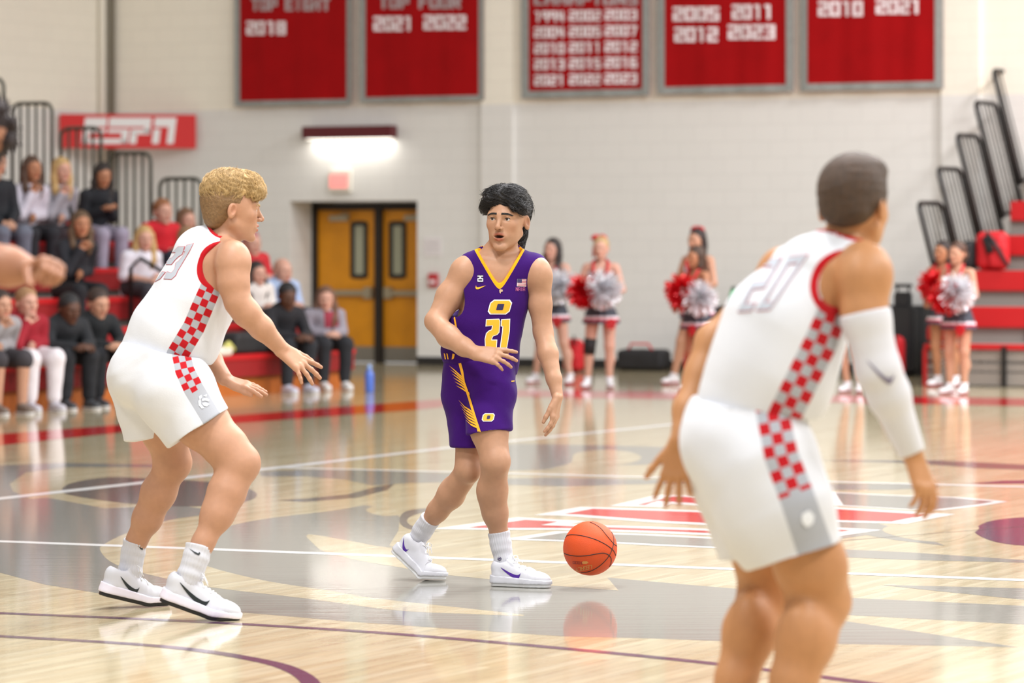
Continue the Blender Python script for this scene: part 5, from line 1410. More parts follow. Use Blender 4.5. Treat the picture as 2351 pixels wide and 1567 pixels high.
def build_left():
    Y0 = 15.1; k = Y0 / F
    J = lambda px, py, dy=0.0: P(px, py, Y0 + dy)
    t = thing('person', 'blond basketball player in white uniform crouching with arms out', 'person', np.array([J(420, 1390)[0], Y0, 0.0]))
    skin = (186, 139, 110)
    f = Field()
    f.limb([J(478, 600, 0.02), J(440, 690, 0.02), J(385, 790, 0.02), J(350, 860, 0.0)], [0.118, 0.135, 0.14, 0.14], 0.04)
    f.add(cone(J(535, 598, -0.13), J(470, 580, 0.17), 0.062, 0.062), 0.05)
    f.add(cone(J(504, 565, 0.01), J(526, 520, 0.0), 0.068, 0.058), 0.035)
    f.add(cone(J(500, 560, 0.0), J(530, 580, -0.11), 0.045, 0.050), 0.04)
    f.add(cone(J(494, 612, -0.050), J(486, 655, -0.055), 0.078, 0.072), 0.03)
    # right arm towards the lens side
    f.add(ell(J(536, 600, -0.15), (0.072, 0.070, 0.084)), 0.03)
    f.limb([J(534, 612, -0.16), J(536, 650, -0.17), J(546, 694, -0.18)], [0.064, 0.062, 0.053], 0.03)
    f.limb([J(546, 692, -0.18), J(566, 718, -0.17), J(600, 752, -0.15), J(645, 799, -0.11)], [0.052, 0.055, 0.047, 0.032], 0.025)
    hb1, n1 = add_hand(f, J(647, 802, -0.11), np.array([0.78, 0.08, -0.60]), np.array([0.42, -0.66, 0.62]), +1, curl=(0.10, 0.12, 0.14, 0.16), spread=0.85, thumb=(0.55, 0.1), s=1.14)
    # left arm, beyond the body
    f.add(ell(J(478, 590, 0.18), (0.065, 0.065, 0.07)), 0.03)
    f.limb([J(478, 600, 0.19), J(470, 700, 0.24), J(466, 790, 0.24)], [0.058, 0.054, 0.046], 0.03)
    f.limb([J(466, 790, 0.24), J(484, 826, 0.20), J(516, 868, 0.12)], [0.047, 0.046, 0.032], 0.025)
    hb2, n2 = add_hand(f, J(518, 870, 0.115), np.array([0.95, -0.12, -0.26]), np.array([0.30, -0.30, 0.90]), -1, curl=(0.10, 0.08, 0.08, 0.10), spread=0.30, thumb=(0.30, 0.15), s=1.06)
    # legs
    f.limb([J(385, 870, -0.07), J(462, 968, -0.13), J(520, 1028, -0.17), J(549, 1062, -0.19)], [0.115, 0.110, 0.088, 0.078], 0.03)
    f.add(ell(J(563, 1060, -0.19), (0.052, 0.055, 0.060)), 0.03)
    f.limb([J(548, 1068, -0.19), J(520, 1130, -0.22), J(499, 1180, -0.25), J(466, 1246, -0.28), J(448, 1290, -0.30)], [0.070, 0.070, 0.060, 0.038, 0.034], 0.05)
    f.limb([J(350, 870, 0.09), J(375, 980, 0.12), J(397, 1058, 0.14)], [0.115, 0.098, 0.072], 0.03)
    f.add(ell(J(410, 1058, 0.14), (0.044, 0.050, 0.056)), 0.03)
    f.limb([J(394, 1068, 0.14), J(364, 1130, 0.18), J(338, 1190, 0.21), J(314, 1240, 0.24), J(300, 1290, 0.25)], [0.064, 0.066, 0.055, 0.036, 0.033], 0.05)
    b = math.radians(13); R = basis(np.array([math.cos(b), math.sin(b), -0.05]), np.array([0.02, 0, 1.0])); C = J(534, 479, 0.0); s = 1.12
    T, hb = add_head(f, C, R, s, mouth=0.15)
    body = skin_mesh('body', f, 0.006, [(hb[0], hb[1], 0.0025), (*hb1, 0.003), (*hb2, 0.003)], t, skin, head=(T, R, C, s, skin, 0.15, 0, 0.1), nails=n1 + n2)
    M_h = mat('hair_blond', (200, 166, 112), 0.5, noise=(60, 0.22), bump=(120, 0.5, (3, 3, 0.6))); M_hs = mat('hair_blond_short', (134, 102, 66), 0.6, noise=(90, 0.25), bump=(200, 0.5))
    add_eyes(body, T, R, s); add_brows(body, T, R, s, M_h)
    g = Field()       # cropped sides and nape
    g.add(ell(T(0, -0.026, 0.032), np.array((0.0835, 0.098, 0.092)) * s, R), 0.02); g.add(ell(T(0, -0.066, -0.030), np.array((0.058, 0.042, 0.052)) * s, R), 0.03)
    g.sub(ell(T(0, 0.115, -0.005), np.array((0.12, 0.092, 0.075)) * s, R), 0.01)
    for m in (-1, 1): g.sub(ell(T(m * 0.088, -0.000, -0.025), np.array((0.034, 0.034, 0.046)) * s, R), 0.008)
    V, Q = surf(g, 0.004); V = cloth_disp(V, Q, wrinkle(0.0015, 260, 2)); hair = mesh_obj('hair', V, Q, M_hs, body)
    g = Field()       # longer wavy top
    g.add(ell(T(0, -0.020, 0.068), np.array((0.0815, 0.103, 0.083)) * s, R), 0.02); g.add(ell(T(0, 0.050, 0.096), np.array((0.068, 0.054, 0.046)) * s, R), 0.03); g.add(ell(T(0.015, 0.092, 0.074), np.array((0.048, 0.026, 0.028)) * s, R), 0.02); g.add(ell(T(0.045, 0.074, 0.062), np.array((0.028, 0.026, 0.020)) * s, R), 0.02)
    V, Q = surf(g, 0.0035); q = (V - C) @ R / s; ph = q[:, 1] * 90 + 14 * np.sin(q[:, 2] * 40 + q[:, 0] * 30)
    V = cloth_disp(V, Q, lambda V_: 0.0030 * np.sin(ph) + 0.0018 * np.sin(ph * 2.1 + q[:, 0] * 80)); top = mesh_obj('hair_top', V, Q, M_h, hair)
    rs = np.random.RandomState(7); idx = [i for i in rs.choice(len(V), 4200, replace=False)]; cen = np.array([0, -0.01, 0.05]); dirs = []; nr = []
    for i in idx:
        nn = _n(q[i] - cen); loc = np.array([0.55, 0.55 if q[i, 1] > 0.03 else -0.2, -0.5]) if q[i, 0] > -0.02 else np.array([-0.5, 0.3, -0.3]); loc = loc - nn * (nn @ loc); dirs.append(R @ _n(loc + 1e-6)); nr.append(R @ nn)
    locks('hair_lock', top, V[idx], dirs, nr, M_h, 0.048, 0.0011, 8, lift=0.10, curl=0.15, n=7, droop=0.1, hug=bvh_of(V, Q), wave=0.0012)
    # ---- jersey
    M_j = cloth_mat('white_jersey_cloth', WHITE_T, RED_T, 0.016, checker=(GREY_T, RED_T, 3, 17.5, 999)); M_s = cloth_mat('white_shorts_cloth', WHITE_T, None, 0, checker=(GREY_T, RED_T, 3, 15.5, 105))
    g = Field()
    g.limb([J(470, 592, 0.02), J(444, 690, 0.02), J(402, 768, 0.02), J(370, 815, 0.02)], [0.136, 0.168, 0.182, 0.170], 0.05)
    g.add(cone(J(532, 590, -0.12), J(470, 574, 0.17), 0.070, 0.070), 0.05)
    g.add(cone(J(502, 565, 0.01), J(512, 548, 0.01), 0.088, 0.078), 0.03)
    neck = cone(J(518, 540, 0.0), J(540, 490, 0.0), 0.074, 0.09); g.sub(neck, 0.004)
    a1 = ell(J(507, 606, -0.20), (0.114, 0.122, 0.122), np.array(Matrix.Rotation(0.2, 3, 'Y'))); a2 = ell(J(468, 610, 0.24), (0.10, 0.11, 0.12)); g.sub(a1, 0.005); g.sub(a2, 0.005)
    g.cut(half((-0.20, 0.0, -1.0), J(360, 812, 0.0)), 0.006)
    V, Q = surf(g, 0.005); w1 = wrinkle(0.010, 20, 14, (1, 1, 0.6))
    fade = lambda V_: np.clip((J(0, 640)[2] - V_[:, 2]) / 0.2, 0.15, 1.2); V = cloth_disp(V, Q, lambda V_: w1(V_) * fade(V_))
    pt, ps = strip(V, [(486, 655), (464, 706), (445, 751), (412, 806)], [24, 25, 25, 25], ymax=Y0 + 0.02)
    tr = np.minimum(np.minimum(trim_dist(a1, V, Q), trim_dist(a2, V, Q)), trim_dist(neck, V, Q))
    jers = mesh_obj('jersey', V, Q, M_j, t, attrs={'trim': tr, 'pt': pt, 'ps': ps}); bv = bvh_of(V, Q)
    two = [[(409, 567), (424, 566), (419, 583), (409, 590), (403, 596), (394, 607), (379, 607), (384, 595), (394, 593), (400, 587), (404, 579), (396, 580)], [(373, 624), (380, 625), (368, 640), (356, 647)]]
    three = [[(429, 563), (444, 559), (436, 575), (426, 592), (416, 609), (408, 622), (404, 632), (394, 641), (377, 640), (384, 624), (394, 627), (402, 617), (404, 604), (411, 599), (420, 588), (426, 577), (422, 577)]]
    def grow(poly, d):
        c = np.array(poly, float); o = c.mean(0); n = len(c); out = []; ar = sum(c[i][0] * c[(i + 1) % n][1] - c[(i + 1) % n][0] * c[i][1] for i in range(n)); sg = 1 if ar > 0 else -1
        for i in range(n):
            a_ = _n(c[i] - c[i - 1]); b_ = _n(c[(i + 1) % n] - c[i]); na = np.array([a_[1], -a_[0]]) * sg; nb = np.array([b_[1], -b_[0]]) * sg; mm = _n(na + nb + 1e-9); out.append(tuple(c[i] + mm * d / max(0.5, mm @ na)))
        return out
    for pl in two + three: decal_px('number_edge', bv, [grow(pl, 0.9)], M_numr, jers, 0.0014); decal_px('number', bv, [pl], M_num, jers, 0.0024)
    # ---- shorts
    g = Field()
    A = Field(); A.limb([J(372, 838, -0.06), J(398, 900, -0.10), J(462, 992, -0.14)], [0.150, 0.165, 0.146], 0.04); A.cut(half((0.55, 0, -0.835), J(455, 982, -0.14)), 0.005)
    B = Field(); B.limb([J(345, 850, 0.09), J(338, 930, 0.11), J(338, 1030, 0.14)], [0.155, 0.125, 0.094], 0.04); B.cut(half((0.15, 0, -1), J(330, 1006, 0.14)), 0.005)
    g.add(subfield(A), 0.02); g.add(subfield(B), 0.02)
    g.add(cone(J(368, 812, 0.01), J(350, 850, 0.01), 0.162, 0.165), 0.04); g.add(ell(J(312, 858, -0.06), (0.115, 0.115, 0.120)), 0.05); g.add(ell(J(312, 866, 0.09), (0.115, 0.115, 0.120)), 0.05)
    g.sub(cone(J(448, 960, -0.13), J(500, 1030, -0.17), 0.116, 0.128), 0.004); g.sub(cone(J(345, 985, 0.13), J(350, 1060, 0.16), 0.082, 0.090), 0.004)
    g.cut(half((0.2, 0, 1), J(362, 800, 0)), 0.005)
    V, Q = surf(g, 0.005); w2 = wrinkle(0.013, 17, 21, (1, 1, 0.5)); V = cloth_disp(V, Q, w2)
    pt, ps = strip(V, [(413, 800), (424, 850), (445, 893), (487, 962)], [21, 22, 23, 23], ymax=Y0 + 0.0)
    sh = mesh_obj('shorts', V, Q, M_s, t, attrs={'pt': pt, 'ps': ps}); bv = bvh_of(V, Q)
    em = lambda pts: decal_px('shorts_emblem', bv, [pts], M_emb, sh, 0.003, 2)
    for c in ([(456, 910), (462, 906), (463, 912), (458, 918)], [(466, 908), (474, 905), (473, 911)], [(455, 920), (460, 917), (461, 928), (468, 936), (463, 938), (456, 930)], [(463, 916), (472, 913), (480, 918), (478, 922), (470, 919), (464, 921)], [(464, 925), (472, 924), (480, 928), (474, 933), (467, 931)]): em(c)
    # ---- socks and shoes
    sk1 = sock(t, [J(457, 1251, -0.285), J(450, 1280, -0.295), J(437, 1318, -0.30), J(432, 1335, -0.30)], [0.0545, 0.052, 0.051, 0.050], M_sockw); sk2 = sock(t, [J(311, 1240, 0.24), J(305, 1270, 0.25), J(299, 1310, 0.25), J(296, 1330, 0.25)], [0.051, 0.049, 0.049, 0.05], M_sockw)
    for o_, pl in ((sk1, [(434, 1258), (447, 1266), (455, 1269.5), (458, 1266.5), (460, 1270), (457, 1274.5), (448, 1271)]), (sk2, [(318, 1253), (324, 1257), (328, 1258), (327, 1262), (322, 1259.5)])): decal_px('sock_swoosh', obj_bvh(o_), [pl], M_shs, o_, 0.0022, 2)
    dn = _n(np.array([0.94, 0.10, -0.33])); toe = P(500, 1423, F * HC / (1423 - HY)); make_shoe(t, toe - dn * 0.225 * 1.12, dn, np.array([0.3, -0.05, 0.95]), +1, M_shu, M_shm, M_sho, M_shs, s=1.14, sw=((0.045, 0.168), (0.034, 0.082)), bend=0.16)
    dn = _n(np.array([0.80, 0.46, -0.24])); toe = P(345, 1391, F * HC / (1391 - HY)); make_shoe(t, toe - dn * 0.225 * 1.08, dn, np.array([0.2, 0.0, 1.0]), -1, M_shu, M_shm, M_sho, M_shs, s=1.10, sw=((0.05, 0.14), (0.034, 0.080)), bend=0.2)
    return t
left_player = build_left()

def build_right():
    Y0 = 10.0; J = lambda px, py, dy=0.0: P(px, py, Y0 + dy)
    t = thing('person', 'player in white seen from behind wearing a white arm sleeve', 'person', np.array([J(1760, 1700)[0], Y0, 0.0]))
    skin = (188, 134, 90)
    f = Field()
    f.limb([J(1890, 640, 0.03), J(1810, 760, 0.02), J(1760, 870, 0.02), J(1720, 960, 0.02)], [0.120, 0.135, 0.14, 0.145], 0.04)
    f.add(cone(J(1985, 622, -0.08), J(1810, 622, 0.17), 0.062, 0.062), 0.05)
    f.add(cone(J(1935, 590, 0.02), J(1950, 520, 0.02), 0.070, 0.060), 0.035); f.add(cone(J(1935, 575, 0.02), J(1985, 605, -0.06), 0.045, 0.05), 0.04)
    f.add(ell(J(1987, 632, -0.10), (0.074, 0.070, 0.085)), 0.03)
    f.limb([J(1985, 645, -0.11), J(1985, 720, -0.12), J(2017, 850, -0.13)], [0.064, 0.060, 0.052], 0.03)
    f.limb([J(2017, 850, -0.13), J(2040, 905, -0.11), J(2094, 1036, -0.06)], [0.052, 0.052, 0.030], 0.025)
    hb1, n1 = add_hand(f, J(2097, 1044, -0.06), np.array([0.34, -0.10, -0.93]), np.array([0.72, -0.68, 0.2]), +1, curl=(0.30, 0.34, 0.38, 0.42), spread=0.25, thumb=(0.35, 0.4), s=1.06)
    f.add(ell(J(1795, 625, 0.19), (0.065, 0.065, 0.07)), 0.03)
    f.limb([J(1790, 635, 0.20), J(1715, 715, 0.24), J(1640, 785, 0.22)], [0.058, 0.054, 0.050], 0.03)
    f.limb([J(1638, 785, 0.22), J(1612, 860, 0.19), J(1580, 940, 0.14), J(1563, 1010, 0.10)], [0.050, 0.048, 0.040, 0.030], 0.025)
    hb2, n2 = add_hand(f, J(1562, 1018, 0.10), np.array([-0.16, -0.05, -0.98]), np.array([-0.25, -0.96, 0.1]), -1, curl=(0.16, 0.12, 0.12, 0.14), spread=0.55, thumb=(0.75, 0.1), s=1.02)
    f.limb([J(1760, 1020, -0.05), J(1820, 1180, -0.06), J(1862, 1300, -0.04), J(1878, 1375, 0.0)], [0.115, 0.108, 0.096, 0.086], 0.03)
    f.add(ell(J(1898, 1376, 0.02), (0.062, 0.065, 0.066)), 0.03)
    f.limb([J(1876, 1385, 0.0), J(1850, 1470, -0.06), J(1822, 1560, -0.10), J(1795, 1670, -0.15), J(1785, 1750, -0.17)], [0.082, 0.079, 0.062, 0.044, 0.042], 0.03)
    f.add(ell(J(1842, 1462, -0.10), (0.066, 0.066, 0.105)), 0.03)
    f.limb([J(1700, 1020, 0.12), J(1735, 1200, 0.18), J(1762, 1350, 0.24)], [0.115, 0.098, 0.076], 0.03)
    f.limb([J(1758, 1365, 0.24), J(1722, 1450, 0.18), J(1690, 1560, 0.14), J(1660, 1670, 0.10), J(1645, 1750, 0.08)], [0.076, 0.074, 0.056, 0.042, 0.042], 0.03)
    f.add(ell(J(1722, 1440, 0.15), (0.062, 0.062, 0.10)), 0.03)
    c_ = math.radians(30); R = basis(np.array([math.sin(c_), math.cos(c_), -0.02]), np.array([0, 0, 1.0])); C = J(1962, 474, 0.02); s = 1.10
    T, hb = add_head(f, C, R, s)
    body = skin_mesh('body', f, 0.007, [(hb[0], hb[1], 0.004), (*hb1, 0.0035), (*hb2, 0.0035)], t, skin, head=(T, R, C, s, skin, 0.0, 0, 0.2), nails=n1 + n2)
    M_h = mat('hair_brown_crop', (76, 54, 36), 0.6, noise=(70, 0.3), bump=(260, 0.7)); add_eyes(body, T, R, s); add_brows(body, T, R, s, M_h)
    g = Field(); g.add(ell(T(0, -0.016, 0.040), np.array((0.086, 0.104, 0.096)) * s, R), 0.02); g.add(ell(T(0, -0.068, -0.012), np.array((0.060, 0.036, 0.040)) * s, R), 0.03); g.add(ell(T(0, 0.03, 0.095), np.array((0.07, 0.06, 0.036)) * s, R), 0.03)
    g.sub(ell(T(0, 0.125, -0.01), np.array((0.12, 0.075, 0.085)) * s, R), 0.01)
    for m in (-1, 1): g.sub(ell(T(m * 0.09, 0.004, -0.03), np.array((0.036, 0.036, 0.042)) * s, R), 0.008)
    V, Q = surf(g, 0.004); V = cloth_disp(V, Q, wrinkle(0.002, 200, 5)); mesh_obj('hair', V, Q, M_h, body)
    M_j = cloth_mat('white_jersey_cloth_b', WHITE_T, RED_T, 0.016, checker=(GREY_T, RED_T, 3, 27, 999)); M_s = cloth_mat('white_shorts_cloth_b', WHITE_T, None, 0, checker=(GREY_T, RED_T, 3, 27, 200))
    g = Field()
    g.limb([J(1878, 640, 0.04), J(1802, 765, 0.03), J(1768, 865, 0.02), J(1732, 932, 0.02)], [0.132, 0.166, 0.170, 0.160], 0.05)
    g.add(cone(J(1975, 616, -0.05), J(1818, 618, 0.17), 0.072, 0.072), 0.05); g.add(cone(J(1925, 595, 0.02), J(1936, 565, 0.02), 0.088, 0.080), 0.03)
    neck = cone(J(1944, 552, 0.02), J(1955, 490, 0.04), 0.074, 0.09); g.sub(neck, 0.004)
    a1 = ell(J(1944, 648, -0.17), (0.092, 0.125, 0.100), np.array(Matrix.Rotation(0.15, 3, 'Y'))); a2 = ell(J(1770, 650, 0.26), (0.09, 0.12, 0.11)); g.sub(a1, 0.005); g.sub(a2, 0.005)
    g.cut(half((-0.10, 0, -1.0), J(1725, 944, 0)), 0.006)
    V, Q = surf(g, 0.006); w1 = wrinkle(0.011, 16, 31, (1, 1, 0.6)); V = cloth_disp(V, Q, w1)
    pt, ps = strip(V, [(1912, 715), (1885, 785), (1850, 855), (1808, 940)], [34, 38, 38, 38], ymax=Y0 + 0.02)
    tr = np.minimum(np.minimum(trim_dist(a1, V, Q), trim_dist(a2, V, Q)), trim_dist(neck, V, Q))
    jers = mesh_obj('jersey', V, Q, M_j, t, attrs={'trim': tr, 'pt': pt, 'ps': ps}); bv = bvh_of(V, Q)
    cs = [np.array(p, float) for p in ((1752, 606), (1846, 594), (1772, 702), (1702, 707))]
    for i, ch in enumerate('20'):
        a_, b_ = (0.02, 0.36) if i == 0 else (0.64, 0.98); qd = [cs[0] * (1 - a_) + cs[1] * a_, cs[0] * (1 - b_) + cs[1] * b_, cs[3] * (1 - b_) + cs[2] * b_, cs[3] * (1 - a_) + cs[2] * a_]
        decal_px('number_edge', bv, text_px(ch, qd, 0.40), M_numr, jers, 0.002, 4); decal_px('number', bv, text_px(ch, qd, 0.33), M_num, jers, 0.0035, 4)
    g = Field()
    A = Field(); A.limb([J(1718, 965, -0.0), J(1737, 1070, -0.03), J(1785, 1170, -0.06), J(1836, 1300, -0.07)], [0.152, 0.170, 0.155, 0.128], 0.04); A.cut(half((0.28, 0, -0.96), J(1832, 1270, -0.07)), 0.005)
    B = Field(); B.limb([J(1690, 980, 0.10), J(1700, 1100, 0.14), J(1738, 1310, 0.19)], [0.145, 0.130, 0.100], 0.04); B.cut(half((0.3, 0, -1), J(1700, 1274, 0.19)), 0.005)
    g.add(subfield(A), 0.02); g.add(subfield(B), 0.02); g.add(cone(J(1716, 940, 0.02), J(1700, 1000, 0.02), 0.140, 0.155), 0.04); g.add(ell(J(1668, 1020, -0.05), (0.115, 0.115, 0.13)), 0.05)
    g.sub(cone(J(1826, 1240, -0.06), J(1866, 1340, -0.06), 0.108, 0.122), 0.004); g.cut(half((0.12, 0, 1), J(1700, 926, 0)), 0.005)
    V, Q = surf(g, 0.006); V = cloth_disp(V, Q, wrinkle(0.013, 15, 37, (1, 1, 0.5)))
    pt, ps = strip(V, [(1772, 940), (1794, 1047), (1828, 1136), (1870, 1256)], [37, 39, 40, 42], ymax=Y0 + 0.0)
    sh = mesh_obj('shorts', V, Q, M_s, t, attrs={'pt': pt, 'ps': ps}); bv = bvh_of(V, Q)
    decal_px('shorts_emblem', bv, [[(1840, 1180), (1856, 1170), (1868, 1182), (1866, 1200), (1852, 1210), (1840, 1198)]], M_emb, sh, 0.003, 4)
    g = Field(); g.limb([J(1983, 700, -0.115), J(1988, 730, -0.12), J(2017, 850, -0.13), J(2040, 905, -0.11), J(2096, 1044, -0.06)], [0.066, 0.066, 0.059, 0.057, 0.036], 0.025)
    g.cut(half(-(J(2017, 850, -0.13) - J(1985, 700, -0.115)), J(1984, 716, -0.115)), 0.004); g.cut(half(J(2096, 1036) - J(2040, 905), J(2095, 1036)), 0.004)
    V, Q = surf(g, 0.005); sl = mesh_obj('arm_sleeve', V, Q, mat('white_sleeve', (212, 211, 215), 0.8), t); bv = bvh_of(V, Q)
    decal_px('sleeve_swoosh', bv, [[tuple(np.array([1990, 826]) + np.array([p[0] * 62, (1 - p[1]) * 52 + p[0] * 4])) for p in smooth_poly([(0, 1.0), (0.4, 0.42), (0.72, 0.05), (0.9, 0.05), (1.0, 0.45), (0.88, 0.28), (0.7, 0.30), (0.4, 0.58)], 3)]], mat('sleeve_mark', (120, 112, 136), 0.6), sl, 0.003, 4)
    for an, sd, cx_ in (((1785, 1750, -0.17), 1, 1), ((1645, 1750, 0.08), -1, 1)):
        a0 = J(*an); sock(t, [a0 + np.array([0.012, 0.02, 0.10]), a0 + np.array([0.004, 0.0, 0.03]), a0 + np.array([0, 0.01, -0.03])], [0.050, 0.049, 0.05], M_sockw)
        h = a0.copy(); h[2] = 0.002; h[1] -= 0.05; make_shoe(t, h, np.array([0.42, 0.90, 0.0]), (0, 0, 1), sd, M_shu, M_shm, M_sho, M_shs, s=1.1)
    return t
right_player = build_right()

def build_edge():
    """player mostly beyond the left edge: forearm, fist and curls reach into view"""
    Y0 = 9.6; J = lambda px, py, dy=0.0: P(px, py, Y0 + dy)
    t = thing('person', 'person at the left edge showing a forearm, fist and dark curls', 'person', np.array([J(-150, 600)[0], Y0, 0.0]))
    skin = (174, 122, 94); f = Field(); yax = np.array([0, 1.0, 0])
    f.limb([J(-165, 520, 0.05), J(-175, 690, 0.05), J(-180, 850, 0.05)], [0.145, 0.125, 0.14], 0.04)
    f.add(cone(J(-200, 470, 0.22), J(-130, 470, -0.12), 0.062, 0.062), 0.05); f.add(cone(J(-150, 460, 0.05), J(-95, 380, 0.03), 0.066, 0.058), 0.03)
    f.limb([J(-135, 480, -0.13), J(-125, 560, -0.15), J(-95, 600, -0.16)], [0.062, 0.058, 0.052], 0.03)
    f.limb([J(-95, 600, -0.16), J(-40, 603, -0.17), J(20, 612, -0.19), J(72, 621, -0.21)], [0.052, 0.056, 0.050, 0.034], 0.025)
    hb1, n1 = add_hand(f, J(76, 620, -0.212), np.array([0.62, -0.70, 0.20]), np.array([0.30, 0.12, 0.95]), -1, curl=(1.05, 1.10, 1.15, 1.2), spread=0.12, thumb=(0.55, 0.9), s=1.06)
    f.limb([J(-205, 480, 0.22), J(-260, 600, 0.26), J(-280, 720, 0.20)], [0.06, 0.055, 0.048], 0.03); f.limb([J(-280, 720, 0.20), J(-230, 790, 0.1)], [0.046, 0.032], 0.02)
    hb2, n2 = add_hand(f, J(-226, 794, 0.1), np.array([0.5, -0.3, -0.8]), np.array([0.3, -0.3, 0.9]), +1)
    for m, dy in ((-1, 0.0), (1, 0.16)):
        f.limb([J(-190 + m * 30, 880, 0.05 + dy), J(-230 + m * 60, 1150, dy), J(-260 + m * 80, 1400, dy), J(-270 + m * 80, 1790, dy)], [0.11, 0.075, 0.065, 0.042], 0.03)
    b = math.radians(140); R = basis(np.array([math.cos(b), math.sin(b), 0]), np.array([0, 0, 1.0])); C = J(-68, 336, 0.02); T, hb = add_head(f, C, R, 1.06, lod=1, ears=False)
    body = skin_mesh('body', f, 0.008, [(hb[0], hb[1], 0.004), (*hb1, 0.003), (*hb2, 0.004)], t, skin, head=(T, R, C, 1.06, skin, 0.0, 1, 0.0), nails=n1 + n2)
    M_h = mat('hair_dark_curls', (44, 30, 30), 0.7, bump=(120, 0.8)); g = Field(); rs = np.random.RandomState(11)
    g.add(ell(T(0, -0.01, 0.062), (0.088, 0.106, 0.075), R), 0.02); g.add(ell(T(0, -0.055, 0.02), (0.075, 0.055, 0.07), R), 0.02)
    for i in range(130):
        v = rs.normal(size=3); v /= np.linalg.norm(v)
        if v[2] < -0.35: continue
        q = np.array([0, 0.0, 0.045]) + v * np.array([0.094, 0.112, 0.092])
        if q[1] > 0.06 and q[2] < 0.055: continue
        g.add(ell(T(*q), np.full(3, rs.uniform(0.014, 0.022))), 0.006)
    V, Q = surf(g, 0.005); hair = mesh_obj('hair', V, Q, M_h, body)
    idx = rs.choice(len(V), 700, replace=False); nr = [_n(V[i] - T(0, 0, 0.03)) for i in idx]; locks('hair_lock', hair, V[idx], nr, nr, M_h, 0.030, 0.0022, 3, lift=0.2, curl=0.7)
    M_p = cloth_mat('plain_purple_cloth', (72, 22, 132)); g = Field(); g.limb([J(-165, 510, 0.05), J(-175, 690, 0.05), J(-180, 860, 0.05)], [0.165, 0.155, 0.165], 0.04); g.add(cone(J(-195, 470, 0.2), J(-140, 470, -0.1), 0.07, 0.07), 0.04)
    for e_ in (ell(J(-130, 500, -0.2), (0.09, 0.10, 0.11)), ell(J(-205, 500, 0.3), (0.09, 0.10, 0.11)), cone(J(-135, 435, 0.05), J(-90, 380, 0.03), 0.08, 0.08)): g.sub(e_, 0.005)
    g.cut(half((0, 0, -1), J(0, 870)), 0.005); V, Q = surf(g, 0.008); mesh_obj('jersey', V, Q, M_p, t)
    g = Field()
    for m, dy in ((-1, 0.0), (1, 0.16)): g.limb([J(-190 + m * 20, 880, 0.05 + dy), J(-232 + m * 55, 1160, dy)], [0.15, 0.12], 0.03)
    g.add(cone(J(-180, 850, 0.06), J(-180, 900, 0.06), 0.155, 0.16), 0.04); g.cut(half((0.1, 0, -1), J(-230, 1150)), 0.005); g.cut(half((0, 0, 1), J(0, 850)), 0.005); V, Q = surf(g, 0.008); mesh_obj('shorts', V, Q, M_p, t)
    for m, dy, sd in ((-1, 0.0, 1), (1, 0.16, -1)):
        a0 = J(-270 + m * 80, 1790, dy); sock(t, [a0 + np.array([0, 0, 0.1]), a0, a0 - np.array([0, 0, 0.05])], [0.05, 0.048, 0.05], M_sockw); h = a0.copy(); h[2] = 0.002; h[0] -= 0.05; make_shoe(t, h, np.array([1, 0.1, 0]), (0, 0, 1), sd, M_shu, M_shm, M_sho, M_shs)
    return t
edge_player = build_edge()
# ================================================================ spectators and cheerleaders
def cmat(rgb, rough=0.85): return mat('cloth_%d_%d_%d' % rgb, rgb, rough, noise=(12, 0.08), bump=(40, 0.25))
def hmat(rgb): return mat('hair_%d_%d_%d' % rgb, rgb, 0.55, noise=(50, 0.25), bump=(70, 0.5, (3, 3, 0.5)))

def hair_style(g, T, R, s, style):
    g.add(ell(T(0, -0.020, 0.042), np.array((0.086, 0.100, 0.092)) * s, R), 0.02)
    if style == 'long':
        g.add(ell(T(0, -0.060, -0.03), np.array((0.085, 0.060, 0.10)) * s, R), 0.03)
        for m in (-1, 1): g.limb([T(m * 0.070, 0.0, 0.03), T(m * 0.086, -0.005, -0.08), T(m * 0.080, 0.02, -0.20), T(m * 0.070, 0.04, -0.28)], [0.030 * s, 0.034 * s, 0.034 * s, 0.016 * s], 0.03)
        g.limb([T(0, -0.085, -0.05), T(0, -0.10, -0.18), T(0, -0.10, -0.26)], [0.06 * s, 0.06 * s, 0.03 * s], 0.03)
    elif style == 'pony':
        g.add(ell(T(0, -0.085, 0.05), np.array((0.03, 0.03, 0.03)) * s, R), 0.02); g.limb([T(0, -0.11, 0.06), T(0.0, -0.14, -0.02), T(0.03, -0.12, -0.16)], [0.028 * s, 0.034 * s, 0.012 * s], 0.02)
    elif style == 'half':
        g.add(ell(T(0, -0.060, -0.02), np.array((0.080, 0.055, 0.09)) * s, R), 0.03); g.limb([T(0, -0.085, -0.05), T(0.02, -0.10, -0.16), T(0.02, -0.09, -0.22)], [0.06 * s, 0.055 * s, 0.03 * s], 0.03)
        for m in (-1, 1): g.limb([T(m * 0.075, -0.02, 0.02), T(m * 0.082, -0.01, -0.10), T(m * 0.078, 0.01, -0.16)], [0.022 * s, 0.022 * s, 0.012 * s], 0.03)
    else:
        g.add(ell(T(0, -0.065, -0.02), np.array((0.066, 0.040, 0.050)) * s, R), 0.03)
    g.sub(ell(T(0, 0.118, -0.012), np.array((0.070, 0.078, 0.082)) * s, R), 0.012)
    if style == 'short':
        for m in (-1, 1): g.sub(ell(T(m * 0.09, 0.02, -0.03), np.array((0.04, 0.05, 0.045)) * s, R), 0.01)
    return g

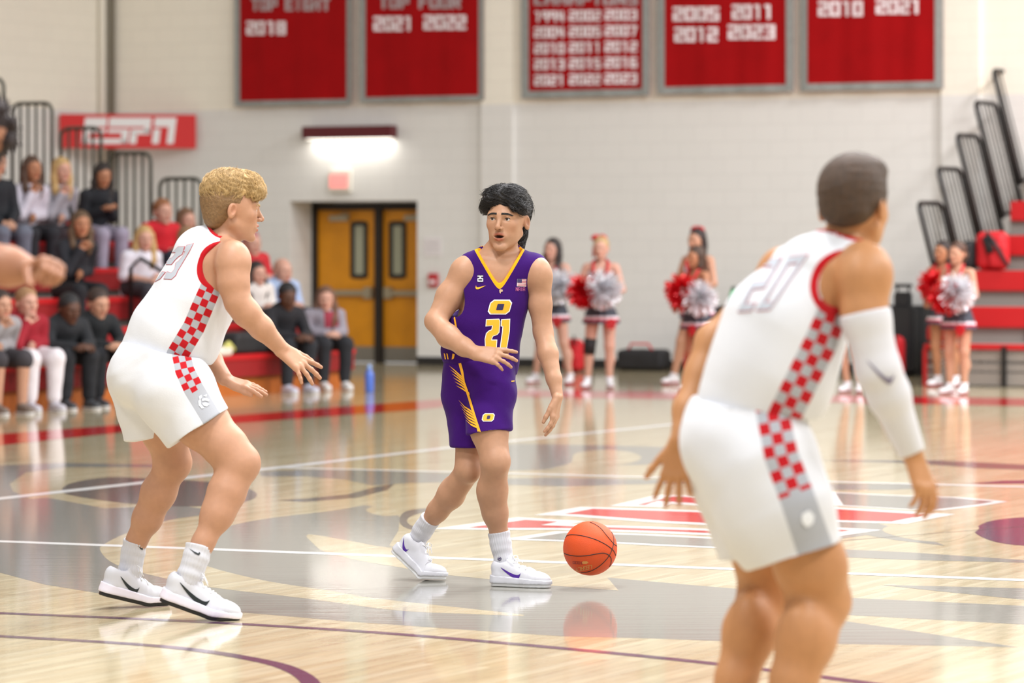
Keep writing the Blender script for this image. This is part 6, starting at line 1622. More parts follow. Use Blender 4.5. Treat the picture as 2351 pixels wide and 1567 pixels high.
def dress(t, skin, hairc, style, head, body_f, tops, pants, shoes, fine, cell=0.014, prints=None):
    """body (one skin), hair, top, trousers"""
    T, R, C, s = head
    body = skin_mesh('body', body_f, cell, fine, t, skin, head=(T, R, C, s, skin, 0.0, 1, 0.0))
    if style == 'bald':
        g = Field(); g.add(ell(T(0, -0.045, 0.0), np.array((0.083, 0.072, 0.05)) * s, R), 0.02); g.sub(ell(T(0, 0.12, 0), np.array((0.12, 0.1, 0.1)) * s, R), 0.02)
    else: g = hair_style(Field(), T, R, s, style)
    V, Q = surf(g, 0.010); q = V * 90; V = cloth_disp(V, Q, lambda v: 0.002 * np.sin(v[:, 0] * 260 + v[:, 2] * 40) + 0.0015 * np.sin(v[:, 1] * 310)); mesh_obj('hair', V, Q, hmat(hairc), body)
    for name, g, m in ((tops + pants)):
        V, Q = surf(g, cell); V = cloth_disp(V, Q, wrinkle(0.007, 28, len(V) % 97)); o = mesh_obj(name, V, Q, m, t)
        if prints and name == 'top': decal_px('chest_print', bvh_of(V, Q), [prints[0]], cmat(prints[1]), o, 0.004, 4)
    return body

def foot(t, ank, fwd, m, s=1.0, msole=None):
    B = basis(fwd, (0, 0, 1)); W = lambda p: ank + B @ (np.array(p) * s); g = Field()
    g.add(cone(W((0, -0.035, -0.045)), W((0, 0.09, -0.050)), 0.036 * s, 0.036 * s), 0.02); g.add(ell(W((0, 0.12, -0.055)), np.array((0.044, 0.065, 0.034)) * s, B), 0.02); g.add(cone(W((0, -0.01, 0.0)), W((0, 0.03, -0.03)), 0.042 * s, 0.038 * s), 0.02); g.cut(half((0, 0, -1), W((0, 0, -0.083))), 0.005)
    V, Q = surf(g, 0.010); sh = mesh_obj('shoe', V, Q, m, t)
    mb = MB(); out = [(0.036 * math.cos(a), -0.04 + 0.036 * math.sin(a)) for a in np.linspace(math.pi, 2 * math.pi, 6)] + [(0.042, 0.09)] + [(0.044 * math.cos(a), 0.125 + 0.055 * math.sin(a)) for a in np.linspace(0, math.pi, 7)] + [(-0.042, 0.09)]
    n = len(out); lo = [W((x, y, -0.088)) for x, y in out]; hi = [W((x * 1.03, y * 1.02, -0.070)) for x, y in out]
    mb._add(lo + hi, [tuple(range(n - 1, -1, -1)), tuple(range(n, 2 * n))] + [(i, (i + 1) % n, n + (i + 1) % n, n + i) for i in range(n)]); mb.build('sole', msole or cmat((222, 220, 220), 0.5), sh)

def seat_of(px, py, off=0.0):
    """row of the left stand whose sitter would have the eyes at this pixel"""
    d = np.array([(px - CX) / F, 1.0, -(py - HY) / F]); best = None
    for k in range(NT):
        u = -RUN * k - 0.16 + off
        Y = (LB.o @ LB.u + u + 0.0) / (d @ LB.u); p = d * Y; p[2] += HC
        err = p[2] - (0.42 + RISE * k + 0.70)
        if best is None or abs(err) < abs(best[0]): best = (err, k, p)
    return best

def sitter(label, px, py, skin, hairc, style, top, pant, shoe, arms='lap', lean=0.12, turn=0.0, row=None, look=0.0, bare=False, zip_=None, long_leg=0.0, print_=None):
    off = (0.02 + lean * 1.1) * 0.95
    err, k, p = seat_of(px, py, off)
    if row is not None and row != k:
        k = row; u = -RUN * k - 0.16 + off; d = np.array([(px - CX) / F, 1.0, -(py - HY) / F]); Y = (LB.o @ LB.u + u) / (d @ LB.u); p = d * Y; p[2] += HC
    z0 = 0.42 + RISE * k; s = 1.01 if style in ('long', 'pony', 'half') else 1.07; tv = min(max((p[2] - z0) / s / (0.72 - lean * 0.25), 0.74), 1.12)
    fw = _n(D2 * math.cos(turn + 0.45) - D1 * math.sin(turn + 0.45)); B = basis(fw, (0, 0, 1))
    hd = np.array([0, 0.02 + lean * 1.1, 0.72 - lean * 0.25])
    base = p - B @ (hd * s); base[2] = z0
    L = lambda x, y, z: base + B @ (np.array([x, y, z * (tv if z > 0.2 else 1.0)]) * s)
    t = thing('person', label, 'person', base, 'spectators on the left bleacher')
    f = Field(); ly = lean
    sh = lambda m: (m * 0.175, 0.0 + ly * 0.85, 0.49 - ly * 0.15)
    f.limb([L(0, 0.0, 0.10), L(0, ly * 0.45, 0.28), L(0, ly * 0.8, 0.44)], [0.115 * s, 0.105 * s, 0.115 * s], 0.04); f.add(cone(L(*sh(-0.8)), L(*sh(0.8)), 0.055 * s), 0.05)
    f.add(cone(L(0, ly * 0.9, 0.50), L(0, ly * 1.05, 0.64 - ly * 0.22), 0.050 * s, 0.048 * s), 0.03)
    hands = {'lap': [((-0.20, 0.12, 0.24), (-0.05, 0.32, 0.18)), ((0.20, 0.12, 0.24), (0.04, 0.33, 0.17))], 'chin': [((-0.19, 0.10, 0.24), (0.02, 0.30, 0.22)), ((0.18, 0.32, 0.24), (0.05, 0.10 + ly * 1.1, 0.50 - ly * 0.28))],
             'knees': [((-0.20, 0.30, 0.22), (-0.03, 0.50, 0.16)), ((0.20, 0.30, 0.22), (0.03, 0.51, 0.15))], 'phone': [((-0.19, 0.16, 0.24), (-0.03, 0.36, 0.32)), ((0.19, 0.16, 0.24), (0.05, 0.37, 0.32))], 'cross': [((-0.2, 0.14, 0.28), (0.10, 0.24, 0.28)), ((0.2, 0.14, 0.28), (-0.10, 0.26, 0.30))]}[arms]
    fine = []
    for m, (el, wr) in zip((-1, 1), hands):
        f.limb([L(*sh(m)), L(*el), L(*wr)], [0.050 * s, 0.042 * s, 0.030 * s], 0.02)
        d = _n(L(*wr) - L(*el)); bx, _ = add_hand(f, L(*wr), d + np.array([0, 0, 0.15]), np.array([0, -0.5, 0.8]) if arms != 'chin' else -B[:, 1] + np.array([0, 0, 0.3]), m, curl=(0.5, 0.55, 0.6, 0.6) if arms != 'chin' else (1.0, 1.05, 1.1, 1.1), spread=0.12, s=0.95 * s); fine.append((*bx, 0.006))
    knee = lambda m: (m * 0.12, 0.46, 0.07); ank = lambda m: (m * 0.12, 0.43 + long_leg, max(-0.335, (0.095 - z0) / s) if k == 0 else -0.335)
    for m in (-1, 1): f.limb([L(m * 0.08, 0.02, 0.09), L(*knee(m)), L(*ank(m))], [0.085 * s, 0.060 * s, 0.042 * s], 0.03)
    Rh = basis(rot(fw, (0, 0, 1), look) + np.array([0, 0, -0.25 if arms in ('phone', 'knees') else -0.05]), (0, 0, 1)); C = L(*hd); T, hb = add_head(f, C, Rh, s * 1.06, lod=1, female=style in ('long', 'pony', 'half')); fine.append((hb[0] + 0.03, hb[1] - 0.03, 0.006))
    g = Field(); g.limb([L(0, -0.01, 0.06), L(0, ly * 0.45, 0.26), L(0, ly * 0.8, 0.44)], [0.150 * s, 0.140 * s, 0.140 * s], 0.05); g.add(cone(L(*sh(-0.85)), L(*sh(0.85)), 0.072 * s), 0.05); g.add(cone(L(0, ly * 0.85, 0.50), L(0, ly * 0.92, 0.545), 0.075 * s, 0.062 * s), 0.03)
    for m, (el, wr) in zip((-1, 1), hands):
        e1, w1 = L(*el), L(*wr); g.limb([L(*sh(m)), e1, e1 + (w1 - e1) * (0.92 if not bare else 0.05)], [0.064 * s, 0.058 * s, 0.044 * s], 0.025)
    g.sub(cone(L(0, ly * 0.95 + 0.02, 0.575), L(0, ly + 0.03, 0.70), 0.066 * s, 0.08 * s), 0.006)
    h_ = Field(); h_.add(cone(L(0, -0.02, 0.09), L(0, 0.05, 0.08), 0.135 * s, 0.12 * s), 0.04)
    for m in (-1, 1):
        a_ = np.array(ank(m)); kn = np.array(knee(m)); e = kn + (a_ - kn) * (0.90 if pant[0] != 'shorts' else -0.02)
        h_.limb([L(m * 0.08, 0.02, 0.09), L(*knee(m)), L(*e)], [0.100 * s, 0.078 * s, (0.062 if pant[0] != 'shorts' else 0.08) * s], 0.03)
    dress(t, skin, hairc, style, (T, Rh, C, s * 1.06), f, [('top', g, cmat(top))], [('trousers' if pant[0] != 'shorts' else 'shorts', h_, cmat(pant[1]))], shoe, fine, prints=print_)
    for m in (-1, 1): foot(t, L(*ank(m)), fw, cmat(shoe, 0.6), 0.98 * s)
    return t, L, s, B

def phone(L, s, B, at, label):
    t = thing('phone', label, 'phone', L(*at)); mb = MB(); mb.bbox(L(*at), (0.036, 0.005, 0.075), B, 0.004); mb.build('case', mat('phone_black', (30, 30, 34), 0.3), t); mb = MB(); mb.box(L(at[0], at[1] - 0.006, at[2]), (0.032, 0.001, 0.068), B); mb.build('screen', mat('phone_screen', (60, 70, 90), 0.1), t)

LT = (194, 146, 120); TAN = (176, 122, 90); BRN = (90, 58, 42); PALE = (204, 156, 136)
DK, BR, BL, LB_ = (40, 30, 26), (82, 56, 40), (196, 160, 104), (130, 92, 56)
sitter('spectator in dark jacket and grey jeans at the left frame edge, upper rows', -8, 372, LT, DK, 'short', (30, 32, 38), ('long', (104, 108, 122)), (60, 58, 60), 'lap', 0.10)
sitter('brown-haired spectator in pale grey sweatshirt with hand at mouth', 74, 386, TAN, BR, 'long', (200, 194, 206), ('long', (34, 34, 40)), (70, 66, 66), 'chin', 0.20)
sitter('blond spectator in grey sweater resting cheek on hand', 142, 388, PALE, BL, 'long', (150, 146, 154), ('long', (44, 32, 36)), (70, 66, 66), 'chin', 0.22)
_, L_, s_, B_ = sitter('dark-haired spectator in black hoodie looking down at a phone', 236, 402, TAN, DK, 'long', (28, 30, 36), ('long', (158, 150, 168)), (210, 204, 206), 'phone', 0.22, look=-0.2)
phone(L_, s_, B_, (0.01, 0.44, 0.38), 'black phone held by the dark-haired spectator in black hoodie')
sitter('spectator with long two-tone hair in black sweater, chin on hand', 186, 506, TAN, (96, 72, 48), 'long', (30, 31, 38), ('long', (26, 27, 32)), (50, 50, 54), 'chin', 0.24, look=-0.3)
sitter('ginger-haired spectator in bright red shirt on the upper rows', 374, 486, PALE, (150, 96, 60), 'short', (202, 26, 40), ('long', (60, 60, 70)), (90, 86, 86), 'lap', 0.12)
sitter('brown-haired spectator directly behind the blond player', 428, 508, PALE, (120, 84, 58), 'long', (90, 40, 46), ('long', (50, 50, 58)), (90, 86, 86), 'lap', 0.12, row=3)
sitter('blond spectator in white baseball tee with dark chest mark', 332, 548, PALE, BL, 'long', (222, 218, 228), ('long', (60, 58, 64)), (90, 86, 86), 'lap', 0.16, bare=True, look=-0.3, print_=([(343, 600), (353, 600), (353, 616), (343, 616)], (50, 54, 66)))
sitter('spectator in navy top half hidden by the blond player', 430, 548, PALE, (150, 116, 84), 'half', (34, 36, 50), ('long', (40, 42, 54)), (90, 86, 86), 'lap', 0.14)
sitter('spectator in grey sleeves and shorts at the left frame edge, front row', 2, 700, LT, (54, 38, 30), 'short', (150, 146, 148), ('shorts', (60, 56, 60)), (120, 106, 96), 'chin', 0.24, row=0)
sitter('bearded spectator in crimson jacket and white trousers on the front row', 62, 694, PALE, (166, 126, 88), 'short', (150, 18, 36), ('long', (226, 218, 222)), (196, 192, 200), 'chin', 0.14, row=0)
sitter('spectator in black hoodie and dark cap looking down, front row', 160, 712, BRN, (30, 27, 28), 'short', (32, 34, 38), ('long', (28, 29, 34)), (70, 72, 76), 'knees', 0.26, row=0)
sitter('light-skinned spectator in black with clasped hands, front row', 226, 696, LT, (60, 44, 36), 'short', (24, 27, 30), ('long', (26, 27, 32)), (66, 66, 70), 'knees', 0.20, row=0)
sitter('long-haired spectator in cream jacket right of the blond player', 590, 628, PALE, DK, 'long', (222, 214, 208), ('long', (50, 50, 58)), (90, 86, 86), 'lap', 0.12, row=1)
sitter('balding spectator in pale blue shirt', 649, 628, PALE, (150, 120, 96), 'bald', (168, 186, 218), ('long', (60, 60, 72)), (60, 56, 54), 'lap', 0.12, row=1)
sitter('dark-skinned spectator in black hoodie and pale sneakers, front row', 660, 680, BRN, (26, 22, 24), 'short', (30, 29, 34), ('long', (34, 36, 42)), (206, 206, 222), 'knees', 0.22, row=0, look=-0.3)
_, L_, s_, B_ = sitter('spectator in grey hoodie with red print at the end of front row', 748, 686, PALE, (112, 78, 58), 'long', (150, 144, 154), ('long', (36, 37, 42)), (236, 234, 232), 'lap', 0.14, row=0, look=-0.3, turn=0.25, print_=([(744, 716), (776, 714), (778, 750), (746, 752)], (150, 50, 66)))
sitter('spectator in red seen past the blond player shoulder', 578, 585, PALE, (180, 110, 110), 'short', (196, 40, 48), ('long', (60, 56, 60)), (90, 86, 86), 'lap', 0.10, row=2)

# ---- cheerleaders
M_char = cloth_mat('cheer_charcoal', (62, 64, 78), (206, 36, 48), 0.012); M_cw = mat('cheer_white', (226, 214, 222), 0.7); M_cr = mat('cheer_red', (198, 28, 40), 0.6); M_cs = mat('cheer_skirt', (60, 64, 76), 0.7); M_cd = mat('cheer_dark', (74, 58, 78), 0.7)
M_pr = mat('foil_red', (220, 24, 34), 0.22, metal=0.5, spec=0.9); M_ps = mat('foil_silver', (236, 236, 240), 0.22, metal=0.55, spec=0.9)

def pompom(c, r, m, label, seed):
    rs = np.random.RandomState(seed); mb = MB()
    for i in range(520):
        v = _n(rs.normal(size=3)); w = _n(np.cross(v, rs.normal(size=3))); Ln = r * rs.uniform(0.75, 1.1); wd = 0.009; p = [np.array(c) + v * 0.02]
        q = p[0]; d = v.copy()
        for j in range(4): d = _n(d + np.array([0, 0, -0.13]) + rs.normal(size=3) * 0.16); q = q + d * Ln / 4; p.append(q)
        tw = rs.uniform(-1.2, 1.2); vs = []
        for j, q in enumerate(p): ww = rot(w, d, tw * j * 0.5) * wd; vs += [q - ww, q + ww]
        mb._add(vs, [(2 * j, 2 * j + 1, 2 * j + 3, 2 * j + 2) for j in range(4)])
    o = mesh_obj('pompom', np.array(mb.v), mb.f, m, None, smooth=False, base=np.array(c)); o.location = Vector(c)
    return tag(o, label, 'pompom', 'cheer pompoms')

def cheer(label, hx, hy, fx, fy, skin, hairc, style, stance=0.10, yaw=0.0, bow=False, brace=False, arms=((-0.10, 0.22, 0.60), (0.10, 0.22, 0.60)), legs_at=None):
    base = G(fx, fy); base[2] = 0.0; Y = base[1]; head_z = HC - (hy - HY) / F * Y; s = head_z / (1.65 * 0.935)
    fw = _n(-D1 * math.cos(yaw) + D2 * math.sin(yaw)); B = basis(fw, (0, 0, 1)); dx = (hx - fx) / F * Y
    L = lambda x, y, z: base + B @ (np.array([x, y, z * 1.65]) * s) + np.array([dx, 0, 0]) * min(1.0, max(0.0, z / 0.5))
    t = thing('person', label, 'person', base, 'cheerleaders on the far baseline'); f = Field()
    f.limb([L(0, 0, 0.53), L(0, 0, 0.62), L(0, 0.01, 0.75)], [0.125 * s, 0.100 * s, 0.115 * s], 0.04, [(fw, 1.25)]); f.add(cone(L(-0.14, 0, 0.81), L(0.14, 0, 0.81), 0.050 * s), 0.05); f.add(cone(L(0, 0, 0.82), L(0, 0.015, 0.90), 0.048 * s, 0.044 * s), 0.03)
    fine = []
    for m, w in zip((-1, 1), arms):
        el = (m * 0.24, 0.04, 0.66); f.limb([L(m * 0.165, 0, 0.805), L(*el), L(*w)], [0.046 * s, 0.037 * s, 0.026 * s], 0.02); bx, _ = add_hand(f, L(*w), L(*w) - L(*el), np.array([0, 0, 1.0]), m, curl=(0.9, 0.9, 0.95, 1.0), spread=0.1, s=0.9 * s); fine.append((*bx, 0.007))
        f.limb([L(m * 0.085, 0, 0.50), L(m * (0.085 + stance * 0.4), 0.02, 0.285), L(m * (0.06 + stance), -0.01, 0.06)], [0.085 * s, 0.055 * s, 0.036 * s], 0.03); f.add(ell(L(m * (0.08 + stance * 0.7), -0.025, 0.20), (0.048 * s, 0.05 * s, 0.085 * s)), 0.03)
    C = L(0, 0.02, 0.935); Rh = basis(fw + np.array([-0.1, 0, 0]), (0, 0, 1)); T, hb = add_head(f, C, Rh, 1.02 * s, lod=1, female=True); fine.append((hb[0] + 0.03, hb[1] - 0.03, 0.006))
    g = Field(); g.limb([L(0, 0, 0.595), L(0, 0.005, 0.66), L(0, 0.01, 0.745)], [0.112 * s, 0.116 * s, 0.130 * s], 0.03, [(fw, 1.2)]); g.cut(half((0, 0, 1), L(0, 0, 0.775)), 0.01)
    sk = Field()
    def skirt(x, y, z):
        q0 = x - base[0] - dx; q1 = y - base[1]; r = np.sqrt((q0 * B[0, 0] + q1 * B[1, 0]) ** 2 + ((q0 * B[0, 1] + q1 * B[1, 1]) * 1.15) ** 2); th = np.arctan2(q1, q0)
        zz = z / (1.65 * s); R0 = (0.112 + (0.605 - zz) * 0.52 + 0.006 * np.sin(th * 14) * np.clip((0.6 - zz) * 8, 0, 1)) * s; return np.maximum(np.abs(r - R0) - 0.010, np.maximum(zz - 0.605, 0.435 - zz) * 1.65 * s)
    bb = 0.26 * s; cb = base + np.array([dx, 0, 0]); sk.add((skirt, cb + np.array([-bb, -bb, 0.42 * 1.65 * s]), cb + np.array([bb, bb, 0.62 * 1.65 * s])), 0.005)
    dress(t, skin, hairc, style, (T, Rh, C, 1.02 * s), f, [], [], None, fine)
    V, Q = surf(g, 0.012); mesh_obj('top', V, Q, M_char, t, attrs={'trim': np.full(len(V), 1.0)})
    mb = MB()
    for m in (-1, 1): mb.tube([L(m * 0.030, 0.125, 0.735), L(m * 0.075, 0.105, 0.785), L(m * 0.085, 0.045, 0.845), L(m * 0.05, -0.03, 0.86)], 0.016 * s, 8)
    mb.build('halter_strap', M_cr, t, True)
    for m in (-1, 1): mb = MB(); mb.tube([L(m * 0.02, 0.125, 0.715), L(m * 0.09, 0.10, 0.745), L(m * 0.125, 0.04, 0.775)], 0.017 * s, 8); mb.build('chest_trim', M_cw, t, True)
    V, Q = surf(sk, 0.009); zz = V[:, 2] / (1.65 * s); zc = zz[Q].mean(1); mi = np.select([zc < 0.458, zc < 0.467, zc < 0.484], [1, 2, 3], 0)
    skirt_o = mesh_obj('skirt', V, Q, M_cs, t, mats=[M_cs, M_cd, M_cr, M_cw], mat_idx=mi)
    bo = L(-0.13, 0.17, 0.45); mb = MB(); mb.bbox(bo, (0.03 * s, 0.012, 0.035 * s), B, 0.006); mb.bbox(bo + B[:, 0] * 0.03 + np.array([0, 0, -0.04]), (0.018, 0.008, 0.045), basis(fw, rot((0, 0, 1), fw, 0.4)), 0.004); mb.bbox(bo - B[:, 0] * 0.03 + np.array([0, 0, -0.04]), (0.018, 0.008, 0.045), basis(fw, rot((0, 0, 1), fw, -0.4)), 0.004); mb.build('skirt_bow', M_cr, skirt_o)
    if bow:
        mb = MB()
        for m in (-1, 1): mb.bbox(T(m * 0.045 + 0.03, -0.05, 0.12), (0.045 * s, 0.02, 0.028 * s), basis(fw, rot((0, 0, 1), fw, m * 0.4)), 0.012); mb.tube([T(0.04, -0.06, 0.11), T(0.07 + m * 0.02, -0.08, 0.0), T(0.085 + m * 0.02, -0.09, -0.10)], [0.016, 0.02, 0.008], 6)
        mb.build('hair_bow', M_cr, t, True)
    for m in (-1, 1):
        a = L(m * (0.06 + stance), -0.01, 0.058); mb = MB(); mb.tube([a + np.array([0, 0, 0.035]), a + np.array([0, 0, -0.01])], 0.043 * s, 12); mb.build('sock', cmat((226, 222, 226)), t, True); foot(t, a, fw + 0.2 * m * B[:, 0], cmat((232, 230, 234), 0.5), 0.95 * s, cmat((170, 60, 76), 0.5))
    if brace:
        a, b_ = L(0.105, 0.02, 0.335), L(0.112, 0.01, 0.235); mb = MB(); mb.tube([a, (a + b_) / 2 + fw * 0.006, b_], [0.074 * s, 0.070 * s, 0.066 * s], 14); mb.build('knee_brace', mat('brace_black', (28, 24, 26), 0.7), t, True)
    return t, L, s

_, L1, s1 = cheer('brunette cheerleader partly behind the purple player arm', 1270, 572, 1268, 882, PALE, (50, 40, 38), 'long', 0.16)
_, L2, s2 = cheer('blond cheerleader with a black knee brace', 1380, 570, 1373, 892, PALE, (190, 158, 110), 'pony', 0.06, yaw=0.35, brace=True, bow=True)
_, L3, s3 = cheer('tall cheerleader with a red bow standing behind another', 1602, 552, 1578, 884, LT, (48, 34, 32), 'half', 0.14, yaw=-0.2, bow=True)
_, L4, s4 = cheer('shorter brunette cheerleader in front of the one with a bow', 1600, 590, 1600, 900, TAN, (74, 54, 42), 'half', 0.04, yaw=-0.5)
_, L5, s5 = cheer('cheerleader hidden but for legs behind the player in white', 1945, 590, 1962, 902, LT, (70, 50, 40), 'half', 0.02)
_, L6, s6 = cheer('dark-haired cheerleader standing behind at the right bleacher', 2166, 578, 2174, 888, TAN, (44, 32, 30), 'half', 0.06, yaw=-0.2)
_, L7, s7 = cheer('cheerleader with brown ponytail in front at the right bleacher', 2200, 582, 2196, 906, LT, (84, 56, 42), 'pony', 0.03, yaw=-0.2)
for c_, (px, py, dy, Lr, ss, r, m, lab) in enumerate((
    (1283, 655, -0.10, L1, s1, 0.20, M_ps, 'silver pompom of the brunette cheerleader behind the purple player'),
    (1340, 668, -0.20, L2, s2, 0.18, M_pr, 'red pompom held by the blond cheerleader'), (1386, 664, -0.30, L2, s2, 0.20, M_ps, 'silver pompom held by the blond cheerleader'),
    (1566, 668, -0.05, L4, s4, 0.18, M_pr, 'red pompom of the shorter brunette cheerleader'), (1606, 682, -0.20, L4, s4, 0.18, M_ps, 'silver pompom of the shorter brunette cheerleader'),
    (2146, 652, -0.05, L6, s6, 0.18, M_pr, 'red pompom at the right bleacher, further left'), (2172, 682, -0.15, L7, s7, 0.17, M_pr, 'red pompom at the right bleacher, touching the silver one'), (2196, 672, -0.22, L7, s7, 0.19, M_ps, 'silver pompom at the right bleacher'))):
    Yp = Lr(0, 0, 0.6)[1] - 0.22 + dy * 0.5; pompom(P(px, py, Yp), r, m, lab, c_)

# ================================================================ things along the wall and on the floor
M_bag = mat('bag_black', (34, 33, 35), 0.7, bump=(50, 0.4)); M_bagr = mat('bag_red', (200, 24, 34), 0.65, bump=(50, 0.4)); M_plas = mat('case_black', (40, 40, 42), 0.5)
def soft(name, label, cat, lobes, m, cell=0.012, parts=()):
    """bag shaped from rounded boxes [(centre, half, R, rnd)]"""
    g = Field()
    for c, h, R, rn in lobes: g.add(rbox(c, h, R, rn), 0.03)
    V, Q = surf(g, cell); V = cloth_disp(V, Q, wrinkle(0.008, 22, len(V) % 31)); lo = V.min(0); base = np.array([V[:, 0].mean(), V[:, 1].mean(), lo[2]])
    t = thing(name, label, cat, base); mesh_obj('body', V, Q, m, t)
    for nm, pts, r, mm in parts: mb = MB(); mb.tube(pts, r, 8); mb.build(nm, mm, t, True)
    return t
def wbase(px, w):
    u, _ = WF.pix(px, 700, w); return u
RW = WF.R
def at_wall(px, w, z): return WF.pt(wbase(px, w), w, z)
a, b_ = wbase(1425, -0.5), wbase(1532, -0.5)
soft('duffel_bag', 'long black duffel bag lying at the foot of the wall', 'bag', [(WF.pt((a + b_) / 2, -0.5, 0.135), ((b_ - a) / 2, 0.16, 0.13), RW, 0.07)], M_bag, parts=(('strap', [WF.pt(a + 0.12, -0.6, 0.2), WF.pt(a + 0.2, -0.62, 0.33), WF.pt(b_ - 0.2, -0.62, 0.33), WF.pt(b_ - 0.12, -0.6, 0.2)], 0.014, M_bagr),))
soft('backpack', 'small black bag beside the duffel, near the purple player', 'bag', [(at_wall(1330, -0.6, 0.12), (0.16, 0.14, 0.12), RW, 0.06)], M_bag, parts=(('strap', [at_wall(1322, -0.7, 0.16), at_wall(1326, -0.72, 0.27), at_wall(1340, -0.7, 0.16)], 0.012, M_bag),))
soft('backpack', 'red and black backpack behind the brunette cheerleader', 'bag', [(at_wall(1318, -1.3, 0.2), (0.12, 0.1, 0.2), RW, 0.08), (at_wall(1318, -1.42, 0.12), (0.09, 0.05, 0.09), RW, 0.04)], M_bagr, parts=(('strap', [at_wall(1312, -1.42, 0.34), at_wall(1318, -1.45, 0.44), at_wall(1324, -1.42, 0.34)], 0.014, M_bag),))
soft('backpack', 'red bag behind the tall cheerleader legs', 'bag', [(at_wall(1590, -0.8, 0.22), (0.10, 0.1, 0.22), RW, 0.08)], M_bagr, parts=(('strap', [at_wall(1584, -0.9, 0.36), at_wall(1590, -0.92, 0.48), at_wall(1596, -0.9, 0.36)], 0.012, M_bag),))
# black speaker case with trolley handle, further cases
u0, u1 = wbase(2000, -0.45), wbase(2128, -0.45)
t = thing('equipment_case', 'wide black equipment case against the wall by the bleacher', 'case', WF.pt((u0 + u1) / 2, -0.45, 0)); zt = HC - (700 - HY) / F * WF.pt(u0, -0.45, 0)[1]
mb = MB(); mb.bbox(((u0 + u1) / 2, -0.4, zt / 2), ((u1 - u0) / 2, 0.25, zt / 2), b=0.025); fbuild(mb, WF, 'shell', M_plas, t)
for q in (0.33, 0.66): mb = MB(); mb.bbox((u0 + (u1 - u0) * q, -0.66, zt * 0.55), (0.012, 0.012, zt * 0.42), b=0.004); fbuild(mb, WF, 'rib', M_plas, t)
t = thing('trolley_case', 'tall black wheeled case with a raised pull handle', 'case', WF.pt(wbase(2070, -0.95), -0.95, 0)); uc = wbase(2070, -0.95)
mb = MB(); mb.bbox((uc, -0.9, 0.44), (0.17, 0.14, 0.38), b=0.03); fbuild(mb, WF, 'shell', M_plas, t)
mb = MB(); mb.bbox((uc, -0.9, 0.90), (0.10, 0.06, 0.09), b=0.02); fbuild(mb, WF, 'neck', M_plas, t)
mb = MB()
for m in (-1, 1): mb.tube([(uc + m * 0.07, -0.9, 0.95), (uc + m * 0.07, -0.9, 1.05)], 0.014, 8)
mb.bbox((uc, -0.9, 1.06), (0.11, 0.025, 0.022), b=0.008); fbuild(mb, WF, 'pull_handle', M_plas, t, smooth=False)
for m in (-1, 1): mb = MB(); mb.tube([(uc + m * 0.14 - 0.02, -0.86, 0.05), (uc + m * 0.14 + 0.02, -0.86, 0.05)], 0.05, 14); fbuild(mb, WF, 'wheel', M_sho, t)
soft('backpack', 'red backpack leaning on the black cases', 'bag', [(at_wall(2050, -1.35, 0.25), (0.14, 0.1, 0.24), RW, 0.09), (at_wall(2050, -1.46, 0.16), (0.10, 0.05, 0.11), RW, 0.045)], M_bagr, parts=(('strap', [at_wall(2042, -1.45, 0.44), at_wall(2050, -1.48, 0.56), at_wall(2058, -1.45, 0.44)], 0.014, M_bag),))
p0 = RB.pt(-0.12, 0.1, 0); soft('duffel_bag', 'red and white bag on the end of the lowest bleacher seat', 'bag', [(RB.pt(0.16, 0.18, 0.575), (0.16, 0.12, 0.10), RB.R, 0.06)], M_bagr, parts=(('towel', [RB.pt(0.15, 0.05, 0.66), RB.pt(0.25, 0.05, 0.70), RB.pt(0.34, 0.06, 0.64)], 0.04, cmat((230, 222, 226))),))
zz = 0.46 + RRISE * 2
soft('backpack', 'large red and black backpack standing on the right bleacher', 'bag', [(RB.pt(0.30, RRUN * 2 + 0.16, zz + 0.22), (0.19, 0.11, 0.22), RB.R, 0.10), (RB.pt(0.40, RRUN * 2 + 0.06, zz + 0.16), (0.11, 0.05, 0.14), RB.R, 0.05)], M_bagr, parts=(('strap', [RB.pt(0.28, RRUN * 2 + 0.02, zz + 0.42), RB.pt(0.40, RRUN * 2 - 0.05, zz + 0.30), RB.pt(0.54, RRUN * 2 - 0.02, zz + 0.05)], 0.022, M_bag), ('mesh_pocket', [RB.pt(0.27, RRUN * 2 + 0.035, zz + 0.38), RB.pt(0.33, RRUN * 2 + 0.02, zz + 0.20)], 0.05, M_bag)))
soft('coat', 'black coat heaped on the bleacher beside the red backpack', 'coat', [(RB.pt(0.03, RRUN * 2 + 0.16, zz + 0.17), (0.08, 0.12, 0.17), RB.R, 0.08)], M_bag)
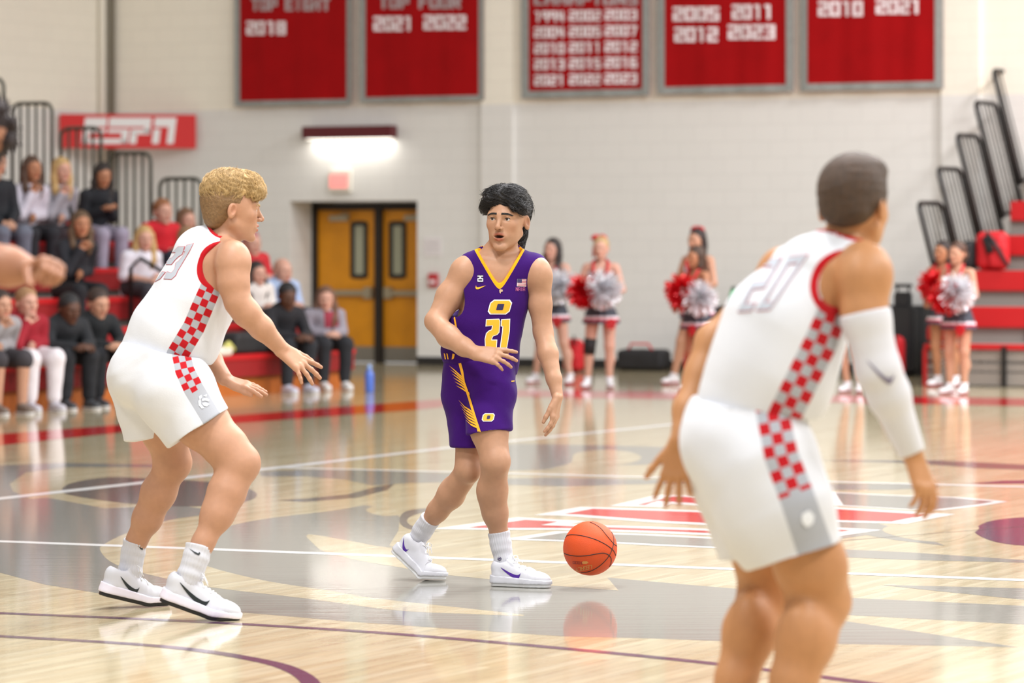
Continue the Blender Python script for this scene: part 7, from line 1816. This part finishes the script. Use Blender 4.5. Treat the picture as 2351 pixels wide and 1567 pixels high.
# green bottle on a black stand case, blue bottle on the floor
t = thing('equipment_case', 'black case under the green bottle', 'case', at_wall(1672, -0.5, 0)); uc = wbase(1672, -0.5); zt = HC - (702 - HY) / F * at_wall(1672, -0.5, 0)[1]
mb = MB(); mb.bbox((uc, -0.5, zt / 2), (0.20, 0.18, zt / 2), b=0.02); fbuild(mb, WF, 'shell', M_plas, t); mb = MB(); mb.bbox((uc, -0.69, zt * 0.7), (0.06, 0.01, 0.02), b=0.004); fbuild(mb, WF, 'latch', M_bar, t)
def bottle(label, base, h, r, m, mcap):
    t = thing('water_bottle', label, 'bottle', base); mb = MB(); mb.lathe([(r * 0.9, 0), (r, 0.01), (r, h * 0.62), (r * 0.85, h * 0.72), (r * 0.5, h * 0.80), (r * 0.5, h * 0.82)], base, 20); mb.build('flask', m, t, True); mb = MB(); mb.lathe([(r * 0.58, h * 0.82), (r * 0.58, h * 0.93), (r * 0.3, h * 0.95), (r * 0.25, h)], base, 16); mb.build('cap', mcap, t, True)
bottle('green water bottle standing on a black case', WF.pt(wbase(1684, -0.5), -0.5, zt), 0.24, 0.05, mat('bottle_green', (40, 176, 96), 0.3), mat('bottle_cap_dark', (30, 60, 44), 0.4))
bottle('blue water bottle standing on the floor past the front row', G(848, 900), 0.29, 0.048, mat('bottle_blue', (84, 116, 204), 0.3), mat('bottle_cap_blue', (140, 170, 220), 0.4))
# towel bag on the front seat, aisle rails
soft('coat', 'black coat spread over the front bleacher seat', 'coat', [(LB.pt(-0.15, -2.1, 0.53), (0.14, 0.34, 0.11), LB.R, 0.06)], M_bag)
soft('towel', 'white and yellow bundle on the front bleacher seat', 'towel', [(LB.pt(-0.1, -2.75, 0.46), (0.12, 0.2, 0.05), LB.R, 0.04)], cmat((226, 214, 200)), parts=(('wrapper', [LB.pt(-0.02, -2.7, 0.48), LB.pt(-0.02, -2.6, 0.53), LB.pt(-0.03, -2.5, 0.47)], 0.035, cmat((206, 200, 110))),))
for (px, py, k) in ((40, 520, 5), (300, 640, 2)):
    d = np.array([(px - CX) / F, 1.0, -(py - HY) / F]); u = -RUN * k + 0.1; Y = (LB.o @ LB.u + u) / (d @ LB.u); p = d * Y; w = (p - LB.o) @ LB.w; z = 0.42 + RISE * k
    mb = MB(); mb.tube([LB.pt(u, w, z - 0.35), LB.pt(u, w, z + 0.30), LB.pt(u + 0.12, w, z + 0.40), LB.pt(u + 0.62, w, z + 0.14), LB.pt(u + 0.70, w, z + 0.02), LB.pt(u + 0.70, w, z - 0.62)], 0.022, 8); mb.build('aisle_rail', M_railb, lb, True)
